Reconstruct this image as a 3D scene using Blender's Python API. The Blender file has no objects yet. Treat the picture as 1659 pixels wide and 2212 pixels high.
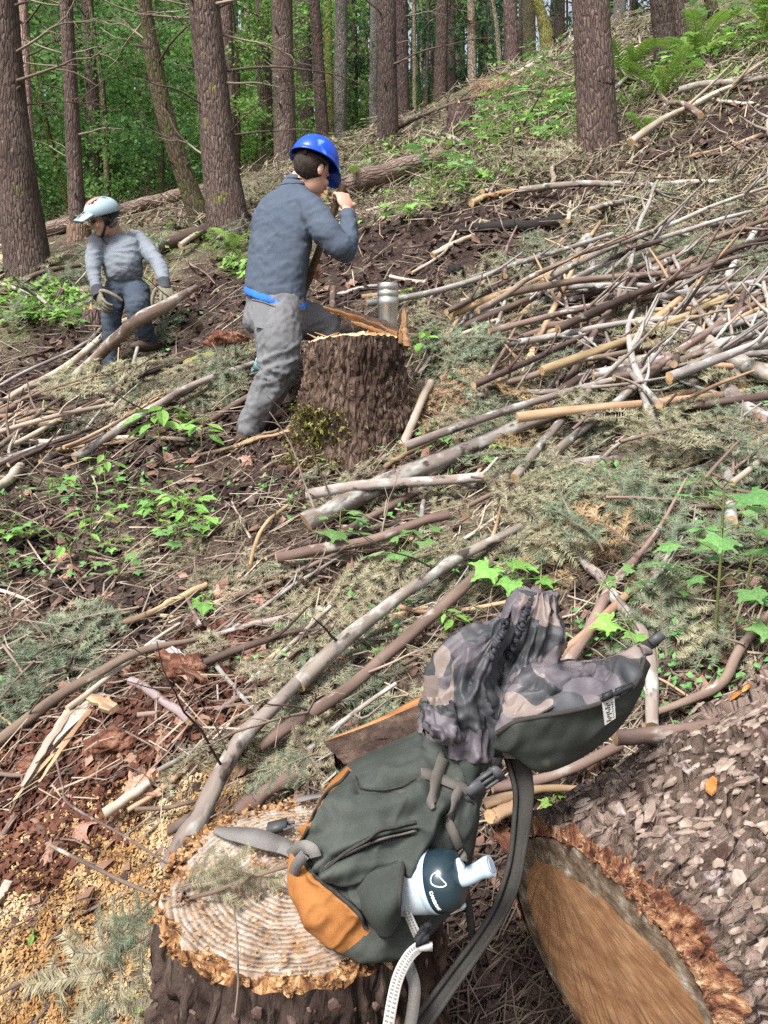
import bpy, bmesh, math, random
import numpy as np
from mathutils import Vector, Matrix, Quaternion

random.seed(11)
rng = np.random.default_rng(11)
SC = bpy.context.scene
COL = SC.collection
R = math.radians

# ------------------------------------------------------------------ camera
CAMZ = 1.40
PITCH = R(12.0)
F0, CX, CY = 1659.0, 829.5, 1106.0          # focal length and centre in units of a 1659 x 2212 frame
cd = bpy.data.cameras.new('camera')
cam = bpy.data.objects.new('camera', cd)
COL.objects.link(cam)
cd.sensor_fit = 'HORIZONTAL'
cd.sensor_width = 36.0
cd.lens = 36.0
cd.clip_start = 0.05
cd.clip_end = 600
cam.location = (0, 0, CAMZ)
cam.rotation_euler = (R(90) - PITCH, 0, 0)
SC.camera = cam

# ------------------------------------------------------------------ light
world = bpy.data.worlds.new('World')
SC.world = world
world.use_nodes = True
wn = world.node_tree.nodes
wl = world.node_tree.links
wn.clear()
SUN_EL, SUN_AZ = R(55), R(215)               # azimuth measured clockwise from +Y
sky = wn.new('ShaderNodeTexSky')
sky.sky_type = 'NISHITA'
sky.sun_disc = False
sky.sun_elevation = SUN_EL
sky.sun_rotation = SUN_AZ
sky.air_density = 1.0
sky.dust_density = 5.0
sky.ozone_density = 1.0
hs = wn.new('ShaderNodeHueSaturation')       # overcast: a nearly colourless sky
hs.inputs['Saturation'].default_value = 0.40
hs.inputs['Value'].default_value = 1.0
bg = wn.new('ShaderNodeBackground')
bg.inputs['Strength'].default_value = 0.125
wo = wn.new('ShaderNodeOutputWorld')
wl.new(sky.outputs[0], hs.inputs['Color'])
wl.new(hs.outputs[0], bg.inputs['Color'])
wl.new(bg.outputs[0], wo.inputs['Surface'])

sd = bpy.data.lights.new('sun', 'SUN')
sd.energy = 2.8
sd.angle = R(15)
sd.color = (1.0, 0.985, 0.96)
sun = bpy.data.objects.new('sun', sd)
COL.objects.link(sun)
sdir = Vector((math.sin(SUN_AZ) * math.cos(SUN_EL), math.cos(SUN_AZ) * math.cos(SUN_EL), math.sin(SUN_EL)))
sun.rotation_euler = sdir.to_track_quat('Z', 'Y').to_euler()

SC.view_settings.view_transform = 'Standard'
SC.view_settings.look = 'None'
SC.view_settings.exposure = 1.0
SC.view_settings.gamma = 1.0
SC.view_settings.use_curve_mapping = False
SC.render.engine = 'CYCLES'
SC.cycles.use_denoising = False
SC.cycles.max_bounces = 6
SC.cycles.diffuse_bounces = 3
SC.cycles.glossy_bounces = 2
SC.cycles.transmission_bounces = 4
SC.cycles.transparent_max_bounces = 8
SC.cycles.caustics_reflective = False
SC.cycles.caustics_refractive = False

# ------------------------------------------------------------------ picture to place
CP, SP = math.cos(PITCH), math.sin(PITCH)

def P(u, v, d):
    """point of the place seen at (u, v) of the frame, d metres along the view axis"""
    a = (u - CX) / F0 * d
    b = -(v - CY) / F0 * d
    return np.array((a, d * CP + b * SP, CAMZ - d * SP + b * CP))

def PV(u, v, d):
    return Vector(P(u, v, d))

CAM_R = np.array((1.0, 0, 0)); CAM_F = np.array((0, CP, -SP)); CAM_U = np.array((0, SP, CP))

# ------------------------------------------------------------------ numpy noise
def _h(ix, iy, iz, seed):
    n = (ix.astype(np.int64) * 374761393 + iy.astype(np.int64) * 668265263 + iz.astype(np.int64) * 2147483647 + seed * 974634777) & 0xffffffff
    n = ((n ^ (n >> 13)) * 1274126177) & 0xffffffff
    n = ((n ^ (n >> 16)) * 2246822519) & 0xffffffff
    n = n ^ (n >> 15)
    return (n & 0xffffff) / float(0x1000000)

def vnoise(p, seed=0):
    p = np.asarray(p, float)
    i = np.floor(p)
    f = p - i
    f = f * f * (3 - 2 * f)
    i = i.astype(np.int64)
    out = np.zeros(len(p))
    for dx in (0, 1):
        wx = f[:, 0] if dx else 1 - f[:, 0]
        for dy in (0, 1):
            wy = f[:, 1] if dy else 1 - f[:, 1]
            for dz in (0, 1):
                wz = f[:, 2] if dz else 1 - f[:, 2]
                out += wx * wy * wz * _h(i[:, 0] + dx, i[:, 1] + dy, i[:, 2] + dz, seed)
    return out

def fbm(p, octv=4, seed=0, gain=0.5):
    p = np.asarray(p, float)
    s, a, t = 0, 1.0, 0
    for o in range(octv):
        s = s + a * vnoise(p * (2.03 ** o) + o * 17.3, seed + o)
        t += a
        a *= gain
    return s / t

def worley(p, seed=0):
    p = np.asarray(p, float)
    i = np.floor(p).astype(np.int64)
    f1 = np.full(len(p), 9.0); f2 = np.full(len(p), 9.0); idv = np.zeros(len(p))
    for dx in (-1, 0, 1):
        for dy in (-1, 0, 1):
            for dz in (-1, 0, 1):
                c = i + np.array((dx, dy, dz))
                q = np.stack([_h(c[:, 0], c[:, 1], c[:, 2], seed + k) for k in range(3)], 1) + c
                d = np.sqrt(((p - q) ** 2).sum(1))
                w = _h(c[:, 0], c[:, 1], c[:, 2], seed + 7)
                closer = d < f1
                f2 = np.where(closer, f1, np.minimum(f2, d))
                idv = np.where(closer, w, idv)
                f1 = np.where(closer, d, f1)
    return f1, f2, idv

def sstep(a, b, x):
    t = np.clip((x - a) / (b - a), 0, 1)
    return t * t * (3 - 2 * t)

# ------------------------------------------------------------------ meshes
class Geo:
    """collects vertices, faces and straightened texture coordinates, builds ONE mesh"""
    def __init__(s):
        s.V, s.T, s.F, s.MI, s.n = [], [], [], [], 0
        s.COLS = []
    def add(s, V, F, m=0, T=None):
        V = np.asarray(V, float).reshape(-1, 3)
        T = V if T is None else np.asarray(T, float).reshape(-1, 3)
        s.V.append(V); s.T.append(T)
        for f in (F if isinstance(F, list) else [F]):
            f = np.asarray(f, int)
            if len(f):
                s.F.append(f + s.n); s.MI.append(np.full(len(f), m))
        s.n += len(V)
        return s
    def mesh(s, name, mats, smooth=True):
        V = np.concatenate(s.V); T = np.concatenate(s.T)
        me = bpy.data.meshes.new(name)
        me.vertices.add(len(V))
        me.vertices.foreach_set('co', V.astype(np.float32).ravel())
        loops = np.concatenate([f.ravel() for f in s.F])
        sizes = np.concatenate([np.full(len(f), f.shape[1]) for f in s.F])
        me.loops.add(len(loops)); me.polygons.add(len(sizes))
        me.loops.foreach_set('vertex_index', loops.astype(np.int32))
        st = np.concatenate(([0], np.cumsum(sizes)[:-1]))
        me.polygons.foreach_set('loop_start', st.astype(np.int32))
        me.polygons.foreach_set('material_index', np.concatenate(s.MI).astype(np.int32))
        me.polygons.foreach_set('use_smooth', np.full(len(sizes), smooth))
        for m in (mats if isinstance(mats, (list, tuple)) else [mats]):
            me.materials.append(m)
        a = me.attributes.new('tc', 'FLOAT_VECTOR', 'POINT')
        a.data.foreach_set('vector', T.astype(np.float32).ravel())
        me.update(calc_edges=True)
        me.validate()
        return me
    def build(s, name, mats, parent=None, smooth=True):
        return obj(name, s.mesh(name, mats, smooth), parent)

def obj(name, me, parent=None):
    o = bpy.data.objects.new(name, me)
    COL.objects.link(o)
    if parent is not None:
        o.parent = parent
    return o

def tag(o, label=None, cat=None, group=None, kind=None):
    if label: o['label'] = label
    if cat: o['category'] = cat
    if group: o['group'] = group
    if kind: o['kind'] = kind
    return o

def root(name, loc, label, cat, group=None):
    o = bpy.data.objects.new(name, None)
    COL.objects.link(o)
    o.empty_display_size = 0.05
    o.location = loc
    return tag(o, label, cat, group)

def keep(o, parent):
    """parent o to a root whose only transform is its location, keeping o's geometry where it was built"""
    o.parent = parent
    o.location = -Vector(parent.location)
    return o

def dup(o, parent=None):
    c = o.copy()
    COL.objects.link(c)
    if parent is not None:
        c.parent = parent
    for k in o.children:
        dup(k, c)
    return c

def nrm(v):
    v = np.asarray(v, float)
    return v / (np.linalg.norm(v) + 1e-12)

def resample(pts, n):
    """smooth Catmull-Rom resampling of a polyline (any number of columns)"""
    p = np.asarray(pts, float)
    if len(p) == 2:
        t = np.linspace(0, 1, n)[:, None]
        return p[0] * (1 - t) + p[1] * t
    q = np.vstack((2 * p[0] - p[1], p, 2 * p[-1] - p[-2]))
    s = np.linspace(0, len(p) - 1, n)
    k = np.minimum(s.astype(int), len(p) - 2)
    t = (s - k)[:, None]
    a, b, c, d = q[k], q[k + 1], q[k + 2], q[k + 3]
    return 0.5 * (2 * b + (c - a) * t + (2 * a - 5 * b + 4 * c - d) * t ** 2 + (3 * b - a - 3 * c + d) * t ** 3)

def frames(path, side=None):
    path = np.asarray(path, float)
    t = np.gradient(path, axis=0)
    t /= np.linalg.norm(t, axis=1)[:, None] + 1e-12
    if side is None:
        side = np.array((0, 0, 1.0)) if abs(t[0][2]) < .85 else np.array((1.0, 0, 0))
    S = []
    s = np.asarray(side, float)
    for k in range(len(path)):
        s = s - t[k] * np.dot(s, t[k])
        s = nrm(s)
        S.append(s)
    S = np.array(S)
    return t, S, np.cross(t, S)

def tube(g, path, rad, sides=8, m=0, capm=None, amp=0.0, freq=6.0, seed=0, side=None, flat=1.0, cap=True, dome=0.0):
    path = np.asarray(path, float)
    n = len(path)
    rad = np.broadcast_to(np.asarray(rad, float), (n,)).copy()
    t, S, N = frames(path, side)
    a = np.arange(sides) / sides * 2 * math.pi
    L = np.concatenate(([0], np.cumsum(np.linalg.norm(np.diff(path, axis=0), axis=1))))
    ca, sa = np.cos(a), np.sin(a)
    T = np.zeros((n, sides, 3))
    T[:, :, 0] = rad[:, None] * ca; T[:, :, 1] = rad[:, None] * sa; T[:, :, 2] = L[:, None]
    k = np.ones((n, sides))
    off = seed * 3.71
    if amp:
        q = T.reshape(-1, 3).copy(); q[:, 2] *= .35
        k += (fbm(q * freq + off, 3, seed) - .5).reshape(n, sides) * 2 * amp
    V = path[:, None, :] + (rad[:, None] * k * ca)[:, :, None] * S[:, None, :] + (flat * rad[:, None] * k * sa)[:, :, None] * N[:, None, :]
    i = np.arange(n - 1)[:, None] * sides; j = np.arange(sides)[None, :]; j2 = (j + 1) % sides
    F = np.stack([i + j, i + j2, i + sides + j2, i + sides + j], -1).reshape(-1, 4)
    T = T + off
    g.add(V.reshape(-1, 3), F, m, T.reshape(-1, 3))
    if cap:
        cm = m if capm is None else capm
        for e, kk in ((0, -1), (n - 1, 1)):
            ring = V[e]
            c = path[e] + kk * t[e] * rad[e] * dome
            VV = np.vstack((ring, c[None]))
            jj = np.arange(sides); j3 = (jj + 1) % sides
            FF = np.stack([jj, j3, np.full(sides, sides)], -1)
            if kk < 0: FF = FF[:, ::-1]
            TT = np.vstack((np.stack([rad[e] * ca, rad[e] * sa, np.zeros(sides)], 1), np.zeros((1, 3)))) + off
            g.add(VV, FF, cm, TT)
    return g

def ellipsoid(g, c, ax, ay, az, m=0, nu=16, nv=10):
    """ax, ay, az are the three half-axis vectors"""
    th = np.linspace(0, math.pi, nv + 1); ph = np.arange(nu) / nu * 2 * math.pi
    V = []
    for a in th:
        for b in ph:
            V.append(np.asarray(c) + math.sin(a) * math.cos(b) * np.asarray(ax) + math.sin(a) * math.sin(b) * np.asarray(ay) + math.cos(a) * np.asarray(az))
    F = [(i * nu + j, (i + 1) * nu + j, (i + 1) * nu + (j + 1) % nu, i * nu + (j + 1) % nu) for i in range(nv) for j in range(nu)]
    return g.add(V, np.array(F), m)

def grid_faces(nu, nv, wrap=False):
    """faces of an (nu, nv) point grid, nv fastest; wrap closes nv"""
    i = np.arange(nu - 1)[:, None]; j = np.arange(nv if wrap else nv - 1)[None, :]
    j2 = (j + 1) % nv
    return np.stack([i * nv + j, i * nv + j2, (i + 1) * nv + j2, (i + 1) * nv + j], -1).reshape(-1, 4)

def box(g, c, ex, ey, ez, m=0):
    c, ex, ey, ez = [np.asarray(q, float) for q in (c, ex, ey, ez)]
    V = [c + a * ex + b * ey + d * ez for a in (-1, 1) for b in (-1, 1) for d in (-1, 1)]
    F = [(0, 1, 3, 2), (4, 6, 7, 5), (0, 4, 5, 1), (2, 3, 7, 6), (0, 2, 6, 4), (1, 5, 7, 3)]
    return g.add(V, np.array(F), m)

def ribbon(g, path, nor, width, th=0.0015, m=0):
    """webbing: a flat strip of real thickness along path; nor gives the face normal at each point"""
    path = np.asarray(path, float); n = len(path)
    nor = np.broadcast_to(np.asarray(nor, float), (n, 3))
    t = np.gradient(path, axis=0); t /= np.linalg.norm(t, axis=1)[:, None] + 1e-9
    b = np.cross(t, nor); b /= np.linalg.norm(b, axis=1)[:, None] + 1e-9
    nn = np.cross(b, t)
    w = np.broadcast_to(np.asarray(width, float), (n,))[:, None] / 2
    ring = np.stack([path - b * w + nn * th / 2, path + b * w + nn * th / 2, path + b * w - nn * th / 2, path - b * w - nn * th / 2], 1)
    L = np.concatenate(([0], np.cumsum(np.linalg.norm(np.diff(path, axis=0), axis=1))))
    T = np.zeros((n, 4, 3)); T[:, :, 0] = np.array((-1, 1, 1, -1)) * w; T[:, :, 2] = L[:, None]
    g.add(ring.reshape(-1, 3), grid_faces(n, 4, True), m, T.reshape(-1, 3))
    V = np.vstack((ring[0], ring[-1]))
    g.add(V, np.array([(3, 2, 1, 0), (4, 5, 6, 7)]), m, np.vstack((T[0], T[-1])))
    return g

def remesh(g, voxel, smooth=4, name='tmp'):
    """union of everything in g as one continuous surface; returns vertices, quads"""
    me = g.mesh(name, [])
    o = bpy.data.objects.new(name, me); COL.objects.link(o)
    md = o.modifiers.new('r', 'REMESH'); md.mode = 'VOXEL'; md.voxel_size = voxel
    if smooth:
        ms = o.modifiers.new('s', 'SMOOTH'); ms.factor = .5; ms.iterations = smooth
    dg = bpy.context.evaluated_depsgraph_get()
    em = o.evaluated_get(dg).to_mesh()
    V = np.zeros(len(em.vertices) * 3, np.float32); em.vertices.foreach_get('co', V)
    Nn = np.zeros(len(em.vertices) * 3, np.float32); em.vertices.foreach_get('normal', Nn)
    ls = np.zeros(len(em.loops), np.int32); em.loops.foreach_get('vertex_index', ls)
    V = V.reshape(-1, 3).astype(float); Nn = Nn.reshape(-1, 3).astype(float)
    nq = len(em.polygons)
    F = ls.reshape(-1, 4) if len(ls) == nq * 4 else None
    if F is None:
        F = np.array([list(p.vertices) + ([p.vertices[-1]] if len(p.vertices) == 3 else []) for p in em.polygons])
    o.evaluated_get(dg).to_mesh_clear()
    bpy.data.objects.remove(o); bpy.data.meshes.remove(me)
    return V, F, Nn

# ------------------------------------------------------------------ materials
class NT:
    def __init__(s, name):
        s.m = bpy.data.materials.new(name); s.m.use_nodes = True
        s.t = s.m.node_tree; s.t.nodes.clear()
        s.out = s.n('ShaderNodeOutputMaterial'); s.b = s.n('ShaderNodeBsdfPrincipled')
        s.l(s.b.outputs[0], s.out.inputs['Surface'])
        s.tc = s.n('ShaderNodeAttribute'); s.tc.attribute_name = 'tc'
    def n(s, k): return s.t.nodes.new(k)
    def l(s, a, b): s.t.links.new(a, b)
    def vec(s, scale=(1, 1, 1), src=None):
        mp = s.n('ShaderNodeMapping'); mp.inputs['Scale'].default_value = scale
        s.l(src or s.tc.outputs['Vector'], mp.inputs['Vector'])
        return mp.outputs[0]
    def noise(s, scale, detail=5, stretch=(1, 1, 1), rough=.55, dist=0.0):
        nz = s.n('ShaderNodeTexNoise'); nz.inputs['Scale'].default_value = scale
        nz.inputs['Detail'].default_value = detail; nz.inputs['Roughness'].default_value = rough
        nz.inputs['Distortion'].default_value = dist
        s.l(s.vec(stretch), nz.inputs['Vector'])
        return nz.outputs['Fac']
    def voro(s, scale, stretch=(1, 1, 1), feature='DISTANCE_TO_EDGE', out='Distance', rand=1.0):
        nz = s.n('ShaderNodeTexVoronoi'); nz.feature = feature
        nz.inputs['Scale'].default_value = scale; nz.inputs['Randomness'].default_value = rand
        s.l(s.vec(stretch), nz.inputs['Vector'])
        return nz.outputs[out]
    def ramp(s, fac, cols, interp='LINEAR'):
        r = s.n('ShaderNodeValToRGB'); e = r.color_ramp.elements
        r.color_ramp.interpolation = interp
        while len(e) < len(cols): e.new(0.5)
        for k, (p, c) in enumerate(cols):
            e[k].position = p; e[k].color = (*c, 1) if not isinstance(c, (int, float)) else (c, c, c, 1)
        s.l(fac, r.inputs['Fac'])
        return r.outputs['Color']
    def mix(s, fac, a, b, mode='MIX'):
        x = s.n('ShaderNodeMix'); x.data_type = 'RGBA'; x.blend_type = mode; x.clamp_factor = True
        for sock, val in ((x.inputs[0], fac), (x.inputs[6], a), (x.inputs[7], b)):
            if isinstance(val, (int, float)): sock.default_value = val
            elif isinstance(val, (tuple, list)): sock.default_value = (*val, 1) if len(val) == 3 else val
            else: s.l(val, sock)
        return x.outputs[2]
    def math(s, op, a, b=0.0):
        x = s.n('ShaderNodeMath'); x.operation = op
        for k, val in enumerate((a, b)):
            if isinstance(val, (int, float)): x.inputs[k].default_value = val
            else: s.l(val, x.inputs[k])
        return x.outputs[0]
    def rnd(s, col, amt):
        oi = s.n('ShaderNodeObjectInfo')
        f = s.math('ADD', s.math('MULTIPLY', oi.outputs['Random'], 2 * amt), 1 - amt)
        h = s.n('ShaderNodeHueSaturation')
        s.l(f, h.inputs['Value']); s.l(col, h.inputs['Color'])
        hf = s.math('ADD', s.math('MULTIPLY', s.math('FRACT', s.math('MULTIPLY', oi.outputs['Random'], 37.7)), 0.03), 0.485)
        s.l(hf, h.inputs['Hue'])
        return h.outputs[0]
    def bump(s, h, strength=.4, dist=.004):
        b = s.n('ShaderNodeBump'); b.inputs['Strength'].default_value = strength; b.inputs['Distance'].default_value = dist
        s.l(h, b.inputs['Height']); s.l(b.outputs[0], s.b.inputs['Normal'])
    def fin(s, col, rough=.85, spec=.25):
        if isinstance(col, (tuple, list)): s.b.inputs['Base Color'].default_value = (*col, 1)
        else: s.l(col, s.b.inputs['Base Color'])
        s.b.inputs['Roughness'].default_value = rough
        s.b.inputs['Specular IOR Level'].default_value = spec
        return s.m

def mk(name, cols, scale=8, stretch=(1, 1, 1), detail=6, rough=.85, bump=.4, bscale=None, bdist=.004, rnd=0.0, over=(), spec=.25, trans=0.0):
    """noise-ramped base colour, patches laid over it (colour, scale, lo, hi, stretch), fine relief"""
    t = NT(name)
    c = t.ramp(t.noise(scale, detail, stretch), cols)
    for (oc, os_, lo, hi, ost) in over:
        c = t.mix(t.ramp(t.noise(os_, 4, ost), [(lo, 0), (hi, 1)]), c, oc)
    if rnd: c = t.rnd(c, rnd)
    if bump: t.bump(t.noise(bscale or scale * 3, 6, stretch), bump, bdist)
    m = t.fin(c, rough, spec)
    if trans:
        tr = t.n('ShaderNodeBsdfTranslucent'); mx = t.n('ShaderNodeMixShader'); mx.inputs[0].default_value = trans
        t.l(c, tr.inputs['Color']); t.l(t.b.outputs[0], mx.inputs[1]); t.l(tr.outputs[0], mx.inputs[2]); t.l(mx.outputs[0], t.out.inputs['Surface'])
    return m
# ================================================================== the hillside
_cp = [(0, 2212, 1.50), (420, 2212, 1.62), (830, 2150, 1.60), (1250, 2212, 1.55), (1659, 2212, 1.45), (0, 1800, 1.88), (420, 1800, 1.82), (0, 1400, 2.65), (420, 1400, 2.5),
       (830, 1400, 2.35), (1250, 1400, 2.15), (1659, 1400, 1.85), (1100, 1720, 1.72), (830, 1720, 1.75),
       (0, 1100, 3.5), (420, 1100, 3.5), (830, 1130, 3.1), (1250, 1050, 2.95), (1659, 1050, 2.7), (780, 1000, 3.6),
       (530, 940, 4.15), (0, 900, 4.7), (250, 800, 5.9), (1250, 800, 3.9), (1659, 800, 3.5), (940, 760, 4.3),
       (1659, 500, 5.0), (1250, 560, 5.2), (830, 610, 5.4), (600, 690, 5.4), (1030, 470, 6.3), (1300, 395, 6.7), (1659, 300, 6.6),
       (490, 500, 8.0), (65, 595, 7.4), (300, 590, 7.3), (1290, 330, 7.7), (1659, 120, 8.6), (1450, 130, 10.0), (1100, 300, 9.2),
       (880, 350, 9.5), (680, 420, 9.0), (1130, 150, 12.5), (850, 270, 12.5), (580, 352, 13.0), (330, 430, 12.5), (160, 505, 10.8), (0, 540, 10.5), (1659, 0, 11.0),
       (1300, 60, 14.0)]
_pt = np.array([P(*c) for c in _cp])
_ex = np.array([(-7, 3.5, .35), (-6, 7, 1.0), (5.0, 2, .95), (5.5, 6, 2.9), (0, -2, -.25), (-3, -2, -.9), (3, -2, .5), (-11, 14, 3.0), (-6, 20, 4.3), (2, 22, 6.2), (9, 20, 8.2), (10, 12, 6.9)], float)
_ex[:, 2] += 0
_pt = np.vstack((_pt, _ex))
def _phi(r2): return np.where(r2 > 1e-12, .5 * r2 * np.log(np.maximum(r2, 1e-12)), 0)
def _fit():
    x = _pt[:, :2]; n = len(x)
    A = _phi(((x[:, None] - x[None]) ** 2).sum(-1)) + np.eye(n) * .06
    Q = np.hstack((np.ones((n, 1)), x))
    M = np.block([[A, Q], [Q.T, np.zeros((3, 3))]])
    return np.linalg.solve(M, np.concatenate((_pt[:, 2], np.zeros(3))))
_w = _fit()
def rbf(x, y):
    x = np.asarray(x, float).ravel(); y = np.asarray(y, float).ravel()
    out = np.zeros(len(x))
    for s in range(0, len(x), 40000):
        X = np.stack((x[s:s + 40000], y[s:s + 40000]), 1)
        out[s:s + 40000] = _phi(((X[:, None] - _pt[None, :, :2]) ** 2).sum(-1)) @ _w[:len(_pt)] + _w[-3] + X @ _w[-2:]
    return out

def terr(x, y):
    """bare height of the hillside; beyond about 20 m it eases into a gently rising wood floor"""
    x = np.asarray(x, float).ravel(); y = np.asarray(y, float).ravel()
    r = np.hypot(x, y)
    k = np.minimum(1, 18.0 / np.maximum(r, 1e-6))
    xc, yc = x * k, y * k
    z = np.clip(rbf(xc, np.maximum(yc, -3)), -2.5, 9)
    return z + .02 * np.maximum(r - 18, 0)

# polar grid, fine in front of the camera
_ang = np.concatenate((np.linspace(-180, -48, 60, endpoint=False), np.linspace(-48, 48, 560, endpoint=False), np.linspace(48, 180, 60)))
_ang = np.radians(_ang)
_rad = np.concatenate((np.geomspace(.45, 16, 330), np.geomspace(16.5, 260, 50)))
_A, _RR = np.meshgrid(_ang, _rad)
_X, _Y = _RR * np.sin(_A), _RR * np.cos(_A)
_Z = terr(_X, _Y)
_q = np.stack((_X.ravel(), _Y.ravel(), np.zeros(_X.size)), 1)
_near = 1 - sstep(9, 20, _RR.ravel())
_lump = (fbm(_q * 1.7, 4, 3) - .5) * .16 + (fbm(_q * 6.0, 4, 5) - .5) * .075 + np.abs(fbm(_q * 17, 3, 8) - .5) * .05 + (fbm(_q * 45, 2, 21) - .5) * .022
_Z = (_Z + _lump * (.35 + .65 * _near) * sstep(.5, 1.0, _RR.ravel())).reshape(_X.shape)

def _cell(x, y):
    r = np.hypot(x, y); a = np.arctan2(x, y)
    i = np.clip(np.searchsorted(_rad, r) - 1, 0, len(_rad) - 2)
    j = np.clip(np.searchsorted(_ang, a) - 1, 0, len(_ang) - 2)
    fi = np.clip((r - _rad[i]) / (_rad[i + 1] - _rad[i]), 0, 1)
    fj = np.clip((a - _ang[j]) / (_ang[j + 1] - _ang[j]), 0, 1)
    return i, j, fi, fj

def H(x, y):
    """height of the finished ground sheet"""
    x = np.atleast_1d(np.asarray(x, float)); y = np.atleast_1d(np.asarray(y, float))
    i, j, fi, fj = _cell(x, y)
    return _Z[i, j] * (1 - fi) * (1 - fj) + _Z[i + 1, j] * fi * (1 - fj) + _Z[i, j + 1] * (1 - fi) * fj + _Z[i + 1, j + 1] * fi * fj

def GN(u, v):
    """where the lines of sight at (u, v) (arrays) meet the ground"""
    u = np.atleast_1d(np.asarray(u, float)); v = np.atleast_1d(np.asarray(v, float))
    D = np.stack(((u - CX) / F0, CP - (v - CY) / F0 * SP, -SP - (v - CY) / F0 * CP), 1)
    ts = np.geomspace(.7, 45, 420)
    hit = np.full(len(u), 45.0); done = np.zeros(len(u), bool)
    prev = np.full(len(u), .7)
    for t in ts:
        Q = D * t
        below = (~done) & (Q[:, 2] + CAMZ < H(Q[:, 0], Q[:, 1]))
        if below.any():
            lo, hi = prev[below], np.full(below.sum(), t); d = D[below]
            for _ in range(12):
                mid = (lo + hi) / 2; q = d * mid[:, None]
                b = q[:, 2] + CAMZ < H(q[:, 0], q[:, 1])
                hi = np.where(b, mid, hi); lo = np.where(b, lo, mid)
            hit[below] = hi; done |= below
        prev = np.where(done, prev, t)
        if done.all(): break
    Q = D * hit[:, None]; Q[:, 2] += CAMZ
    return Q, hit, done

def G(u, v):
    return GN(u, v)[0][0]

def gnormal(x, y, e=.12):
    return nrm((-(H(x + e, y) - H(x - e, y))[0] / (2 * e), -(H(x, y + e) - H(x, y - e))[0] / (2 * e), 1.0))

# what the ground is made of, laid down in patches of the place: (u, v, radius in metres, weight)
def _blobs(lst, XY):
    out = np.zeros(len(XY))
    for (u, v, r, w) in lst:
        c = G(u, v)[:2]
        d2 = ((XY - c) ** 2).sum(1)
        out = np.maximum(out, w * np.exp(-d2 / (r * r)))
    return out
Z_RED = [(60, 1660, .30, 1), (200, 1620, .26, 1), (320, 1560, .2, 1), (40, 1800, .2, 1), (440, 1420, .22, .9), (640, 1310, .18, .8), (330, 1450, .16, .8), (700, 1500, .15, .6), (480, 1500, .2, .9)]
Z_SAW = [(60, 2120, .24, 1), (180, 1980, .22, 1), (300, 1840, .17, 1), (40, 1980, .18, 1), (330, 1960, .2, .9), (200, 2130, .26, 1), (420, 1760, .13, .9), (120, 1900, .13, .9), (20, 2200, .3, 1)]
Z_SOIL = [(60, 830, .55, 1), (220, 1240, .3, 1), (60, 1180, .35, .8), (430, 1100, .35, .8), (300, 1000, .4, .8), (620, 1000, .4, .8), (560, 900, .5, .8), (720, 560, .5, 1), (800, 530, .5, 1), (950, 490, .6, 1), (1090, 460, .6, 1), (1200, 430, .6, 1),
          (1320, 385, .6, 1), (1450, 340, .65, 1), (1560, 290, .65, 1), (1659, 240, .7, 1), (1000, 540, .4, .9), (900, 530, .5, 1), (450, 650, .5, .9), (560, 640, .4, .9), (420, 740, .5, .8), (880, 590, .4, .8), (760, 620, .4, .8), (1000, 2080, .28, 1), (860, 2140, .3, 1), (1060, 1900, .2, 1), (300, 1330, .25, .8), (130, 720, .4, .7)]
Z_GREEN = [(720, 340, .9, .5), (860, 330, .9, .6), (640, 450, .6, .5), (900, 450, .5, .7), (250, 570, .8, .45), (1250, 250, .7, .7), (1150, 260, 1.3, .9), (1060, 340, .8, .8), (1000, 410, .6, .9), (1450, 200, .9, .8), (1560, 120, 1.2, .9), (1350, 180, 1.2, .9), (950, 380, .7, .8), (1180, 180, 1.0, .6), (500, 520, .5, .7), (100, 680, .6, .7), (520, 600, .4, .5)]
Z_DRY = [(600, 420, 1.2, 1), (850, 400, 1.2, 1), (700, 340, 1.5, 1), (420, 480, 1.2, .9), (250, 560, 1.2, .9), (100, 620, 1.2, .9), (1000, 250, 1.5, 1), (1250, 130, 1.8, 1), (1500, 260, 1.2, .9), (1300, 260, 1.0, .9), (560, 570, .6, .8), (1400, 520, .8, .9), (1600, 450, .8, .9), (1250, 640, .8, .9), (1500, 700, .8, .9), (1350, 850, .6, .9), (1600, 900, .6, .9), (1150, 800, .5, .8), (1400, 1050, .5, .8), (1100, 1100, .4, .8), (350, 850, .6, .8), (200, 900, .5, .7)]
XY = np.stack((_X.ravel(), _Y.ravel()), 1)
_wob = (fbm(_q * 4, 4, 33) - .5)
zr = sstep(.25, .6, _blobs(Z_RED, XY) + _wob * .5)
zs = sstep(.22, .5, _blobs(Z_SAW, XY) + _wob * .5)
zd = sstep(.25, .65, _blobs(Z_SOIL, XY) + _wob * .6)
zg = sstep(.2, .7, _blobs(Z_GREEN, XY) + _wob * .9) * .8
zdr = sstep(.2, .7, _blobs(Z_DRY, XY) + _wob * .8) * .85
zdr = np.maximum(zdr, sstep(9, 14, _RR.ravel()) * .7)
zg = np.maximum(zg, sstep(12, 20, _RR.ravel()) * .5)

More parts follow.
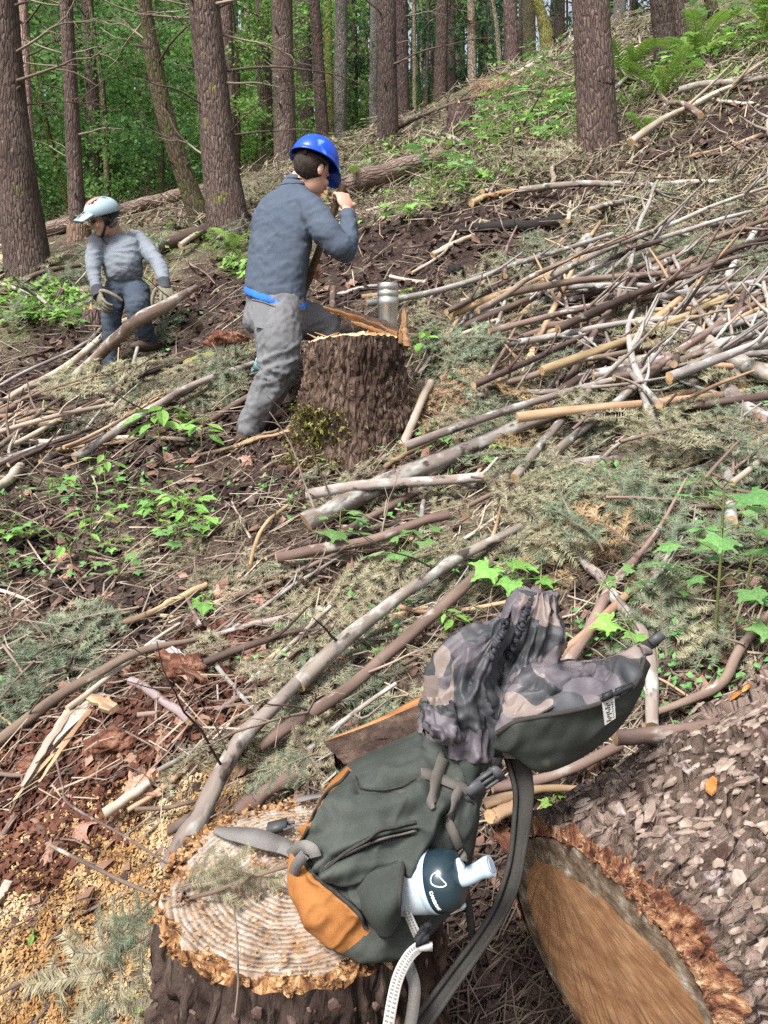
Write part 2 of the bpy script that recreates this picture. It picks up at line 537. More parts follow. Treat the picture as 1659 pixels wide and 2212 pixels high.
def ground_material():
    t = NT('forest_floor')
    n1 = t.noise(9, 8); n2 = t.noise(60, 6); n3 = t.noise(2.2, 4)
    litter = t.ramp(n2, [(.30, (.016, .012, .010)), (.45, (.060, .044, .034)), (.56, (.12, .092, .068)), (.72, (.23, .19, .14))])
    litter = t.mix(t.ramp(n1, [(.42, 0), (.62, 1)]), litter, (.040, .029, .024))
    soil = t.ramp(n2, [(.3, (.012, .008, .007)), (.5, (.034, .022, .020)), (.7, (.075, .050, .042))])
    soil = t.mix(t.ramp(n1, [(.5, 0), (.75, .8)]), soil, (.085, .055, .042))
    red = t.ramp(n2, [(.3, (.022, .008, .006)), (.5, (.062, .023, .015)), (.72, (.14, .060, .033))])
    red = t.mix(t.ramp(n1, [(.5, 0), (.7, .7)]), red, (.05, .018, .012))
    saw = t.ramp(n2, [(.32, (.12, .06, .025)), (.5, (.30, .165, .065)), (.68, (.46, .30, .14))])
    saw = t.mix(t.ramp(n1, [(.5, 0), (.72, .8)]), saw, (.17, .085, .035))
    green = t.ramp(n2, [(.3, (.03, .035, .012)), (.5, (.09, .12, .035)), (.7, (.18, .25, .08))])
    c = litter
    dry = t.ramp(n2, [(.30, (.035, .032, .020)), (.45, (.11, .10, .065)), (.58, (.20, .18, .12)), (.72, (.33, .30, .21))])
    for nm, k in (('zdry', dry), ('zgreen', green), ('zsoil', soil), ('zred', red), ('zsaw', saw)):
        a = t.n('ShaderNodeAttribute'); a.attribute_name = nm
        c = t.mix(a.outputs['Fac'], c, k)
    t.bump(t.math('ADD', n2, t.math('MULTIPLY', n1, .6)), .9, .02)
    return t.fin(c, .95, .1)

_g = Geo()
_V = np.stack((_X.ravel(), _Y.ravel(), _Z.ravel()), 1)
_g.add(_V, grid_faces(len(_rad), len(_ang)))
_c0 = np.arange(len(_ang))
_V2 = np.vstack((_V[:len(_ang)], [[0, 0, H(0, .46)[0]]]))
_g.add(_V2, np.stack((_c0[1:], _c0[:-1], np.full(len(_ang) - 1, len(_ang))), 1))
ground = _g.build('ground', ground_material())
tag(ground, 'brown hillside of bare soil, needles and sawdust rising to the right', kind='structure')
for nm, val in (('zred', zr), ('zsaw', zs), ('zsoil', zd), ('zgreen', zg), ('zdry', zdr)):
    a = ground.data.attributes.new(nm, 'FLOAT', 'POINT')
    a.data.foreach_set('value', np.concatenate((val, np.zeros(len(ground.data.vertices) - len(val)))).astype(np.float32))

def zone(zarr, x, y):
    i, j, fi, fj = _cell(np.atleast_1d(x), np.atleast_1d(y))
    return zarr.reshape(_X.shape)[i, j]
# ================================================================== trees
def bark_mat(name, dark, mid, light, vs=26, vz=.24, moss=None, over=(), rnd=.12):
    t = NT(name)
    ed = t.voro(vs * .8, (1, 1, vz))
    n = t.noise(vs * 1.3, 8, (1, 1, vz), .65); n2 = t.noise(5, 4)
    c = t.ramp(n, [(.28, dark), (.5, mid), (.74, light)])
    c = t.mix(t.ramp(ed, [(.0, .8), (.10, 0)]), c, tuple(q * .45 for q in dark))
    c = t.mix(t.ramp(t.noise(3.1, 6, (1, 1, .5)), [(.48, 0), (.62, .75)]), c, tuple(q * 1.1 for q in dark))
    c = t.mix(t.ramp(t.noise(vs * .5, 5, (1, 1, .25)), [(.60, 0), (.70, .8)]), c, light)
    c = t.mix(t.ramp(n2, [(.45, 0), (.75, .55)]), c, tuple(min(1, q * 1.25) for q in mid))
    for (oc, os_, lo, hi) in over:
        c = t.mix(t.ramp(t.noise(os_, 5), [(lo, 0), (hi, 1)]), c, oc)
    if moss:
        a = t.n('ShaderNodeSeparateXYZ'); t.l(t.tc.outputs['Vector'], a.inputs[0])
        low = t.ramp(t.math('MULTIPLY', t.math('FRACT', a.outputs[2]), 1.0), [(0, 1), (.9, .0)])
        c = t.mix(t.math('MULTIPLY', t.ramp(t.noise(7, 5), [(.42, 0), (.60, 1)]), moss[3]), c, moss[:3])
    if rnd: c = t.rnd(c, rnd)
    h = t.math('ADD', t.math('MULTIPLY', t.ramp(ed, [(0, 0), (.22, 1)]), .8), n)
    t.bump(h, .85, .02)
    return t.fin(c, .92, .12)

B_FIR = bark_mat('fir_bark', (.068, .048, .041), (.138, .100, .085), (.235, .182, .158), 42)
B_DARK = bark_mat('dark_fir_bark', (.048, .034, .031), (.098, .071, .063), (.175, .134, .120), 46)
B_FIRM = bark_mat('mossy_fir_bark', (.065, .046, .039), (.132, .096, .081), (.22, .170, .147), 46, over=(((.15, .15, .05), 5, .64, .72),))
B_GREY = bark_mat('grey_bark', (.085, .075, .066), (.19, .165, .150), (.30, .27, .25), 50)
B_PINK = bark_mat('bare_pink_wood', (.26, .17, .135), (.42, .30, .25), (.58, .45, .39), 48)
B_ALDER = bark_mat('alder_bark', (.070, .055, .038), (.125, .100, .066), (.19, .155, .105), 44, over=(((.10, .11, .04), 6, .5, .7),))
B_MOSS = bark_mat('mossy_bark', (.09, .09, .025), (.21, .21, .06), (.36, .37, .12), 46, over=(((.10, .075, .05), 5, .52, .66),))
B_PALE = bark_mat('pale_bark', (.22, .18, .13), (.38, .32, .23), (.52, .46, .35), 50, over=(((.16, .11, .08), 5, .52, .66),))
M_TWIG = mk('dead_twig', [(.3, (.13, .095, .07)), (.55, (.25, .20, .155)), (.75, (.40, .34, .28))], 9, (1, 1, .3), bump=.3, rnd=.25)
M_TWIGD = mk('dark_twig', [(.3, (.05, .034, .027)), (.6, (.12, .085, .066)), (.8, (.20, .15, .12))], 9, (1, 1, .3), bump=.3, rnd=.25)

def twig_mesh(seed, L, r, droop, mat):
    r_ = random.Random(seed)
    g = Geo()
    ax = Vector((1, 0, .12))
    pts = [np.array((0, 0, 0.))]
    d = np.array((1, 0, r_.uniform(.0, .35)))
    for k in range(6):
        d = nrm(d + np.array((0, r_.uniform(-.25, .25), r_.uniform(-.18, .18) - droop)))
        pts.append(pts[-1] + d * L / 6)
    path = resample(pts, 13)
    tube(g, path, np.linspace(r, r * .28, 13), 5, seed=seed)
    for k in range(r_.randint(2, 5)):
        i = r_.randint(3, 11)
        b = path[i]; dd = nrm((path[min(i + 1, 12)] - path[i - 1])) + np.array((0, r_.choice((-1, 1)) * r_.uniform(.5, 1.1), r_.uniform(-.5, .5)))
        dd = nrm(dd); l = L * r_.uniform(.12, .38)
        q = [b, b + dd * l * .5 + np.array((0, 0, r_.uniform(-.03, .03))), b + dd * l + np.array((0, 0, r_.uniform(-.06, .04)))]
        tube(g, resample(q, 5), np.linspace(r * .45, r * .2, 5), 4, seed=seed + k)
    return g.mesh('dead_branch', mat)

TW = [twig_mesh(100 + k, random.uniform(.45, 1.5), random.uniform(.008, .016), (.05, .0, -.04)[k % 3], (M_TWIG, M_TWIGD)[k % 2]) for k in range(10)]
STUB = []
for k in range(3):
    _g = Geo(); tube(_g, [(0, 0, 0), (.05, 0, .01), (.05 + .05 * k, .01, .02)], [.018, .013, .006], 6, seed=k); STUB.append(_g.mesh('branch_stub', M_TWIGD))

def leaf_cloud(name, blobs, n, size, mat, seed, flat=.35, shape=0):
    """a crown of small leaves: blobs are (centre, radius)"""
    rg = np.random.default_rng(seed)
    C_ = np.array([b[0] for b in blobs], float); Rr = np.array([b[1] for b in blobs], float)
    w = (Rr ** 2); k = rg.choice(len(blobs), n, p=w / w.sum())
    d = rg.normal(size=(n, 3)); d /= np.linalg.norm(d, axis=1)[:, None]
    p = C_[k] + d * (Rr[k] * rg.random(n) ** .45)[:, None] * np.array((1, 1, .72))
    up = nrm_rows(rg.normal(size=(n, 3)) * flat + np.array((0, 0, 1.0)) + d * .35)
    a = nrm_rows(np.cross(up, rg.normal(size=(n, 3)))); b = np.cross(up, a)
    s = size * rg.uniform(.55, 1.25, n)[:, None]
    if shape == 0:
        V = np.stack((p - a * s * .5, p + b * s * .38 + up * s * .06, p + a * s * .55, p - b * s * .38 + up * s * .06), 1)
    else:
        V = np.stack((p - a * s * .5, p + b * s * .10, p + a * s * .6 - np.array((0, 0, .25)) * s, p - b * s * .10), 1)
    g = Geo(); g.add(V.reshape(-1, 3), np.arange(n * 4).reshape(-1, 4))
    return g.mesh(name, mat, smooth=False)

def nrm_rows(a):
    return a / (np.linalg.norm(a, axis=1)[:, None] + 1e-9)

def leaf_mat(name, a, b, c, trans=.45, scale=1.3):
    t = NT(name)
    n = t.noise(scale, 3); n2 = t.noise(40, 2)
    col = t.ramp(t.math('ADD', t.math('MULTIPLY', n, .5), t.math('MULTIPLY', n2, .5)), [(.36, a), (.5, b), (.63, c)])
    col = t.rnd(col, .2)
    m = t.fin(col, .6, .3)
    tr = t.n('ShaderNodeBsdfTranslucent'); mx = t.n('ShaderNodeMixShader'); mx.inputs[0].default_value = trans
    t.l(col, tr.inputs['Color']); t.l(t.b.outputs[0], mx.inputs[1]); t.l(tr.outputs[0], mx.inputs[2]); t.l(mx.outputs[0], t.out.inputs['Surface'])
    return m
L_MAPLE = leaf_mat('bright_leaves', (.10, .19, .05), (.17, .31, .08), (.29, .46, .15), .55)
L_DEEP = leaf_mat('deep_leaves', (.07, .135, .045), (.115, .215, .07), (.19, .33, .115), .55)
L_CON = leaf_mat('conifer_needles', (.028, .065, .035), (.05, .11, .058), (.085, .165, .085), .35)
L_FAR = leaf_mat('far_leaves', (.07, .15, .06), (.12, .23, .09), (.19, .32, .14), .5)
L_PALE = leaf_mat('spring_leaves', (.12, .26, .03), (.22, .42, .06), (.34, .56, .11), .5)

BROAD = []
for k in range(5):
    r_ = random.Random(40 + k)
    bl = [((r_.uniform(-1.3, 1.3), r_.uniform(-1.1, 1.1), r_.uniform(.6, 5.2)), r_.uniform(.35, .85)) for _ in range(26)]
    BROAD.append(leaf_cloud('crown', bl, 2900, .125, (L_MAPLE, L_DEEP)[k % 2], 50 + k, .9))
CONIF = []
for k in range(3):
    r_ = random.Random(80 + k); bl = []
    for j in range(74):
        h = r_.uniform(0, 1); rad = (1 - h) * 2.0 + .25; a = r_.uniform(0, 6.28); q = rad * r_.uniform(.3, 1)
        bl.append(((q * math.cos(a), q * math.sin(a), .4 + h * 9 - q * .25), r_.uniform(.3, .55)))
    CONIF.append(leaf_cloud('crown', bl, 3600, .23, L_CON, 90 + k, .9, 1))
SHADE_CROWNS = []  # crowns above the frame, put in to shade the deep wood
for k in range(2):
    r_ = random.Random(60 + k)
    bl = [((r_.uniform(-2.0, 2.0), r_.uniform(-2.0, 2.0), r_.uniform(0, 6)), r_.uniform(.5, 1.0)) for _ in range(34)]
    SHADE_CROWNS.append(leaf_cloud('crown', bl, 4200, .26, L_CON, 66 + k, .5, 1))

def trunk(pts, d, widths, mat, label, cat='tree', name='fir_tree', branches=8, stubs=5, high=False, flare=1.08, top_h=None, sides=20, amp=.07, seed=0, group=None, bz=(.9, 4.6), cut=None):
    """pts: px points base -> top, widths in px at those points; base stands on the ground at distance d"""
    r_ = random.Random(seed + 999)
    base = P(pts[0][0], pts[0][1], d)
    base[2] = H(base[0], base[1])[0]
    b0 = P(pts[0][0], pts[0][1], d)
    W = [P(u, v, d + .0) + (base - b0) * .0 for (u, v) in pts]
    W[0] = np.array((W[0][0], W[0][1], base[2]))
    W = np.array(W); rad = np.array(widths) * d / F0 / 2
    # straighten the depth: every point stays in the vertical plane through the base facing the camera
    for k in range(1, len(W)):
        ray = W[k] - np.array((0, 0, CAMZ)); W[k] = np.array((0, 0, CAMZ)) + ray * (base[1] / ray[1])
    if cut is None:
        dirn = nrm(W[-1] - W[-2]); Hh = top_h or (9.0 if not high else 12.0)
        ext = max(.5, (Hh - (W[-1][2] - base[2])) / max(.3, dirn[2]))
        W = np.vstack((W, W[-1] + dirn * ext)); rad = np.append(rad, rad[-1] * max(.35, 1 - ext * .07))
    rt = root(name, tuple(base), label, cat, group)
    low = np.array((0, 0, -.35))
    W = W - base
    path = np.vstack((W[0] + low, W)); rr = np.concatenate(([rad[0] * flare * 1.15], rad)); rr[1] *= flare
    n = 64
    PP = resample(path, n); RR = np.maximum(resample(rr[:, None], n)[:, 0], .012)
    h = PP[:, 2]
    RR = RR * (1 + .18 * (flare - 1) * 4 * np.exp(-np.maximum(h, 0) / .18) * .4)
    g = Geo(); tube(g, PP, RR, sides, amp=amp, freq=9, seed=seed, side=(1, 0, 0))
    g.build('trunk', mat, rt)
    if d < 13.5 and branches > 3: branches = int(branches * 1.7)
    for k in range(branches):
        z = r_.uniform(*bz)
        i = int(np.argmin(np.abs(h - z)))
        a = r_.choice((r_.uniform(-.9, .9), r_.uniform(2.2, 4.0), r_.uniform(0, 6.28)))
        b = obj('dead_branch', TW[r_.randrange(len(TW))], rt)
        b.location = PP[i] + np.array((math.cos(a), math.sin(a), 0)) * RR[i] * .8
        b.rotation_euler = (r_.uniform(-.5, .5), r_.uniform(-.5, .35), a); s = r_.uniform(.5, 1.25); b.scale = (s, s, s)
    for k in range(stubs):
        z = r_.uniform(.5, 4.2); i = int(np.argmin(np.abs(h - z))); a = r_.uniform(2.9, 6.5)
        b = obj('branch_stub', STUB[r_.randrange(3)], rt)
        b.location = PP[i] + np.array((math.cos(a), math.sin(a), 0)) * RR[i] * .9
        b.rotation_euler = (0, r_.uniform(-.5, .2), a)
    if high and seed % 9 == 0:  # unseen crown overhead, added to darken the wood below
        b = obj('crown', SHADE_CROWNS[seed % 2], rt); b.location = (PP[-1][0], PP[-1][1], PP[-1][2] - 4.2); b.rotation_euler = (0, 0, r_.uniform(0, 6))
    return rt

T = trunk
TRK = [(20, 'thick left-edge fir'), (52, 'bare pinkish trunk'), (152, 'fir behind the bike helmet'), (195, 'second reddish fir'), (300, 'pale pinkish straight trunk'), (350, 'curved leaning alder'), (450, 'big central fir'), (570, 'left one of the close pair'), (610, 'wide right one of the close pair'),
       (655, 'nearly black shaded trunk'), (685, 'slim trunk with yellow leaves'), (710, 'moss covered trunk'), (736, 'straight grey trunk'), (836, 'dark twin firs'), (895, 'very thin pale trunk'), (953, 'fir above the broken stump'), (1018, 'pale tan snag'), (1070, 'thin pale leaning trunk'), (1103, 'fir by the yellow-green trunk'), (1165, 'short yellow-green trunk'), (1280, 'tall lone fir'), (1430, 'dark fir among ferns'), (1540, 'short trunk at the top right')]
def by_trunk(u):
    b = min(TRK, key=lambda q: abs(q[0] - u))
    return ('growing far behind the ' if abs(b[0] - u) < 12 else 'growing far back, left of the ' if u < b[0] else 'growing far back, right of the ') + b[1]
T([(62, 592), (28, 280), (6, 0)], 7.4, (92, 68, 56), B_FIRM, 'thick reddish brown fir trunk at the left edge, broad at its foot', branches=10, stubs=9, seed=1)
T([(72, 440), (66, 350), (48, 0)], 11.0, (22, 20, 17), B_PINK, 'slender bare pinkish trunk just beside the thick left-edge fir', name='bare_tree', branches=4, seed=2)
T([(152, 460), (100, 270), (62, 90), (55, 0)], 12.0, (12, 11, 9, 8), B_MOSS, 'thin leaning yellow-green mossy trunk near the left edge', name='leaning_tree', branches=3, stubs=0, seed=3, amp=.04)
T([(170, 510), (158, 300), (143, 0)], 10.6, (34, 31, 26), B_FIR, 'reddish brown fir trunk rising behind the helmeted man, bark peeled at its base', branches=10, stubs=8, seed=4)
T([(212, 430), (200, 230), (188, 0)], 12.0, (29, 27, 24), B_FIR, 'reddish brown fir trunk second to the right of the mossy leaning trunk', branches=10, stubs=6, seed=5)
T([(314, 380), (306, 200), (296, 50), (293, 0)], 14.0, (22, 20, 16, 15), B_PINK, 'pale pinkish straight trunk between dark trunks and the leaning alder', name='bare_tree', branches=4, seed=6)
T([(432, 468), (392, 360), (352, 230), (325, 90), (312, 0)], 8.8, (44, 40, 37, 33, 27), B_ALDER, 'curved leaning olive brown alder trunk left of the big central fir', name='leaning_alder', branches=7, stubs=5, seed=7, amp=.03)
T([(494, 500), (470, 300), (440, 0)], 8.0, (88, 72, 62), B_FIRM, 'big central reddish brown fir with broken dead branches and mossy foot', branches=18, stubs=14, seed=8, bz=(.7, 3.6))
T([(503, 345), (487, 0)], 12.0, (25, 24), B_FIR, 'brown fir trunk half hidden behind the big central fir', branches=4, seed=9)
T([(578, 358), (564, 0)], 13.0, (34, 29), B_FIR, 'reddish fir trunk left one of the close pair behind the blue hard hat', branches=10, seed=10, high=True)
T([(616, 318), (609, 0)], 12.0, (47, 42), B_FIR, 'wider reddish fir trunk right one of the close pair above the blue hard hat', branches=10, seed=11, high=True)
T([(666, 285), (652, 0)], 17.0, (30, 30), B_DARK, 'nearly black shaded trunk behind the close pair of firs', branches=3, stubs=0, seed=12, high=True)
T([(698, 296), (679, 0)], 13.6, (27, 23), B_FIR, 'slim reddish trunk with yellow leaves at its foot, right of the blue hard hat', branches=6, seed=13, high=True)
T([(714, 260), (707, 0)], 16.0, (19, 17), B_MOSS, 'yellow-green moss covered trunk between a red trunk and a grey trunk', name='mossy_tree', branches=3, stubs=0, seed=14, high=True)
T([(734, 290), (737, 0)], 13.8, (27, 26), B_GREY, 'straight grey trunk to the right of the moss covered trunk', branches=5, seed=15, high=True)
T([(766, 270), (765, 0)], 20.0, (13, 12), B_DARK, 'thin dark trunk just right of the straight grey trunk', branches=2, stubs=0, seed=16, high=True)
T([(806, 265), (809, 0)], 18.0, (20, 18), B_GREY, 'grey brown thin trunk touching the left side of the dark twin firs', branches=2, stubs=0, seed=17, high=True)
T([(838, 290), (835, 0)], 11.0, (44, 38), B_DARK, 'dark red-brown fir, nearer trunk of the twin in the middle of the wood', branches=9, seed=18)
T([(869, 220), (866, 0)], 13.2, (31, 28), B_DARK, 'dark red-brown fir, thinner trunk of the twin in the middle of the wood', branches=8, seed=19, high=True)
T([(896, 205), (894, 0)], 15.0, (8, 7), B_PALE, 'very thin pale trunk right of the dark twin firs', name='thin_tree', branches=7, stubs=0, seed=20)
T([(950, 196), (955, 0)], 14.5, (27, 25), B_FIR, 'reddish brown fir trunk standing above the broken-topped stump', branches=9, seed=21, high=True)
T([(977, 175), (976, 0)], 18.0, (17, 16), B_DARK, 'dark thin trunk tucked behind the fir above the broken-topped stump', branches=3, stubs=0, seed=22, high=True)
T([(1020, 172), (1017, 0)], 14.6, (18, 16), B_PALE, 'pale tan snag with stripped bark in the upper middle', name='snag', branches=7, seed=23)
T([(1082, 155), (1073, 60), (1064, 0)], 15.0, (10, 9, 9), B_PALE, 'thin pale trunk leaning slightly left in the upper middle', name='thin_tree', branches=5, stubs=0, seed=24)
T([(1106, 152), (1101, 0)], 14.5, (33, 30), B_FIR, 'reddish fir trunk to the left of the yellow-green leaning trunk', branches=6, seed=25, high=True)
T([(1146, 122), (1143, 0)], 17.0, (29, 27), B_ALDER, 'brown olive trunk behind the yellow-green leaning trunk', branches=3, stubs=0, seed=26, high=True)
T([(1184, 102), (1172, 40), (1160, 0)], 14.5, (29, 25, 22), B_MOSS, 'short leaning yellow-green trunk with leaves at the top of the slope', name='leaning_tree', branches=3, stubs=0, seed=27, amp=.05)
T([(1212, 84), (1210, 0)], 19.0, (22, 21), B_DARK, 'dark distant trunk left of the tall trunk with mossy base', branches=2, stubs=0, seed=28, high=True)
T([(1292, 328), (1285, 170), (1276, 0)], 7.6, (82, 79, 76), B_FIRM, 'tall thick fir standing alone on the right of the slope, moss on its foot', branches=2, stubs=4, seed=29, bz=(2.4, 4))
T([(1340, 55), (1339, 0)], 18.0, (28, 27), B_GREY, 'greyish trunk right of the tall lone fir, cut off by the top edge', branches=2, stubs=0, seed=30, high=True)
T([(1440, 135), (1432, 60), (1426, 0)], 9.8, (46, 44, 42), B_DARK, 'dark fir trunk among ferns at the upper right', branches=2, stubs=3, seed=31)
T([(1470, 118), (1462, 0)], 10.4, (30, 28), B_FIRM, 'lighter brown trunk pressed against the dark fir among ferns', branches=1, stubs=2, seed=32)
T([(1546, 42), (1534, 0)], 10.9, (20, 24), B_ALDER, 'short brown trunk at the top right beyond the ferns', name='leaning_tree', branches=0, stubs=0, seed=33)
for k, (u, v, d, w) in enumerate([(258, 420, 20, 15), (348, 400, 19, 14), (395, 300, 22, 13), (535, 330, 20, 16), (240, 300, 24, 14), (110, 430, 18, 13), (640, 270, 22, 13), (790, 240, 23, 15), (925, 180, 21, 12), (1000, 150, 22, 16), (1050, 130, 22, 14), (1250, 70, 21, 15), (1370, 40, 20, 16), (20, 470, 17, 14), (690, 260, 24, 16), (460, 340, 21, 12), (-60, 480, 15, 40), (1130, 90, 24, 14), (85, 420, 22, 11), (128, 440, 24, 9), (182, 400, 23, 12), (228, 420, 26, 9), (276, 400, 22, 8), (330, 380, 25, 10), (372, 380, 27, 9), (412, 360, 24, 8), (528, 320, 26, 11), (548, 330, 28, 8), (596, 300, 27, 9), (648, 270, 28, 10), (672, 270, 25, 7), (724, 260, 27, 9), (752, 260, 25, 8), (784, 240, 28, 9), (824, 230, 26, 8), (912, 180, 26, 8), (936, 180, 24, 9), (990, 160, 26, 9), (1040, 140, 27, 8), (1062, 130, 24, 9), (1086, 120, 28, 8)]):
    T([(u, v), (u - 3, 0)], d, (w, w * .9), (B_DARK, B_GREY, B_FIR, B_PALE)[k % 4], '%s slim far trunk %s' % (('dark', 'grey', 'reddish', 'pale')[k % 4], by_trunk(u)), branches=3, stubs=0, seed=60 + k, high=True, sides=12, group='slim far trunks deep in the wood')

# understorey: leafy saplings and small conifers between the trunks
def leafy(name, cat, label, crown, x, y, s, rz, mat, group, lean=0.0, h=4.2):
    z = H(x, y)[0]
    rt = root(name, (x, y, z), label, cat, group)
    g = Geo(); tube(g, resample([(0, 0, -.3), (.06, .03, h * .4), (-.05 + lean, .0, h * .75), (lean, .05, h)], 12), np.linspace(.055, .012, 12), 7, seed=int(abs(x * 10)))
    g.build('trunk', mat, rt)
    c = obj('crown', crown, rt); c.rotation_euler = (0, 0, rz); c.scale = (s, s, s)
    return rt
for k, (u, d, s) in enumerate([(20, 15, 1.0), (95, 13.2, .75), (130, 17, 1.1), (235, 15, .85), (255, 19, 1.2), (270, 13.8, .7), (330, 17, 1.1), (375, 14.5, .75), (400, 20, 1.2), (60, 20, 1.3), (180, 21, 1.3), (300, 24, 1.4), (520, 17, .9), (540, 21, 1.1), (660, 20, 1.0), (700, 24, 1.2), (760, 22, 1.1), (780, 26, 1.2), (-80, 16, 1.1), (450, 25, 1.3), (900, 24, 1.0), (1000, 25, 1.1), (640, 16.5, .6), (110, 12.4, .5), (270, 12.2, .5), (380, 12.6, .55), (535, 13.4, .5)]):
    x = (u - CX) / F0 * d; y = d * .99
    leafy('maple_sapling', 'tree', ('bright green young maple ', 'deep green young maple ')[k % 2] + by_trunk(u), BROAD[(k % 2) + 2 * (k % 2 == 0) * (k // 2 % 2) + 2 * (k % 2) * (k // 2 % 2)], x, y, s, k * 1.7, B_ALDER, ('bright young maples in the wood', 'deep green young maples in the wood')[k % 2])
for k, (u, d, s) in enumerate([(120, 23, 1.0), (215, 26, 1.2), (350, 25, 1.1), (430, 22, .9), (590, 24, 1.0), (800, 21, .8), (910, 20, .75), (990, 21, .8), (1090, 20, .75), (1300, 22, .9), (1380, 21, .8), (1000, 28, 1.2), (1180, 27, 1.1), (30, 26, 1.2), (-120, 22, 1.1), (1480, 24, 1.0), (720, 31, 1.3)]):
    x = (u - CX) / F0 * d; y = d * .99
    leafy('young_conifer', 'tree', 'dark green young conifer ' + by_trunk(u), CONIF[k % 3], x, y, s, k * 2.1, B_DARK, 'dark young conifers in the wood', h=8)

# the wood beyond, one mass
_rg = np.random.default_rng(5)
_bl = []
for k in range(330):
    a = _rg.uniform(-.75, .75); d = _rg.uniform(30, 62); x = d * math.sin(a); y = d * math.cos(a)
    _bl.append(((x, y, H(x, y)[0] + _rg.uniform(-.5, 24) ), _rg.uniform(.9, 2.1)))
fw = obj('far_wood', leaf_cloud('far_wood', _bl, 17000, .55, L_FAR, 6, 1.2, 0))
tag(fw, 'dim mass of green wood closing the view behind the trunks', kind='stuff')
_g = Geo()
for k in range(90):
    a = _rg.uniform(-.7, .7); d = _rg.uniform(26, 60); x = d * math.sin(a); y = d * math.cos(a); z = H(x, y)[0]
    tube(_g, [(x, y, z - .5), (x + _rg.uniform(-.2, .2), y, z + 8), (x + _rg.uniform(-.6, .6), y, z + 20)], [_rg.uniform(.14, .3), .15, .08], 7, seed=k)
ft = _g.build('far_trunks', B_DARK)
tag(ft, 'crowd of thin dark trunks deep in the wood', kind='stuff')
# ================================================================== stumps and the cut log
def cut_mat(name, cols, ring=95, over=(), rough=.8, radial=0.0, cracks=(.05, .025, .015), bump=.5, ra=1.0):
    """sawn wood: rings around the tc origin, rays, stains"""
    t = NT(name)
    sx = t.n('ShaderNodeSeparateXYZ'); t.l(t.tc.outputs['Vector'], sx.inputs[0])
    r = t.math('SQRT', t.math('ADD', t.math('MULTIPLY', sx.outputs[0], sx.outputs[0]), t.math('MULTIPLY', sx.outputs[1], sx.outputs[1])))
    r = t.math('ADD', r, t.math('MULTIPLY', t.noise(5, 5), .022))
    w = t.math('SINE', t.math('MULTIPLY', r, ring * 6.283))
    w2 = t.math('SINE', t.math('MULTIPLY', r, ring * 2.1))
    nz = t.noise(38, 7); n2 = t.noise(9, 5)
    f = t.math('ADD', t.math('MULTIPLY', t.math('ADD', t.math('MULTIPLY', w, .12 * ra), t.math('MULTIPLY', w2, .09 * ra)), t.math('ADD', t.math('MULTIPLY', n2, 2.2), -.2)), t.math('ADD', t.math('MULTIPLY', nz, .7), t.math('MULTIPLY', n2, .35)))
    c = t.ramp(f, cols)
    if radial:
        an = t.math('ARCTAN2', sx.outputs[1], sx.outputs[0])
        cb = t.n('ShaderNodeCombineXYZ'); t.l(t.math('MULTIPLY', an, 44), cb.inputs[0]); t.l(t.math('MULTIPLY', r, 5), cb.inputs[1])
        rn = t.n('ShaderNodeTexNoise'); rn.inputs['Scale'].default_value = 1.0; rn.inputs['Detail'].default_value = 4
        t.l(cb.outputs[0], rn.inputs['Vector'])
        c = t.mix(t.math('MULTIPLY', t.ramp(rn.outputs['Fac'], [(.40, 1), (.50, 0)]), radial), c, cracks)
    for (oc, os_, lo, hi) in over:
        c = t.mix(t.ramp(t.noise(os_, 6), [(lo, 0), (hi, 1)]), c, oc)
    t.bump(t.math('ADD', t.math('MULTIPLY', w, .30 * ra), t.math('MULTIPLY', nz, 1.4)), bump, .004)
    return t.fin(c, rough, .2)

M_STUMPTOP = cut_mat('weathered_sawn_top', [(.30, (.10, .060, .038)), (.44, (.25, .18, .13)), (.56, (.36, .295, .24)), (.72, (.48, .435, .39))], 118,
                     over=(((.30, .13, .055), 14, .58, .66), ((.50, .47, .44), 6, .58, .74), ((.30, .165, .08), 4, .60, .70), ((.16, .10, .065), 13, .66, .74)), bump=1.0, ra=.55)
M_RIM = mk('torn_orange_rim', [(.36, (.035, .018, .011)), (.46, (.17, .075, .030)), (.56, (.38, .20, .085)), (.70, (.60, .42, .24))], 60, (1, 1, 1), bump=1.0, bdist=.01)
M_STUMPBARK = bark_mat('stump_bark', (.030, .020, .016), (.078, .053, .043), (.155, .115, .095), 34, rnd=0, over=(((.20, .16, .14), 22, .62, .72), ((.035, .022, .018), 6, .5, .65)))
M_FACE = cut_mat('fresh_sawn_face', [(.30, (.17, .080, .036)), (.48, (.29, .150, .074)), (.60, (.36, .20, .105)), (.78, (.43, .27, .16))], 60, ra=.10,
                 radial=.85, cracks=(.20, .095, .047), over=(((.20, .10, .045), 5, .60, .75),), bump=.4)
M_FACERIM = mk('stained_face_rim', [(.3, (.045, .030, .022)), (.5, (.15, .105, .07)), (.62, (.27, .22, .17)), (.75, (.55, .52, .47))], 36, bump=.7)
M_CHAMFER = mk('broken_inner_bark', [(.34, (.045, .018, .012)), (.45, (.16, .060, .032)), (.56, (.32, .165, .085)), (.70, (.58, .43, .28))], 70, bump=1.0, bdist=.012)
M_LOGBARK = bark_mat('flaky_log_bark', (.066, .045, .035), (.205, .147, .119), (.385, .305, .262), 60, .5, rnd=0, over=(((.07, .040, .033), 16, .54, .66), ((.44, .36, .34), 34, .60, .70)))
def flake_material(name, cols):
    t = NT(name)
    c = t.ramp(t.noise(42, 5), cols)
    c = t.rnd(c, .25); t.bump(t.noise(130, 5), .5, .003)
    return t.fin(c, .85, .2)
M_FLAKE = flake_material('bark_flake', [(.3, (.066, .045, .035)), (.43, (.165, .118, .095)), (.58, (.265, .203, .17)), (.76, (.40, .335, .29))])
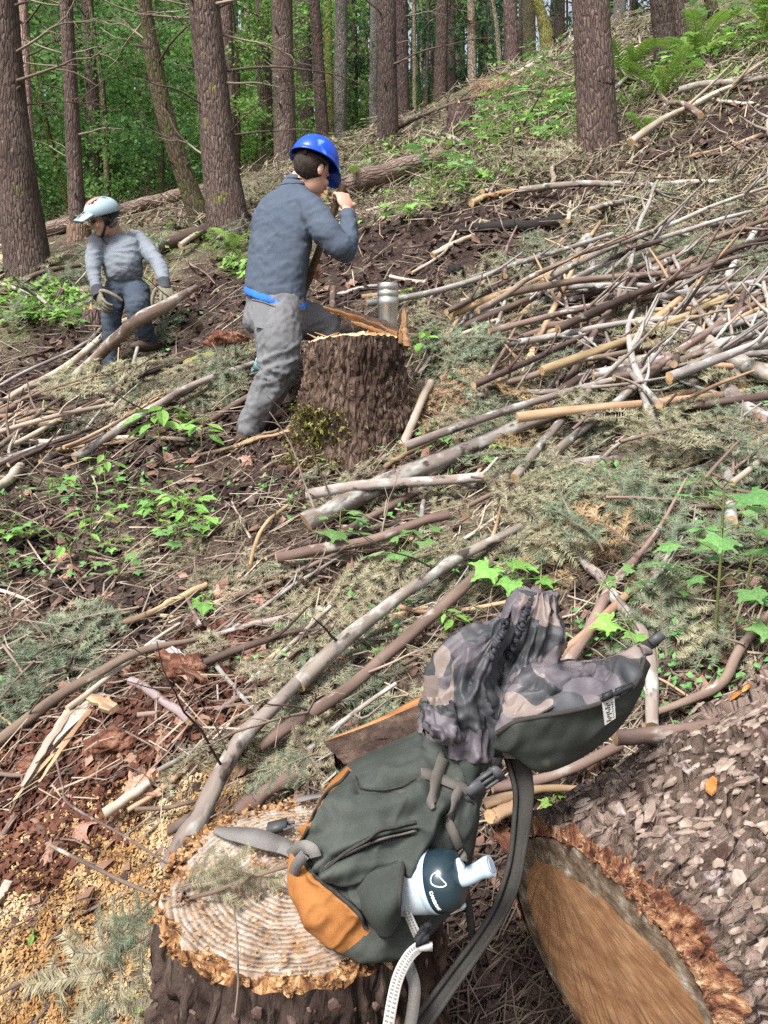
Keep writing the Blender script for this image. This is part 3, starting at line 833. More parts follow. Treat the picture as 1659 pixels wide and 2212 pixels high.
M_FLAKED = flake_material('dark_bark_flake', [(.3, (.045, .028, .022)), (.5, (.095, .062, .05)), (.7, (.19, .135, .11))])

def flake_mesh(seed, L, W, th, mat, name='bark_flake'):
    r_ = random.Random(seed); n = 7
    a = [k / n * 6.283 + r_.uniform(-.3, .3) for k in range(n)]
    q = [(math.cos(t) * L * r_.uniform(.7, 1.1), math.sin(t) * W * r_.uniform(.7, 1.1)) for t in a]
    cv = r_.uniform(.05, .2)
    V = [(x, y, th - cv * (x * x) / L) for x, y in q] + [(x * 1.12, y * 1.12, -th * .5) for x, y in q] + [(0, 0, th * 1.5)]
    F3 = [(k, (k + 1) % n, 2 * n) for k in range(n)]
    F4 = [(k, n + k, n + (k + 1) % n, (k + 1) % n) for k in range(n)]
    g = Geo(); g.add(V, [np.array(F3), np.array(F4)], 0, np.array(V) + seed * 1.3)
    return g.mesh(name, mat, smooth=False)

def rot_to(ax, ay, az):
    return Matrix(((ax[0], ay[0], az[0]), (ax[1], ay[1], az[1]), (ax[2], ay[2], az[2]))).to_4x4()

# ---- the log on the right, its sawn face towards us
LA = nrm((.85147, .47864, .21425))            # axis, pointing away up the slope
LC = P(1318, 2114, 1.107)
LS = nrm(np.cross(LA, (0, 0, 1.0))); LT = np.cross(LS, LA)       # LT points up
LR = .205
log = root('sawn_log', tuple(LC), 'thick flaky barked log lying on the right, its orange brown sawn face towards us', 'log')
def log_pt(th, s, r):
    th = np.asarray(th); s = np.asarray(s); r = np.asarray(r)
    return (np.cos(th) * r)[..., None] * LS + (np.sin(th) * r)[..., None] * LT + s[..., None] * LA
NT_, NL_ = 300, 210
th = np.arange(NT_) / NT_ * 2 * math.pi
sl = np.concatenate((np.linspace(0, .7, 150), np.linspace(.71, 2.1, NL_ - 150)))
TH, SL = np.meshgrid(th, sl)
q = np.stack((np.cos(TH) * .22, np.sin(TH) * .22, SL), -1).reshape(-1, 3)
f1, f2, idv = worley(q * np.array((52, 52, 30)) + (fbm(q * 20, 3, 4) - .5)[:, None] * 2.2, 3)
g1, g2, idw = worley(q * np.array((17, 17, 9)) + (fbm(q * 10, 3, 9) - .5)[:, None] * 2.0, 5)
disp = .014 * sstep(.0, .16, f2 - f1) * (.2 + idv) + .020 * sstep(0, .12, g2 - g1) * (.15 + idw) + (fbm(q * 70, 3, 2) - .5) * .008
edge = .018 * (fbm(q * np.array((18, 18, 3)), 3, 12) - .5) * 2
s_in = .012 + .034 * np.exp(-(((TH.ravel() - .85 + math.pi) % (2 * math.pi) - math.pi) / .62) ** 2) + edge * .6      # how far the torn rim bites back
RR_ = LR + .012 + disp + .010 * np.sin(2 * TH.ravel() + 1)
sv = np.maximum(SL.ravel(), 0)
front = 1 - sstep(0, 1, sv / np.maximum(s_in, .012))
RR_ = RR_ * (1 - front) + (LR + .004 + .25 * disp + (fbm(q * 90, 3, 31) - .5) * .012) * front
g = Geo()
V = log_pt(TH.ravel(), sv, RR_)
Fq = grid_faces(NL_, NT_, True)
fm = front[Fq].mean(1)
g.add(V, Fq[fm <= .12], 0, q); g.add(V, Fq[fm > .12], 1, q)
g.build('bark', [M_LOGBARK, M_CHAMFER], log)
g = Geo()
rr = np.concatenate((np.linspace(0.001, .178, 26), np.linspace(.184, LR + .005, 6)))
TH2, R2 = np.meshgrid(th[::2], rr)
hz = (fbm(np.stack((np.cos(TH2) * R2, np.sin(TH2) * R2, 0 * R2), -1).reshape(-1, 3) * 40, 3, 2) - .5) * .003
wob = (1 + .05 * (fbm(np.stack((np.cos(TH2), np.sin(TH2), 0 * R2), -1).reshape(-1, 3) * 2.2, 3, 7) - .5) * np.clip(R2.ravel() / LR, 0, 1))
V = log_pt(TH2.ravel(), hz - .004 + .006 * (R2.ravel() / LR) ** 6, R2.ravel() * wob)
T2 = np.stack((np.cos(TH2) * R2 + .10, np.sin(TH2) * R2 - .16, 0 * R2), -1).reshape(-1, 3)
Fq = grid_faces(len(rr), len(th[::2]), True)[:, ::-1]
inner = R2.ravel()[Fq].mean(1) < .180 + .012 * np.sin(TH2.ravel()[Fq].mean(1) * 3) - .016 * np.sin(TH2.ravel()[Fq].mean(1) - .4)
g.add(V, Fq[inner], 0, T2); g.add(V, Fq[~inner], 1, T2)
g.build('sawn_face', [M_FACE, M_FACERIM], log)
LOGV = np.stack([np.cos(TH.ravel()) * RR_, np.sin(TH.ravel()) * RR_, sv], 1) @ np.stack((LS, LT, LA))
def on_log(u, v):
    q_ = LOGV + LC - np.array((0, 0, CAMZ)); d_ = q_ @ CAM_F; e_ = np.hypot(CX + (q_ @ CAM_R) / d_ * F0 - u, CY - (q_ @ CAM_U) / d_ * F0 - v)
    k_ = np.where(e_ < 12)[0]; return int(k_[np.argmin(d_[k_])]) if len(k_) else int(np.argmin(e_))
FL = [flake_mesh(k, random.uniform(.006, .013), random.uniform(.003, .0065), random.uniform(.001, .0025), M_FLAKE) for k in range(10)]
FLD = [flake_mesh(30 + k, random.uniform(.006, .013), random.uniform(.003, .007), random.uniform(.001, .003), M_FLAKED) for k in range(8)]
FLO = [flake_mesh(60 + k, random.uniform(.008, .018), random.uniform(.004, .009), random.uniform(.001, .003), M_CHAMFER, 'torn_chip') for k in range(5)]
_r = random.Random(4)
def joined(name, meshes, mats, mts, parent, pick):
    """many flakes as one mesh"""
    g = Geo()
    cache = []
    for me in meshes:
        v = np.zeros(len(me.vertices) * 3, np.float32); me.vertices.foreach_get('co', v); v = v.reshape(-1, 3)
        f3 = np.array([list(p.vertices) for p in me.polygons if len(p.vertices) == 3]); f4 = np.array([list(p.vertices) for p in me.polygons if len(p.vertices) == 4])
        cache.append((v, f3, f4))
    for k, M in enumerate(mts):
        v, f3, f4 = cache[pick(k) % len(cache)]
        Mn = np.array(M)
        g.add(v @ Mn[:3, :3].T + Mn[:3, 3], [q for q in (f3, f4) if len(q)], 0, v + k * .37)
    o = g.build(name, mats, parent, smooth=False)
    return tag(o, kind='stuff')
mts = []
for k in range(3200):
    t_ = _r.uniform(-.5, 3.5); s_ = _r.uniform(.05, 1.0) ** 1.25 + .03
    i = int(np.argmin(np.abs(sl - s_))); j = int((t_ % 6.2832) / 6.2832 * NT_) % NT_
    r_ = RR_[i * NT_ + j] - .0005
    nn = math.cos(t_) * LS + math.sin(t_) * LT
    ax = nrm(LA + .5 * _r.uniform(-1, 1) * np.cross(nn, LA) + nn * _r.uniform(-.10, .12)); ay = nrm(np.cross(nn, ax)); az = np.cross(ax, ay)
    M = Matrix.Translation(Vector(nn * r_ + LA * s_)) @ rot_to(ax, ay, az) @ Matrix.Diagonal((lambda a_: (a_ * 1.3, a_, a_))(_r.choice((_r.uniform(.4, .8), _r.uniform(.7, 1.5)))) + (1,))
    mts.append(M)
for k in range(290):
    o = obj('bark_flake', FL[k % 10], log); o.matrix_local = mts[k] @ Matrix.Scale(1.2, 4)
joined('bark_flakes', FL, M_FLAKE, mts[290:], log, lambda k: k)
mts = []
for k in range(220):
    t_ = _r.gauss(.85, .5); i = 0
    j = int((t_ % 6.2832) / 6.2832 * NT_) % NT_
    sm = max(s_in[j], .012)
    s_ = _r.uniform(.0, 1.1) * sm; sm = max(sm, .012); r_ = LR + .006 + .012 * (s_ / sm)
    nn = math.cos(t_) * LS + math.sin(t_) * LT
    ax = nrm(np.array([_r.gauss(0, 1) for _ in range(3)])); ay = nrm(np.cross(nn - LA * .6, ax)); az = np.cross(ax, ay)
    mts.append(Matrix.Translation(Vector(nn * r_ + LA * s_)) @ rot_to(ax, ay, az) @ Matrix.Diagonal((_r.uniform(.4, .95),) * 3 + (1,)))
joined('torn_chips', FLO, M_CHAMFER, mts, log, lambda k: k)

# ---- stumps
def stump(name, label, c, rt_, rb, h, zdrop, barkmat, topmat, rimmat, nth=240, nz=56, seed=0, tilt=(0, 0), chunk=22, depth=.03, rim=.16, roots=5, cflakes=0, parent_loc=None):
    """c centre of the sawn top, radii at top and foot, h height"""
    rt0 = root(name, tuple(c), label, 'stump')
    th = np.arange(nth) / nth * 2 * math.pi
    zz = np.linspace(0, 1, nz)
    TH, ZZ = np.meshgrid(th, zz)
    q = np.stack((np.cos(TH) * rt_, np.sin(TH) * rt_, ZZ * h), -1).reshape(-1, 3)
    out = fbm(np.stack((np.cos(TH), np.sin(TH), ZZ * .3), -1).reshape(-1, 3) * 1.7 + seed, 3, seed) - .5
    f1, f2, idv = worley(q * np.array((chunk, chunk, chunk * .30)) + (fbm(q * 12, 3, seed + 4) - .5)[:, None] * 1.2, seed + 3)
    g1, g2, idw = worley(q * np.array((chunk, chunk, chunk * .6)) * 2.4 + (fbm(q * 30, 2, seed + 5) - .5)[:, None] * 1.2, seed + 8)
    disp = depth * (sstep(0, .28, f2 - f1) * (.35 + .65 * idv) - .5) + depth * .35 * (sstep(0, .3, g2 - g1) * idw - .3) + (fbm(q * 60, 3, seed + 1) - .5) * .010
    fl = ZZ.ravel() ** 1.7
    lobes = (.5 + .5 * np.cos(TH.ravel() * roots + seed)) * fl ** 1.6
    topf = sstep(.0, .10, ZZ.ravel())
    rad = (rt_ * (1 - fl) + rb * fl) * (1 + .13 * out) + disp * (.10 + .90 * topf) + depth * .35 * topf + (rb - rt_) * .5 * lobes
    top = .020 * (fbm(np.stack((np.cos(TH), np.sin(TH), 0 * TH), -1).reshape(-1, 3) * 9, 3, seed + 6) - .55)
    X, Y = np.cos(TH.ravel()) * rad, np.sin(TH.ravel()) * rad
    Zt = tilt[0] * X + tilt[1] * Y
    Z = -ZZ.ravel() * h + (Zt + top - .008) * (1 - ZZ.ravel())
    V = np.stack((X, Y, Z), 1)
    g = Geo(); g.add(V, grid_faces(nz, nth, True)[:, ::-1], 0, q)
    g.build('bark', barkmat, rt0)
    rr = np.concatenate((np.linspace(.001, 1 - rim, 50), np.linspace(1 - rim + .004, 1, 14)))
    TH2, R2 = np.meshgrid(th, rr)
    edge = rad[:nth][None, :].repeat(len(rr), 0) * 1.0
    soft = rt_ * (1 + .13 * out[:nth])[None, :].repeat(len(rr), 0)
    rimw = sstep(1 - rim - .02, 1, R2)
    rad2 = R2 * (soft * (1 - rimw) + edge * rimw)
    X, Y = np.cos(TH2) * rad2, np.sin(TH2) * rad2
    q2 = np.stack((X, Y, 0 * X), -1).reshape(-1, 3)
    rough = (fbm(q2 * 45, 3, seed + 2) - .5) * .006 + (fbm(q2 * 9, 2, seed + 3) - .5) * .010
    rq = (fbm(q2 * 75, 4, seed + 12) - .60) * .052 * sstep(1 - rim, 1 - rim * .3, R2.ravel())
    Z = tilt[0] * X.ravel() + tilt[1] * Y.ravel() + rough + rq
    Z = Z * (1 - sstep(.97, 1, R2.ravel())) + V[:nth, 2][None, :].repeat(len(rr), 0).ravel() * sstep(.97, 1, R2.ravel())
    Fq = grid_faces(len(rr), nth, True)
    mR = R2.ravel()[Fq].mean(1); wv = (vnoise(q2 * 22, seed + 9) - .5)[Fq].mean(1)
    inner = mR < 1 - rim + wv * .22
    g = Geo(); V2 = np.stack((X.ravel(), Y.ravel(), Z), 1)
    g.add(V2, Fq[inner], 0, q2); g.add(V2, Fq[~inner], 1, q2)
    g.build('sawn_top', [topmat, rimmat], rt0)
    return rt0, V[:, :], th, nth, nz

FS_C = P(640, 1897, 1.15)
fstump, FSV, _, _, _ = stump('near_stump', 'broad pale ringed stump in front with the backpack on it', FS_C, .205, .26, .62, 0, M_STUMPBARK, M_STUMPTOP, M_RIM, seed=3, chunk=30, depth=.026, rim=.085, roots=4)
mts = []
for k in range(450):
    i = _r.randrange(2, 40); j = _r.randrange(240); p = FSV[i * 240 + j]; t_ = j / 240 * 6.2832
    if math.sin(t_) > .4: continue
    nn = np.array((math.cos(t_), math.sin(t_), 0)); ax = nrm((_r.uniform(-.6, .6) * -math.sin(t_) + nn[0] * .15, _r.uniform(-.6, .6) * math.cos(t_) + nn[1] * .15, 1)); ay = nrm(np.cross(nn, ax)); az = np.cross(ax, ay)
    mts.append(Matrix.Translation(Vector(p)) @ rot_to(ax, ay, az) @ Matrix.Diagonal((_r.uniform(.5, 1.3),) * 3 + (1,)))
joined('bark_flakes', FLD, M_FLAKED, mts, fstump, lambda k: k)

M_MIDBARK = bark_mat('cracked_stump_bark', (.055, .035, .027), (.138, .091, .070), (.255, .185, .148), 60, rnd=0, over=(((.28, .13, .06), 8, .66, .74), ((.04, .025, .02), 5, .48, .66)))
M_MIDTOP = cut_mat('fresh_stump_top', [(.30, (.30, .14, .055)), (.44, (.56, .34, .17)), (.58, (.72, .52, .32)), (.75, (.82, .68, .49))], 60, over=(((.36, .16, .06), 9, .57, .66),))
MS_C = P(764, 736, 3.72)
mstump, MSV, _, _, _ = stump('middle_stump', 'tall dark barked stump in the middle with a steel tumbler and torn splinter on top', MS_C, .232, .370, MS_C[2] - H(MS_C[0], MS_C[1])[0] + .22, 0, M_MIDBARK, M_MIDTOP, M_MIDTOP, seed=8, tilt=(.06, -.13), chunk=30, depth=.026, rim=.08, roots=5)
mts = []
for k in range(380):
    i = _r.randrange(1, 52); j = _r.randrange(240); p = MSV[i * 240 + j]; t_ = j / 240 * 6.2832
    if math.sin(t_) > .2: continue
    nn = np.array((math.cos(t_), math.sin(t_), 0)); ax = nrm((nn[0] * .2, nn[1] * .2, 1)) + .5 * _r.uniform(-1, 1) * np.array((-nn[1], nn[0], 0)); ax = nrm(ax); ay = nrm(np.cross(nn, ax)); az = np.cross(ax, ay)
    mts.append(Matrix.Translation(Vector(p + nn * .002)) @ rot_to(ax, ay, az) @ Matrix.Diagonal((_r.uniform(.9, 2.2),) * 3 + (1,)))
joined('bark_flakes', FLD, M_FLAKED, mts, mstump, lambda k: k)
# moss on its foot
M_MOSS = mk('yellow_moss', [(.3, (.10, .09, .02)), (.5, (.23, .21, .06)), (.7, (.38, .36, .13))], 30, bump=1, bdist=.02)
def moss_tufts(parent, pts, seed, size=.02):
    rg = np.random.default_rng(seed); g = Geo()
    for p in pts:
        for k in range(16):
            d = nrm(rg.normal(size=3)); s = size * rg.uniform(.4, 1.2); a = nrm(np.cross(d, (0, .3, 1.))); o_ = p + rg.normal(size=3) * size * .9
            g.add([o_ - a * s * .3, o_ + a * s * .3, o_ + d * s], np.array([(0, 1, 2)]))
    return tag(g.build('moss', M_MOSS, parent, smooth=False), kind='stuff')
mp = []
for k in range(260):
    t_ = _r.gauss(4.05, .42); i = _r.randrange(27, 52); j = int((t_ % 6.2832) / 6.2832 * 240) % 240
    if vnoise(np.array([MSV[i * 240 + j] * 16]), 4)[0] > .42: mp.append(MSV[i * 240 + j])
moss_tufts(mstump, mp, 3, .026)
# hinge of torn wood and the bark spike left standing
M_TORN = mk('torn_orange_wood', [(.3, (.17, .080, .036)), (.5, (.37, .21, .105)), (.7, (.58, .41, .25))], 14, (1, 1, .15), bump=.8, bdist=.006)
def splint(g, a, b, w, th, up, m0, m1, seed, n=16, tip=.15):
    """a torn slat from a to b, ragged edges, wood on one face and bark on the other"""
    r_ = np.random.default_rng(seed); a = np.asarray(a, float); b = np.asarray(b, float)
    t = nrm(b - a); s = nrm(np.cross(t, up)); u = np.cross(s, t)
    L = np.linalg.norm(b - a); k = np.linspace(0, 1, n)
    wl = w * (1 - (1 - tip) * k ** 1.5) * (1 + r_.uniform(-.25, .25, n)); wr = w * (1 - (1 - tip) * k ** 1.5) * (1 + r_.uniform(-.25, .25, n))
    tt = th * (1 - .6 * k) * (1 + r_.uniform(-.3, .3, n))
    c = a + np.outer(k, b - a) + np.outer(np.sin(k * 3.1) * L * .02, u)
    ring = np.stack((c - s * wl[:, None] / 2 + u * tt[:, None] / 2, c + s * wr[:, None] / 2 + u * tt[:, None] / 2, c + s * wr[:, None] * .48 - u * tt[:, None] / 2, c - s * wl[:, None] * .48 - u * tt[:, None] / 2), 1)
    T = np.zeros((n, 4, 3)); T[:, 0, 0] = -w; T[:, 1, 0] = w; T[:, 2, 0] = w; T[:, 3, 0] = -w; T[:, 2:, 1] = th; T[:, :, 2] = (k * L)[:, None]; T += seed * 2.1
    F = grid_faces(n, 4, True); mi = np.tile(np.array((m1, m0, m0, m0)), n - 1)
    for mm in set(mi): g.add(ring.reshape(-1, 3), F[mi == mm], mm, T.reshape(-1, 3))
    g.add(np.vstack((ring[0], ring[-1])), np.array([(3, 2, 1, 0), (4, 5, 6, 7)]), m0)
g = Geo()
splint(g, P(868, 722, 3.74) - MS_C, P(700, 664, 3.92) - MS_C, .085, .045, np.array((.1, -.3, 1)), 0, 1, 5, tip=.2)
splint(g, P(872, 735, 3.72) - MS_C, P(760, 694, 3.80) - MS_C, .05, .03, np.array((.1, -.3, 1)), 0, 1, 6, tip=.3)
g.build('splinter', [M_TORN, M_MIDBARK], mstump)
g = Geo()
splint(g, P(874, 752, 3.68) - MS_C, P(872, 668, 3.70) - MS_C, .055, .05, np.array((-1, -.4, 0)), 0, 1, 7, tip=.25)
splint(g, P(862, 745, 3.66) - MS_C, P(868, 700, 3.68) - MS_C, .04, .03, np.array((-1, -.4, 0)), 0, 1, 8, tip=.2)
g.build('bark_spike', [M_TORN, M_MIDBARK], mstump)
g = Geo()
for k in range(26):
    x, y = _r.uniform(-.2, .12), _r.uniform(-.16, .12)
    p = np.array((x, y, .06 * x - .13 * y + .006)); d = np.array((_r.uniform(-.06, .06), _r.uniform(-.02, .02), _r.uniform(0, .025)))
    splint(g, p, p + d, .012, .006, np.array((0, 0, 1.)), 0, 0, k, n=4)
tag(g.build('torn_fibres', [M_TORN], mstump), kind='stuff')

# small stumps up the slope
B_LOGQ = bark_mat('half_peeled_bark', (.10, .062, .045), (.22, .145, .105), (.38, .28, .20), 36, rnd=0)
def small_stump(u, v, wpx, hpx, label, mat, top, seed, lean=0):
    b = G(u, v); d = np.linalg.norm(b - np.array((0, 0, CAMZ))) * .98
    r = wpx / 2 * d / F0; h = hpx * d / F0
    rt0 = root('small_stump', tuple(b), label, 'stump')
    g = Geo(); n = 14
    tube(g, resample([(0, 0, -.2), (0, 0, h * .3), (lean * h, 0, h)], n), np.linspace(r * 1.25, r, n), 22, 0, 1, amp=.12, freq=9, seed=seed)
    g.build('bark', [mat, top], rt0)
    g = Geo(); rr_ = random.Random(seed)
    for k in range(9):
        a = rr_.uniform(0, 6.28); p = np.array((math.cos(a) * r * .8 + lean * h, math.sin(a) * r * .8, h - .02))
        splint(g, p, p + np.array((rr_.uniform(-.1, .1), rr_.uniform(-.1, .1), rr_.uniform(.3, 1))) * r * rr_.uniform(.4, .9), r * .4, r * .15, np.array((math.cos(a), math.sin(a), 0)), 0, 0, seed * 20 + k, n=5)
    g.build('splinter', [M_TORN], rt0)
    return rt0
small_stump(992, 275, 44, 38, 'broken-topped brown stump with a flat torn cap in the undergrowth', B_FIR, M_TORN, 1)
small_stump(205, 705, 42, 32, 'low brown stump just behind the knees of the helmeted man', B_FIR, M_TORN, 2)
small_stump(133, 655, 18, 28, 'small jagged orange stump left of the helmeted man', B_FIR, M_TORN, 3, .2)
small_stump(172, 515, 42, 24, 'peeled torn stump foot behind the bike helmet', B_LOGQ, M_TORN, 4)

# the slab of a cut round behind the pack
M_SLABTOP = mk('orange_weathered_wood', [(.3, (.20, .075, .025)), (.5, (.43, .20, .075)), (.7, (.60, .34, .15))], 10, (1, 1, 1), bump=.5)
M_SLABDARK = mk('dark_rotted_side', [(.3, (.022, .013, .010)), (.5, (.065, .040, .030)), (.66, (.13, .085, .062)), (.8, (.24, .16, .115))], 26, bump=1, bdist=.02)
g = Geo()
A = [P(698, 1603, 1.72), P(800, 1566, 1.72), P(930, 1512, 1.70), P(1010, 1490, 1.68)]
Bk = [P(728, 1588, 1.80), P(812, 1553, 1.81), P(925, 1496, 1.80), P(1000, 1475, 1.78)]
dn = [P(742, 1652, 1.62), P(810, 1650, 1.60), P(930, 1640, 1.58), P(1010, 1640, 1.56)]
ctr = np.mean(A, axis=0)
n = 24
rows = [resample(Bk, n) - np.array((0, 0, .12)), resample(Bk, n)]
a_, d_, b_ = resample(A, n), resample(dn, n), resample(Bk, n)
for k in range(1, 4): rows.append(b_ + (a_ - b_) * k / 4)
i_top = len(rows)
rows.append(a_)
for k in range(1, 11): rows.append(a_ + (d_ - a_) * k / 10)
rows = np.array(rows) - ctr
qq = rows.reshape(-1, 3)
nz = (fbm(qq * 30, 4, 4) - .5)
wgt = np.zeros(rows.shape[:2]); wgt[i_top + 1:] = 1; wgt[1:i_top + 1] = .15
qq2 = qq + np.outer(nz * wgt.ravel() * .05, np.array((-.2, -1, .2)))
Fg = grid_faces(len(rows), n); ri = np.arange(len(Fg)) // (n - 1)
g.add(qq2, Fg[ri >= i_top], 1, qq); g.add(qq2, Fg[ri < i_top], 0, qq)
for e in (0, n - 1):
    idx = np.arange(len(rows)) * n + e
    c = qq2[idx].mean(0)
    VV = np.vstack((qq2[idx], c)); g.add(VV, np.array([(k, k + 1, len(idx)) for k in range(len(idx) - 1)]), 1)
slab = g.build('wood_slab', [M_SLABTOP, M_SLABDARK], smooth=True)
slab.location = ctr
tag(slab, 'dark slab of cut wood with an orange top edge lying behind the backpack', 'wood slab')

_rg = np.random.default_rng(31)
def on_top(name, label, n, l0, l1, w, mat, parent, c, r, seed):
    """bits lying on a sawn top"""
    rg = np.random.default_rng(seed); a = rg.uniform(0, 6.28, n); q = r * np.sqrt(rg.random(n)); p = np.stack((q * np.cos(a), q * np.sin(a), .006 + .008 * rg.random(n)), 1)
    a = rg.uniform(0, 6.28, n); d = np.stack((np.cos(a), np.sin(a), rg.normal(size=n) * .12), 1); l = rg.uniform(l0, l1, n)[:, None]; b = np.stack((-np.sin(a), np.cos(a), rg.normal(size=n) * .4), 1) * w * rg.uniform(.5, 1.3, n)[:, None]
    g = Geo(); g.add(np.stack((p - d * l / 2, p + b / 2, p + d * l / 2, p - b / 2), 1).reshape(-1, 3), np.arange(n * 4).reshape(-1, 4))
    return tag(g.build(name, mat, parent, smooth=False), kind='stuff')
M_DUST = mk('loose_sawdust', [(.3, (.20, .11, .05)), (.5, (.38, .24, .12)), (.7, (.58, .45, .28))], 9, bump=0)
M_NDL = mk('loose_needles', [(.3, (.16, .10, .05)), (.7, (.36, .27, .16))], 9, bump=0)
on_top('sawdust', '', 1100, .003, .010, .004, M_DUST, fstump, FS_C, .195, 1)
on_top('loose_needles', '', 260, .012, .035, .0016, M_NDL, fstump, FS_C, .19, 2)

mts = []
for k in range(420):
    j = _r.randrange(240); t_ = j / 240 * 6.2832; p = FSV[j].copy(); rr_ = math.hypot(p[0], p[1]); sc_ = _r.uniform(.86, 1.0); p = np.array((p[0] * sc_, p[1] * sc_, p[2] + .004))
    ax = nrm(np.array([_r.gauss(0, 1), _r.gauss(0, 1), _r.gauss(0, .5)])); az = nrm(np.array((_r.gauss(0, .4), _r.gauss(0, .4), 1))); ay = nrm(np.cross(az, ax)); ax = np.cross(ay, az)
    mts.append(Matrix.Translation(Vector(p)) @ rot_to(ax, ay, az) @ Matrix.Diagonal((_r.uniform(.4, 1.2),) * 3 + (1,)))
joined('torn_chips', FLO, M_RIM, mts, fstump, lambda k: k)

M_SCAR = mk('orange_scar', [(.3, (.22, .075, .018)), (.5, (.40, .16, .045)), (.7, (.52, .27, .10))], 40, bump=.8)
for (u_, v_, a_, b_, ang_) in ((1532, 1690, .020, .009, .5), (1585, 1494, .026, .008, .45), (1610, 1483, .016, .006, .3)):
    k_ = on_log(u_, v_); t_ = TH.ravel()[k_]; nn = math.cos(t_) * LS + math.sin(t_) * LT
    ax = nrm(math.cos(ang_) * LA + math.sin(ang_) * np.cross(nn, LA)); ay = np.cross(nn, ax)
    o = obj('bark_scar', flake_mesh(int(u_), a_, b_, .003, M_SCAR, 'bark_scar'), log); o.matrix_local = Matrix.Translation(Vector(LOGV[k_] + nn * .003)) @ rot_to(ax, ay, nn)
# ================================================================== branches and sticks
def stick_mat(name, cols, over, scale=12, bump=.5):
    return mk(name, cols, scale, (1, 1, .25), over=over, bump=bump, bscale=40, bdist=.004, rnd=.18)
S_LICH = stick_mat('lichened_branch', [(.3, (.11, .085, .072)), (.5, (.22, .18, .155)), (.7, (.32, .28, .25))], [((.37, .375, .345), 24, .50, .66, (1, 1, .5)), ((.055, .042, .035), 22, .58, .66, (1, 1, .6))])
S_LICHB = stick_mat('brown_lichened_bark', [(.3, (.07, .046, .036)), (.5, (.16, .11, .088)), (.7, (.27, .20, .165))], [((.33, .32, .29), 20, .52, .66, (1, 1, .5))])
S_BROWN = stick_mat('brown_branch', [(.3, (.070, .045, .036)), (.5, (.155, .105, .084)), (.7, (.26, .19, .155))], [((.36, .33, .29), 18, .60, .68, (1, 1, .5))])
S_TAN = stick_mat('peeled_branch', [(.3, (.19, .115, .065)), (.5, (.36, .245, .148)), (.7, (.52, .39, .255))], [((.15, .095, .07), 9, .54, .62, (1, 1, .2))])
S_PALE = stick_mat('bare_pale_branch', [(.3, (.24, .19, .145)), (.5, (.38, .315, .25)), (.7, (.52, .455, .37))], [((.22, .16, .12), 12, .6, .7, (1, 1, .2))])
S_GREY = stick_mat('grey_branch', [(.3, (.13, .115, .105)), (.5, (.26, .235, .22)), (.7, (.38, .36, .345))], [((.42, .42, .39), 28, .54, .68, (1, 1, .5))])
S_DARK = stick_mat('dark_branch', [(.3, (.035, .024, .020)), (.5, (.085, .058, .048)), (.7, (.17, .125, .105))], [((.28, .25, .22), 16, .63, .7, (1, 1, .5))])
S_MOSS = stick_mat('mossy_branch', [(.3, (.13, .13, .03)), (.5, (.25, .26, .07)), (.7, (.36, .38, .13))], [((.10, .07, .045), 8, .58, .66, (1, 1, .4))])
S_BLACK = stick_mat('charred_wood', [(.3, (.008, .007, .007)), (.6, (.022, .019, .018)), (.8, (.05, .045, .042))], [])
S_PURP = stick_mat('smooth_purple_bark', [(.3, (.13, .095, .09)), (.5, (.235, .18, .175)), (.7, (.33, .27, .26))], [((.10, .065, .055), 14, .6, .68, (1, 1, .4))])
M_CUT = mk('cut_wood_end', [(.3, (.40, .24, .11)), (.6, (.62, .44, .26))], 20, bump=.3)

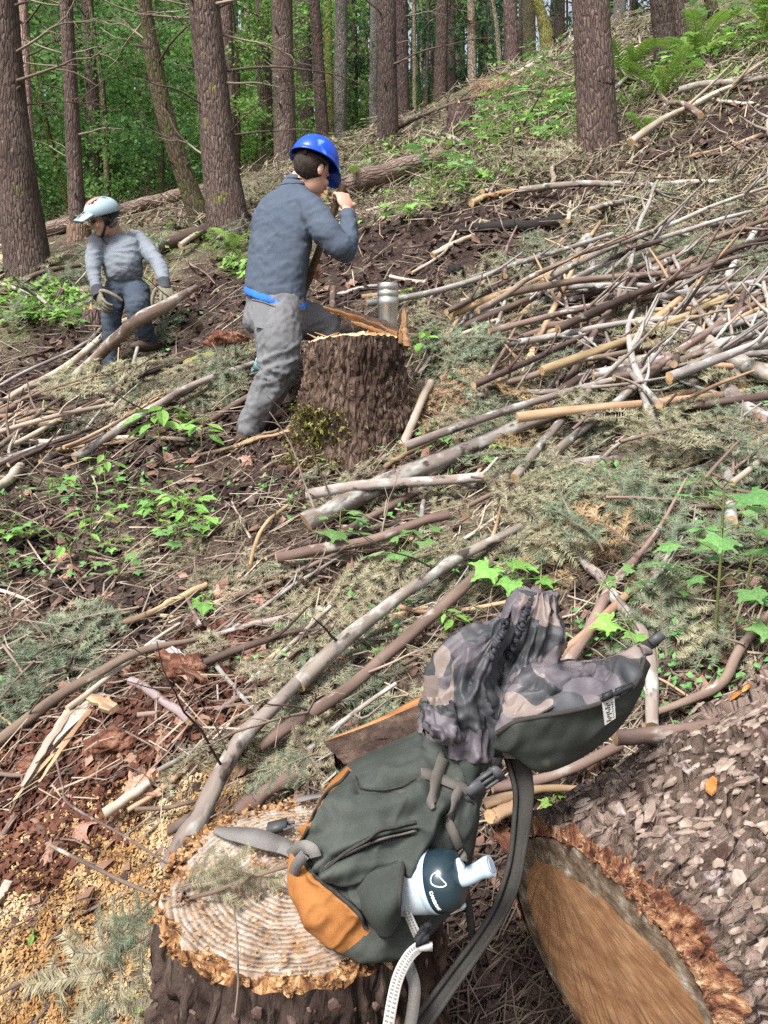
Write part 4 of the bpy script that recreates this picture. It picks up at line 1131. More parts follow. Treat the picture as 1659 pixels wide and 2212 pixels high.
def stick(label, pts, w, mat, group=None, name='branch', cat='branch', sides=10, amp=.17, twigs=0, sink=.3, cut=True, seed=None, depth=None):
    """pts: (u, v[, k]) along the branch; it lies on the ground below those points (k < 1 lifts it towards the eye)"""
    seed = seed if seed is not None else int(pts[0][0] * 7 + pts[0][1] * 3) % 997
    us = [p[0] for p in pts]; vs = [p[1] for p in pts]; ks = [p[2] if len(p) > 2 else 1.0 for p in pts]
    _, t, _ = GN(us, vs)
    if depth is not None: t = np.array([t[k] if depth[k] is None else depth[k] for k in range(len(pts))])
    t = t * np.array(ks)
    w0 = np.linspace(w[0], w[-1], len(pts)) if len(w) == 2 else np.array(w, float)
    # along the branch the distance goes smoothly end to end, never below the ground
    arc = np.concatenate(([0], np.cumsum(np.hypot(np.diff(us), np.diff(vs))))); arc /= arc[-1]
    inv = 1 / t
    lin = 1 / (inv[0] * (1 - arc) + inv[-1] * arc)
    tt = np.minimum(lin, t) if depth is None else t
    n = max(12, int(arc.size * 7))
    S = resample(np.stack((us, vs, 1 / tt, w0), 1), n)
    pts3, rad = [], []
    for (u, v, iv, ww) in S:
        d = 1 / iv; r = ww * d / F0 / 2
        p = P(u, v, d - r - (.045 if depth is None else 0))
        gz = H(p[0], p[1])[0] + r * (1 - sink) + (.02 if depth is None else 0)
        if p[2] < gz and depth is None:
            p[2] = p[2] * .4 + gz * .6
        pts3.append(p); rad.append(r)
    pts3 = np.array(pts3); rad = np.array(rad)
    c = pts3.mean(0)
    r_ = random.Random(seed)
    wob = np.stack([fbm(np.stack((np.linspace(0, 5, n), np.full(n, k * 3.3), np.full(n, seed * .7)), 1), 2, k) - .5 for k in range(3)], 1) * rad[:, None] * .8
    g = Geo()
    tube(g, pts3 - c + wob, rad * (1 + .18 * (fbm(np.stack((np.linspace(0, 9, n), np.zeros(n), np.full(n, seed * .3)), 1), 2, 5) - .5)), sides, 0, 1 if cut else 0, amp=amp, freq=14, seed=seed)
    o = g.build(name, [mat, M_CUT])
    o.location = c
    tag(o, label, cat, group)
    for k in range(twigs):
        i = r_.randrange(1, n - 1); q = pts3[i] - c
        b = obj('twig', TW[r_.randrange(len(TW))], o); b.location = q
        b.rotation_euler = (r_.uniform(-.4, .4), r_.uniform(-1.0, .1), r_.uniform(0, 6.28)); s = min(.5, rad[i] * 22) * r_.uniform(.5, 1); b.scale = (s, s, s)
    return o
K = stick
B_LOGP = bark_mat('fallen_log_bark', (.12, .082, .068), (.255, .185, .155), (.38, .30, .26), 40, rnd=0)
# fallen logs up the slope
K('long fallen reddish log lying behind the helmeted man and the firs', [(-40, 540), (95, 496), (200, 468), (320, 440), (462, 414)], (31, 24), B_LOGP, name='fallen_log', cat='log', sides=14, twigs=3)
K('dark fallen log with white lichen ending at the foot of the big central fir', [(335, 545), (380, 520), (466, 492)], (24, 28), S_DARK, name='fallen_log', cat='log', sides=14, twigs=2)
K('reddish fallen log beside the face of the man in the hard hat', [(698, 416, .925), (760, 396, .925), (850, 370, .925), (948, 340, .93)], (44, 38), B_LOGP, name='fallen_log', cat='log', sides=16, twigs=2)
K('thin fallen trunk leaning up the bank below the yellow-green trunk', [(1056, 192), (1120, 160), (1172, 130)], (9, 14), S_PALE, name='fallen_log', cat='log')
K('charred black wood lying on the dark soil below the lone fir', [(990, 503), (1060, 492), (1140, 490), (1212, 482)], (16, 32), S_BLACK, name='charred_log', cat='log', amp=.35)
K('rotten orange wood piece on the bank above the charred wood', [(1018, 443), (1060, 428), (1112, 414)], (16, 10), M_TORN, name='rotten_wood', cat='wood piece', amp=.4)
# near the helmeted man
K('tan curved branch sweeping from the left edge to the sleeve of the helmeted man', [(-20, 640), (40, 612), (100, 585), (192, 571)], (13, 10), S_BROWN, twigs=1)
K('barked pole with lichen that the helmeted man lifts with one hand', [(150, 822, .97), (215, 766, .965), (262, 722, .94), (300, 692, .925), (360, 660, .925), (424, 620, .95)], (20, 24, 27, 27, 25, 12), S_LICHB, name='log', cat='log', sides=14, twigs=2, amp=.16, depth=[5.55, 5.5, 5.45, 5.42, 5.40, 5.5])
K('long pale peeled pole slanting down to the left edge below the helmeted man', [(-20, 888), (60, 838), (150, 785), (240, 712), (305, 676)], (17, 13), S_PALE, name='pole', cat='branch', twigs=1)
K('dark brown pole lying under the long pale peeled pole at the left edge', [(-20, 905), (70, 856), (160, 806), (230, 776)], (17, 12), S_BROWN, name='pole', cat='branch')
K('thin upright grey branch below the log of the helmeted man', [(266, 930), (274, 880), (286, 800), (302, 728, .96)], (10, 7), S_GREY, twigs=2)
K('yellow-green mossy log between the two men', [(350, 806), (400, 792), (462, 768)], (16, 20), S_MOSS, name='mossy_log', cat='log', amp=.2)
K('grey lichened branch running down left from the knee of the hard hat man', [(160, 990), (300, 898), (420, 832), (548, 784)], (20, 12), S_LICH, twigs=3)
K('thin brown branch crossing the grey lichened branch left of the big stump', [(190, 975), (340, 862), (440, 800), (503, 722, .98)], (11, 8), S_BROWN, twigs=2)
K('dark crooked branch in the left brush, pointing to the helmeted man', [(88, 1005), (180, 945), (270, 880), (300, 850)], (15, 10), S_DARK, twigs=2)
K('short pale bare stick across the brush between the men', [(330, 822), (370, 858), (402, 882)], (8, 6), S_PALE)
K('brown branch low in the left brush with twigs', [(-10, 972), (90, 924), (165, 892)], (9, 7), S_BROWN, twigs=1)
K('cut pale log end poking in at the left edge above the seedlings', [(-12, 1062), (18, 1038), (46, 1014)], (20, 22), S_PALE, name='log_end', cat='log')
K('thin grey branch in the left brush reaching the left edge', [(-10, 840), (60, 800), (180, 745), (235, 690)], (8, 6), S_GREY, twigs=1)
K('pale tan stick on bare soil in front of the hard hat man', [(425, 985), (500, 966), (560, 945), (602, 930)], (9, 7), S_TAN)
K('short tan stick on the soil left of the mossy stump foot', [(500, 968), (560, 950), (625, 930)], (7, 8), S_TAN)
K('brown pole behind the leg of the man in the hard hat', [(455, 908), (520, 866), (560, 846), (625, 800)], (15, 13), S_BROWN, twigs=1)
# middle
K('thick white lichened pole lying across the middle, broken orange at its left end', [(660, 1133, .985), (730, 1094, .98), (800, 1060, .98), (930, 1000, .98), (1062, 945, .98), (1180, 905, .98), (1345, 845, .985)], (44, 42, 40, 37, 33, 28, 22), S_LICH, name='lichened_pole', cat='log', sides=16, twigs=4)
K('brown pole with a pale broken left end below the white lichened pole', [(596, 1208, .98), (660, 1192, .98), (780, 1172, .98), (900, 1130, .98), (965, 1112, .98)], (24, 22), S_BROWN, name='pole', cat='branch', twigs=2)
K('thin dark pole just above the pole with the pale broken end', [(612, 1186), (730, 1162), (830, 1138), (905, 1110)], (11, 9), S_DARK, twigs=1)
K('upper half of the long grey lichened pole slanting to the middle', [(640, 1478, .97), (720, 1405, .965), (800, 1340, .965), (900, 1265, .97), (990, 1206, .97), (1125, 1138, .975)], (36, 33, 30, 27, 24, 17), S_LICH, name='lichened_pole', cat='log', sides=14, twigs=3)
K('lower half of the long grey lichened pole ending at the near stump', [(366, 1872, .985), (400, 1810, .965), (440, 1745, .955), (478, 1670, .95), (520, 1600, .95), (600, 1520, .955), (680, 1430, .965)], (36, 40, 40, 36, 34, 30, 26), S_LICH, name='lichened_pole', cat='log', sides=14, twigs=2)
K('brown knotty pole parallel to the long grey pole, broken at its upper end', [(560, 1610, .98), (640, 1560, .97), (740, 1492, .965), (840, 1410, .965), (930, 1335, .965), (1062, 1218, .965)], (24, 27, 27, 27, 26, 22), S_BROWN, name='pole', cat='branch', sides=12, twigs=4)
K('bare curved tan stick above the camouflage collar of the pack', [(864, 1312), (920, 1322), (990, 1318), (1112, 1298)], (10, 9), S_TAN)
K('long brown pole arching over the rotten red wood on the left', [(-20, 1612), (60, 1552), (130, 1502), (215, 1452), (300, 1408), (400, 1386), (480, 1370)], (24, 24, 23, 21, 17, 11, 9), S_BROWN, name='pole', cat='branch', sides=12, twigs=3)
K('lichen spotted stick with a broken tan tip lying over the red rotten wood', [(440, 1378), (520, 1356), (600, 1336), (692, 1324)], (10, 15), S_LICH, name='stick', cat='branch')
K('split tan stick pointing up right above the rotten wood', [(250, 1352), (330, 1322), (395, 1288), (446, 1262)], (15, 14), S_TAN, name='stick', cat='branch')
K('stubby smooth purple-grey stick stuck in the red rotten wood', [(284, 1474), (350, 1514), (412, 1556)], (19, 22), S_PURP, name='stick', cat='branch')
K('thin grey twig with lichen below the rotten wood lump', [(460, 1430), (510, 1490), (545, 1530), (575, 1562)], (11, 8), S_GREY, name='stick', cat='branch', twigs=2)
K('peeled pale stake leaning against the right foot of the big stump', [(868, 965), (885, 925), (905, 880), (930, 826, .97)], (20, 17), S_PALE, name='stake', cat='branch')
K('tan thin stick at the right foot of the big stump', [(830, 1012), (890, 972), (950, 945), (1005, 922)], (12, 9), S_TAN, twigs=1)
K('small upright grey stick between the poles in the middle', [(908, 1162), (911, 1125), (914, 1082, .97)], (11, 9), S_GREY, name='stick', cat='branch')
K('bent tan stick standing in the soil left of the thick lichened pole', [(538, 1222), (556, 1165), (580, 1125), (622, 1092)], (10, 8), S_TAN, name='stick', cat='branch')
K('thin brown stick below the seedlings on the left', [(140, 1450), (170, 1395), (205, 1335)], (9, 7), S_BROWN, name='stick', cat='branch')
K('tan dry stick lying left of the fallen maple leaves', [(418, 1335), (432, 1350), (400, 1285)], (10, 8), S_BROWN, name='stick', cat='branch')
K('short brown pole end with pale bark lying behind the near stump', [(518, 1750), (560, 1722), (640, 1675)], (34, 30), S_BROWN, name='log_end', cat='log', sides=12)
K('dark short pole beside the lichened pole at the back of the near stump', [(362, 1796), (400, 1772), (440, 1748)], (24, 20), S_DARK, name='log_end', cat='log')
K('pale rotted stick on the sawdust, dark at one end', [(222, 1758), (270, 1725), (322, 1690)], (22, 16), S_PALE, name='stick', cat='branch')
K('thin brown twig lying over the sawdust behind the near stump', [(292, 1748), (360, 1745), (430, 1728)], (10, 8), S_BROWN, name='stick', cat='branch')
# by the pack
K('thick brown branch leaning down from the bough to behind the flap of the pack', [(1238, 1178), (1290, 1245), (1345, 1310), (1392, 1384), (1408, 1460), (1406, 1568)], (19, 22, 25, 27, 28, 28), S_LICH, sides=12, twigs=2)
K('short branch forking up right above the brown leaning branch', [(1165, 1205), (1215, 1180), (1275, 1148)], (14, 18), S_BROWN, twigs=2)
K('bare topped branch laid over the sawn log behind the flap of the pack', [(1330, 1598), (1400, 1590), (1500, 1578), (1690, 1548)], (34, 36, 38, 34), S_BROWN, sides=14, amp=.14, depth=[1.30, 1.31, 1.33, 1.36])
K('crooked brown branch at the right edge above the sawn log', [(1395, 1545), (1490, 1512), (1560, 1475), (1606, 1392), (1680, 1312)], (14, 17, 20, 20, 18), S_BROWN, sides=12, twigs=1)
K('thin pale twig from the flap of the pack towards the sawn log', [(1402, 1455), (1450, 1480), (1520, 1528)], (6, 6), S_TAN, name='stick', cat='branch')
K('upper barked pole lying behind the shoulder strap of the pack', [(1062, 1704), (1160, 1684), (1250, 1655), (1340, 1610)], (20, 24), S_BROWN, name='pole', cat='branch')
K('lower pale pole end lying behind the shoulder strap of the pack', [(1050, 1738), (1140, 1708), (1245, 1702)], (22, 14), S_TAN, name='pole', cat='branch')
K('sawn pale stick end poking out beneath the backpack', [(1058, 1768), (1080, 1758), (1130, 1730)], (32, 26), S_TAN, name='log_end', cat='log')
# brush pile on the right
K('thick grey lichened branch standing up steeply in the brush on the right', [(1143, 676), (1200, 604), (1240, 556, .98), (1272, 515, .96)], (24, 25, 25, 22), S_LICH, sides=12)
K('thin bark-bare branch hanging from the top of the steep lichened branch', [(1272, 522, .96), (1282, 580), (1300, 620), (1328, 648)], (16, 15), S_GREY)
K('short lichened branch crossing the steep lichened branch', [(1163, 552), (1200, 578), (1245, 604)], (12, 16), S_LICH)
K('long bare tan branch running to the right edge above the pile', [(1345, 650), (1430, 625), (1540, 594), (1680, 568)], (13, 17, 17, 15), S_TAN)
K('brown straight pole rising to the upper right through the pile', [(1366, 612), (1440, 566), (1530, 532), (1660, 462)], (15, 20, 18, 15), S_BROWN, twigs=1)
K('second brown pole rising just under the straight brown pole', [(1376, 626), (1470, 572), (1580, 535), (1680, 480)], (13, 15), S_BROWN)
K('brown crooked branch dropping right across the rising poles', [(1443, 518, .98), (1500, 568), (1580, 604), (1680, 618)], (17, 15, 13, 12), S_BROWN)
K('slender grey white branch slanting steeply at the right edge', [(1645, 480, .98), (1580, 584), (1552, 648), (1525, 694)], (12, 15, 15, 14), S_GREY)
K('dark stick standing upright out of the right pile', [(1528, 886), (1550, 812, .97), (1576, 734, .95), (1610, 616, .92)], (16, 14, 13, 11), S_DARK)
K('thick white lichened branch with an orange broken tip at the right edge', [(1478, 698, .95), (1530, 736, .95), (1590, 780, .95), (1680, 816, .95)], (20, 30, 33, 32), S_LICH, sides=14)
K('thick brown branch curving down to the right edge', [(1556, 786, .98), (1570, 826), (1592, 862), (1680, 934)], (22, 28, 32, 36), S_LICH, sides=14)
K('long curved tan branch lying over the middle of the right pile', [(1178, 864, .98), (1330, 824, .97), (1430, 797, .97), (1530, 789, .97), (1680, 796, .97)], (12, 14, 14, 13, 12), S_TAN)
K('tan branch rising right from beside the tumbler stump', [(1153, 730), (1280, 684), (1405, 644)], (12, 11), S_TAN)
K('long brown branch through the pile below the tan rising branch', [(1243, 762), (1355, 754), (1495, 714), (1680, 620)], (12, 14, 14, 12), S_BROWN)
K('light peeled branch just above the long curved tan branch', [(1268, 786), (1430, 746), (1520, 712), (1608, 668)], (13, 14), S_TAN)
K('pinkish upright stick left in the right pile', [(1242, 746), (1232, 695), (1218, 640, .97)], (12, 10), S_PALE)
K('dark branch dropping right with lichen in the right pile', [(1428, 762), (1475, 806), (1530, 866)], (16, 20), S_LICH)
K('dark grey level branch in the middle of the right pile', [(1250, 740), (1300, 738), (1362, 736)], (12, 13), S_GREY)
K('thin grey level branch right across to the edge', [(1408, 642), (1530, 634), (1680, 642)], (9, 8), S_GREY)
K('stubby grey branch end at the right edge above the white lichened branch', [(1610, 736), (1680, 722)], (18, 20), S_GREY)
K('lichened stick at the right edge just above the white lichened branch', [(1628, 742), (1645, 765), (1665, 790)], (12, 14), S_LICH)
K('long thin grey branch lying over the needles at the right edge', [(1440, 1030), (1530, 1005), (1600, 992), (1680, 980)], (11, 13), S_GREY)
K('grey branch low right just above the needle covered boughs', [(1618, 882), (1680, 866)], (13, 14), S_GREY)
K('brown log of the right pile sunk under fir boughs', [(1345, 880), (1430, 868), (1520, 884), (1600, 878)], (20, 22), S_BROWN, twigs=1)
K('bare tan stick beside the steep lichened branch', [(1180, 662), (1260, 612), (1290, 575)], (10, 9), S_TAN)
K('thin brown branch slanting from the dark stick down left', [(1280, 812), (1400, 790), (1490, 742)], (9, 8), S_BROWN)
K('pale thin stick rising right between tumbler and pile', [(980, 728), (1050, 702), (1112, 678)], (9, 8), S_PALE)
K('grey stick slanting up from the right side of the big stump', [(905, 810), (950, 745), (1005, 690)], (9, 7), S_GREY)
# on the bare trail
K('pale barked stick on the trail to the right of the charred wood', [(1293, 457), (1330, 440), (1376, 424)], (15, 10), S_PALE)
K('pale short stick on the trail below the lone fir', [(1288, 396), (1350, 400), (1425, 402)], (9, 8), S_PALE)
K('pale stick lying along the trail towards the upper right', [(1480, 342), (1560, 322), (1645, 296)], (9, 11), S_TAN)
K('thin stick leaning against the lone fir', [(1268, 364), (1300, 322), (1336, 264, .98)], (7, 6), S_PALE)
K('pale stick on the bank right of the lone fir', [(1535, 218), (1590, 222), (1640, 228)], (8, 7), S_PALE)
K('brown stick on the bank at the upper right', [(1543, 192), (1620, 190)], (9, 8), S_BROWN)
K('dark long stick lying below the broken-topped stump', [(840, 320), (930, 302), (1030, 298)], (9, 7), S_DARK, twigs=1)
K('pale brown stick right of the broken-topped stump', [(1050, 284), (1100, 300), (1150, 312), (1222, 316)], (12, 8), S_BROWN, twigs=1)
K('dark stick left of the broken-topped stump', [(858, 236), (910, 216), (968, 198)], (8, 6), S_DARK, twigs=1)
K('pale thick stick lying on the trail soil behind the tumbler', [(936, 552), (985, 528), (1022, 510)], (13, 10), S_PALE)
K('thin pale stick behind the tumbler lid', [(890, 590), (960, 545), (985, 500)], (7, 6), S_PALE)
K('short upright brown peg behind the big stump', [(716, 690, .97), (717, 660, .96), (718, 622, .95)], (13, 12), S_BROWN, name='peg', cat='branch')
K('pale grey stick lying on the soil left of the tumbler', [(730, 640), (790, 622), (850, 612)], (9, 7), S_GREY)
K('pale trunk piece lying beyond the left-edge fir', [(-20, 572), (20, 560), (50, 545)], (24, 20), S_TAN, name='log_end', cat='log')

# ---- more branches of the slash: a few dozen shapes copied, each branch its own object
def slash_mesh(seed, L, r, mat, fork):
    r_ = random.Random(seed); g = Geo()
    p = [np.zeros(3)]; d = np.array((1, 0, 0.)); n = 7
    for k in range(n):
        d = nrm(d + np.array((0, r_.gauss(0, .06), r_.gauss(0, .05)))); p.append(p[-1] + d * L / n)
    p = np.array(p); p -= np.linspace(0, 1, n + 1)[:, None] * (p[-1] * np.array((0, 1, 1))); p[:, 0] -= p[-1][0] / 2
    path = resample(p, 16)
    tube(g, path, np.linspace(r, r * r_.uniform(.4, .75), 16), 7, 0, 1, amp=.20, freq=24, seed=seed)
    for k in range(fork):
        i = r_.randrange(3, 14); a = r_.choice((-1, 1)) * r_.uniform(.5, 1.3); l = L * r_.uniform(.05, .22)
        dd = np.array((math.cos(a), math.sin(a), r_.uniform(-.06, .12))); q = [path[i], path[i] + dd * l * .5, path[i] + dd * l + np.array((r_.uniform(0, .05), 0, r_.uniform(-.03, .05)))]
        tube(g, resample(q, 6), np.linspace(r * .5, r * .22, 6), 5, 0, amp=.1, freq=20, seed=seed + k)
    return g.mesh('branch', [mat, M_CUT])
SLASH = {}
for nm, mt in (('brown', S_BROWN), ('tan', S_TAN), ('grey', S_LICH), ('pale', S_PALE), ('dark', S_DARK), ('smooth', S_GREY)):
    SLASH[nm] = [slash_mesh(200 + 10 * k + len(nm) * 31, L, L * random.uniform(.008, .014) + .003, mt, 2 + k) for k, L in enumerate((.35, .5, .75, 1.1, 1.5, 1.9))]
WORD = {'brown': 'brown barked branch', 'tan': 'peeled tan branch', 'grey': 'grey lichened branch', 'pale': 'pale bare branch', 'dark': 'dark thin branch', 'smooth': 'smooth grey branch'}
_q = random.Random(77)
OBST = [(MS_C[0], MS_C[1], .42), tuple(P(560, 900, 4.15)[:2]) + (.28,), tuple(P(690, 900, 4.42)[:2]) + (.2,), tuple(P(240, 790, 5.97)[:2]) + (.25,), tuple(P(325, 740, 5.9)[:2]) + (.25,), (FS_C[0], FS_C[1], .34), (LC[0] + .3, LC[1] + .2, .36), (LC[0] + .8, LC[1] + .4, .36), (ctr[0], ctr[1], .22)]
LMK = [(60, 590, 'thick left-edge fir'), (170, 515, 'peeled stump foot'), (430, 468, 'curved leaning alder'), (490, 500, 'big central fir'), (240, 640, 'helmeted man'), (205, 700, 'low brown stump'), (360, 660, 'log the helmeted man lifts'), (400, 790, 'mossy log'), (560, 800, 'hard hat man'), (520, 745, 'orange rotten lump'), (300, 898, 'grey lichened left branch'), (60, 838, 'long pale peeled pole'),
       (350, 950, 'paired oval leaved seedling'), (30, 1030, 'cut log end at the left edge'), (250, 1120, 'left seedlings'), (800, 1060, 'thick lichened pole'), (720, 1185, 'pole with a pale broken end'), (860, 1220, 'large leaved seedling'), (780, 890, 'big stump'), (650, 960, 'mossy foot of the big stump'), (840, 660, 'tumbler'), (890, 900, 'peeled pale stake'), (1180, 905, 'far half of the thick lichened pole'),
       (1100, 490, 'charred black wood'), (1290, 340, 'tall lone fir'), (1060, 430, 'rotten orange wood'), (990, 240, 'broken-topped stump'), (820, 380, 'sawn reddish log'), (1440, 130, 'dark fir among ferns'), (1350, 160, 'upright sword fern'), (1500, 120, 'wide sword fern'), (1640, 60, 'corner fern'), (840, 280, 'dark twin firs'), (600, 340, 'close pair of firs'), (1105, 150, 'fir by the yellow-green trunk'),
       (1210, 590, 'steep lichened branch'), (1500, 600, 'long bare tan branch'), (1560, 780, 'dark upright stick'), (1600, 770, 'white lichened edge branch'), (1620, 890, 'branch curving to the right edge'), (1350, 820, 'long curved tan branch'), (1280, 684, 'tan rising branch'), (1450, 560, 'brown straight pole'), (1550, 330, 'upper bare trail'), (1330, 430, 'pale barked stick'), (1550, 1000, 'long thin grey branch'), (1515, 1100, 'pale broad seedling'), (1260, 1160, 'short forking branch'),
       (1320, 1290, 'leaning brown branch'), (1540, 1300, 'tall upright seedling'), (1610, 1280, 'large leaved edge seedling'), (1600, 1400, 'crooked edge branch'), (990, 1206, 'upper grey pole'), (800, 1440, 'brown knotty pole'), (980, 1310, 'bare curved stick'), (560, 1560, 'lower grey pole'), (650, 1370, 'heap of maple leaves'), (600, 1340, 'lichen spotted stick'), (398, 1442, 'red rotten lump'), (215, 1452, 'long brown pole'), (150, 1570, 'splinter bundle'),
       (350, 1514, 'purple-grey stick'), (350, 1290, 'split tan stick'), (800, 1580, 'dark slab'), (1150, 1700, 'shoulder strap'), (1500, 1480, 'sawn log'), (650, 1720, 'near stump'), (1020, 380, 'upper green bank'), (940, 540, 'soil behind the tumbler'), (180, 1300, 'thin stick on brown soil'), (470, 1130, 'middle soil'), (1100, 720, 'pale thin rising stick')]
def to_px0(Q):
    q = np.asarray(Q) - np.array((0, 0, CAMZ)); d = q @ CAM_F
    return np.stack((CX + (q @ CAM_R) / d * F0, CY - (q @ CAM_U) / d * F0), 1)
def beside(u, v):
    b = min(LMK, key=lambda q: math.hypot(q[0] - u, q[1] - v)); du, dv = u - b[0], v - b[1]
    if math.hypot(du, dv) < 26: return 'lying at the ' + b[2]
    w = ('right of' if du > 0 else 'left of') if abs(du) > abs(dv) * 1.2 else ('below' if dv > 0 else 'above')
    f_ = math.hypot(du, dv)
    return 'lying ' + ('just ' if f_ < 70 else '' if f_ < 150 else 'well ') + w + ' the ' + b[2]

def scatter(n, u0, u1, v0, v1, kinds, sizes, where, grp, ang=.62, spread=.45, lift=.03, thick=1.0, poly=None):
    made = 0; tries = 0
    while made < n and tries < n * 6:
        tries += 1
        u, v = _q.uniform(u0, u1), _q.uniform(v0, v1)
        if poly and not poly(u, v): continue
        Q, t, ok = GN([u], [v])
        if not ok[0]: continue
        if zone(zd, Q[0][0], Q[0][1])[0] > .5 and _q.random() < .88: continue
        if 190 < u < 300 and 690 < v < 830: continue
        p = Q[0]; kd = _q.choice(kinds); me = SLASH[kd][_q.choice(sizes)]
        a = ang + _q.gauss(0, spread); L = me.vertices[0].co.length * 2
        dx, dy = math.cos(a) * L / 2, math.sin(a) * L / 2
        za, zb = H(p[0] - dx, p[1] - dy)[0], H(p[0] + dx, p[1] + dy)[0]
        zm = H(p[0], p[1])[0]; lf = abs(_q.gauss(0, lift)) + .008
        base = max((za + zb) / 2, zm - .02) + lf
        if any((635 < u_ < 940 and 680 < v_ < 985) or (515 < u_ < 775 and 290 < v_ < 945) or (160 < u_ < 380 and 405 < v_ < 800) for (u_, v_) in to_px0([(p[0] + f_ * dx, p[1] + f_ * dy, base + f_ * (zb - za) / 2) for f_ in (-1, -.6, -.3, 0, .3, .6, 1)])): continue
        if any(math.hypot(p[0] + f_ * dx - ox, p[1] + f_ * dy - oy) < orad for f_ in (-1, -.5, 0, .5, 1) for (ox, oy, orad) in OBST): continue
        d3 = Vector((2 * dx, 2 * dy, (zb - za) + _q.gauss(0, .06) * L)).normalized()
        side = Vector((0, 0, 1)).cross(d3).normalized(); up = d3.cross(side)
        M = Matrix.Translation((p[0], p[1], base)) @ rot_to(d3, side, up) @ Matrix.Rotation(_q.uniform(-1, 1), 4, 'X')
        o = obj('branch', me); o.matrix_world = M @ Matrix.Diagonal((1, thick, thick, 1))
        tag(o, '%s%s %s' % ('short ' if L < .6 else 'long ' if L > 1.1 else '', WORD[kd], beside(u, v)), 'branch', '%ses %s' % (WORD[kd], grp))
        made += 1
scatter(54, 1000, 1750, 560, 930, ('brown', 'tan', 'grey', 'brown', 'dark', 'smooth'), (3, 4, 5, 5, 4), 'tangled in the brush pile on the right', 'in the right brush pile', .32, .5, .08)
scatter(32, 980, 1750, 580, 900, ('smooth', 'tan', 'smooth', 'grey', 'brown'), (3, 4, 5), '', 'in the right brush pile', .5, .6, .10)
scatter(16, 900, 1700, 930, 1300, ('brown', 'tan', 'grey', 'pale'), (1, 2, 3, 4), 'lying among cut fir boughs on the right', 'among the boughs', .45, .5, .04)
scatter(34, -60, 640, 640, 1020, ('brown', 'grey', 'pale', 'dark', 'tan'), (2, 3, 4, 4), 'lying in the brush on the left of the big stump', 'in the left brush', .65, .4, .05)
scatter(22, -60, 900, 1000, 1420, ('brown', 'tan', 'pale', 'dark'), (0, 0, 1, 1, 2), 'scattered on the bare soil in the middle', 'on the middle soil', .6, .7, .01)
scatter(14, 380, 1100, 1200, 1720, ('brown', 'tan', 'grey'), (0, 1, 1, 2), 'lying behind the near stump among dead boughs', 'behind the near stump', .7, .5, .02)
scatter(8, -40, 500, 1400, 1720, ('brown', 'tan', 'pale'), (0, 0, 1), 'lying on the red rotten wood at the left', 'on the red rot', .6, .7, .01)
scatter(24, 700, 1300, 440, 900, ('brown', 'pale', 'dark', 'grey'), (1, 2, 2, 3), 'strewn over the dark soil behind the big stump', 'behind the big stump', .6, .5, .02)
scatter(30, 600, 1700, 120, 480, ('brown', 'pale', 'grey', 'dark'), (2, 3, 4, 5), 'strewn over the green bank near the lone fir', 'on the upper bank', .5, .7, .04, 1.5)
scatter(14, -20, 560, 470, 640, ('brown', 'pale', 'grey'), (2, 3, 4, 5), 'strewn under the firs on the left', 'under the left firs', .6, .6, .05, 1.5)

# ================================================================== fir boughs
def needle_mat(name, cols, trans=.25):
    return leaf_mat(name, *cols, trans=trans, scale=5)
N_GREEN = needle_mat('green_needles', ((.085, .115, .075), (.155, .190, .120), (.26, .29, .19)))
N_FADE = needle_mat('fading_needles', ((.15, .140, .085), (.26, .240, .150), (.40, .37, .255)))
N_DEAD = needle_mat('dead_needles', ((.17, .105, .05), (.29, .195, .10), (.42, .31, .18)))

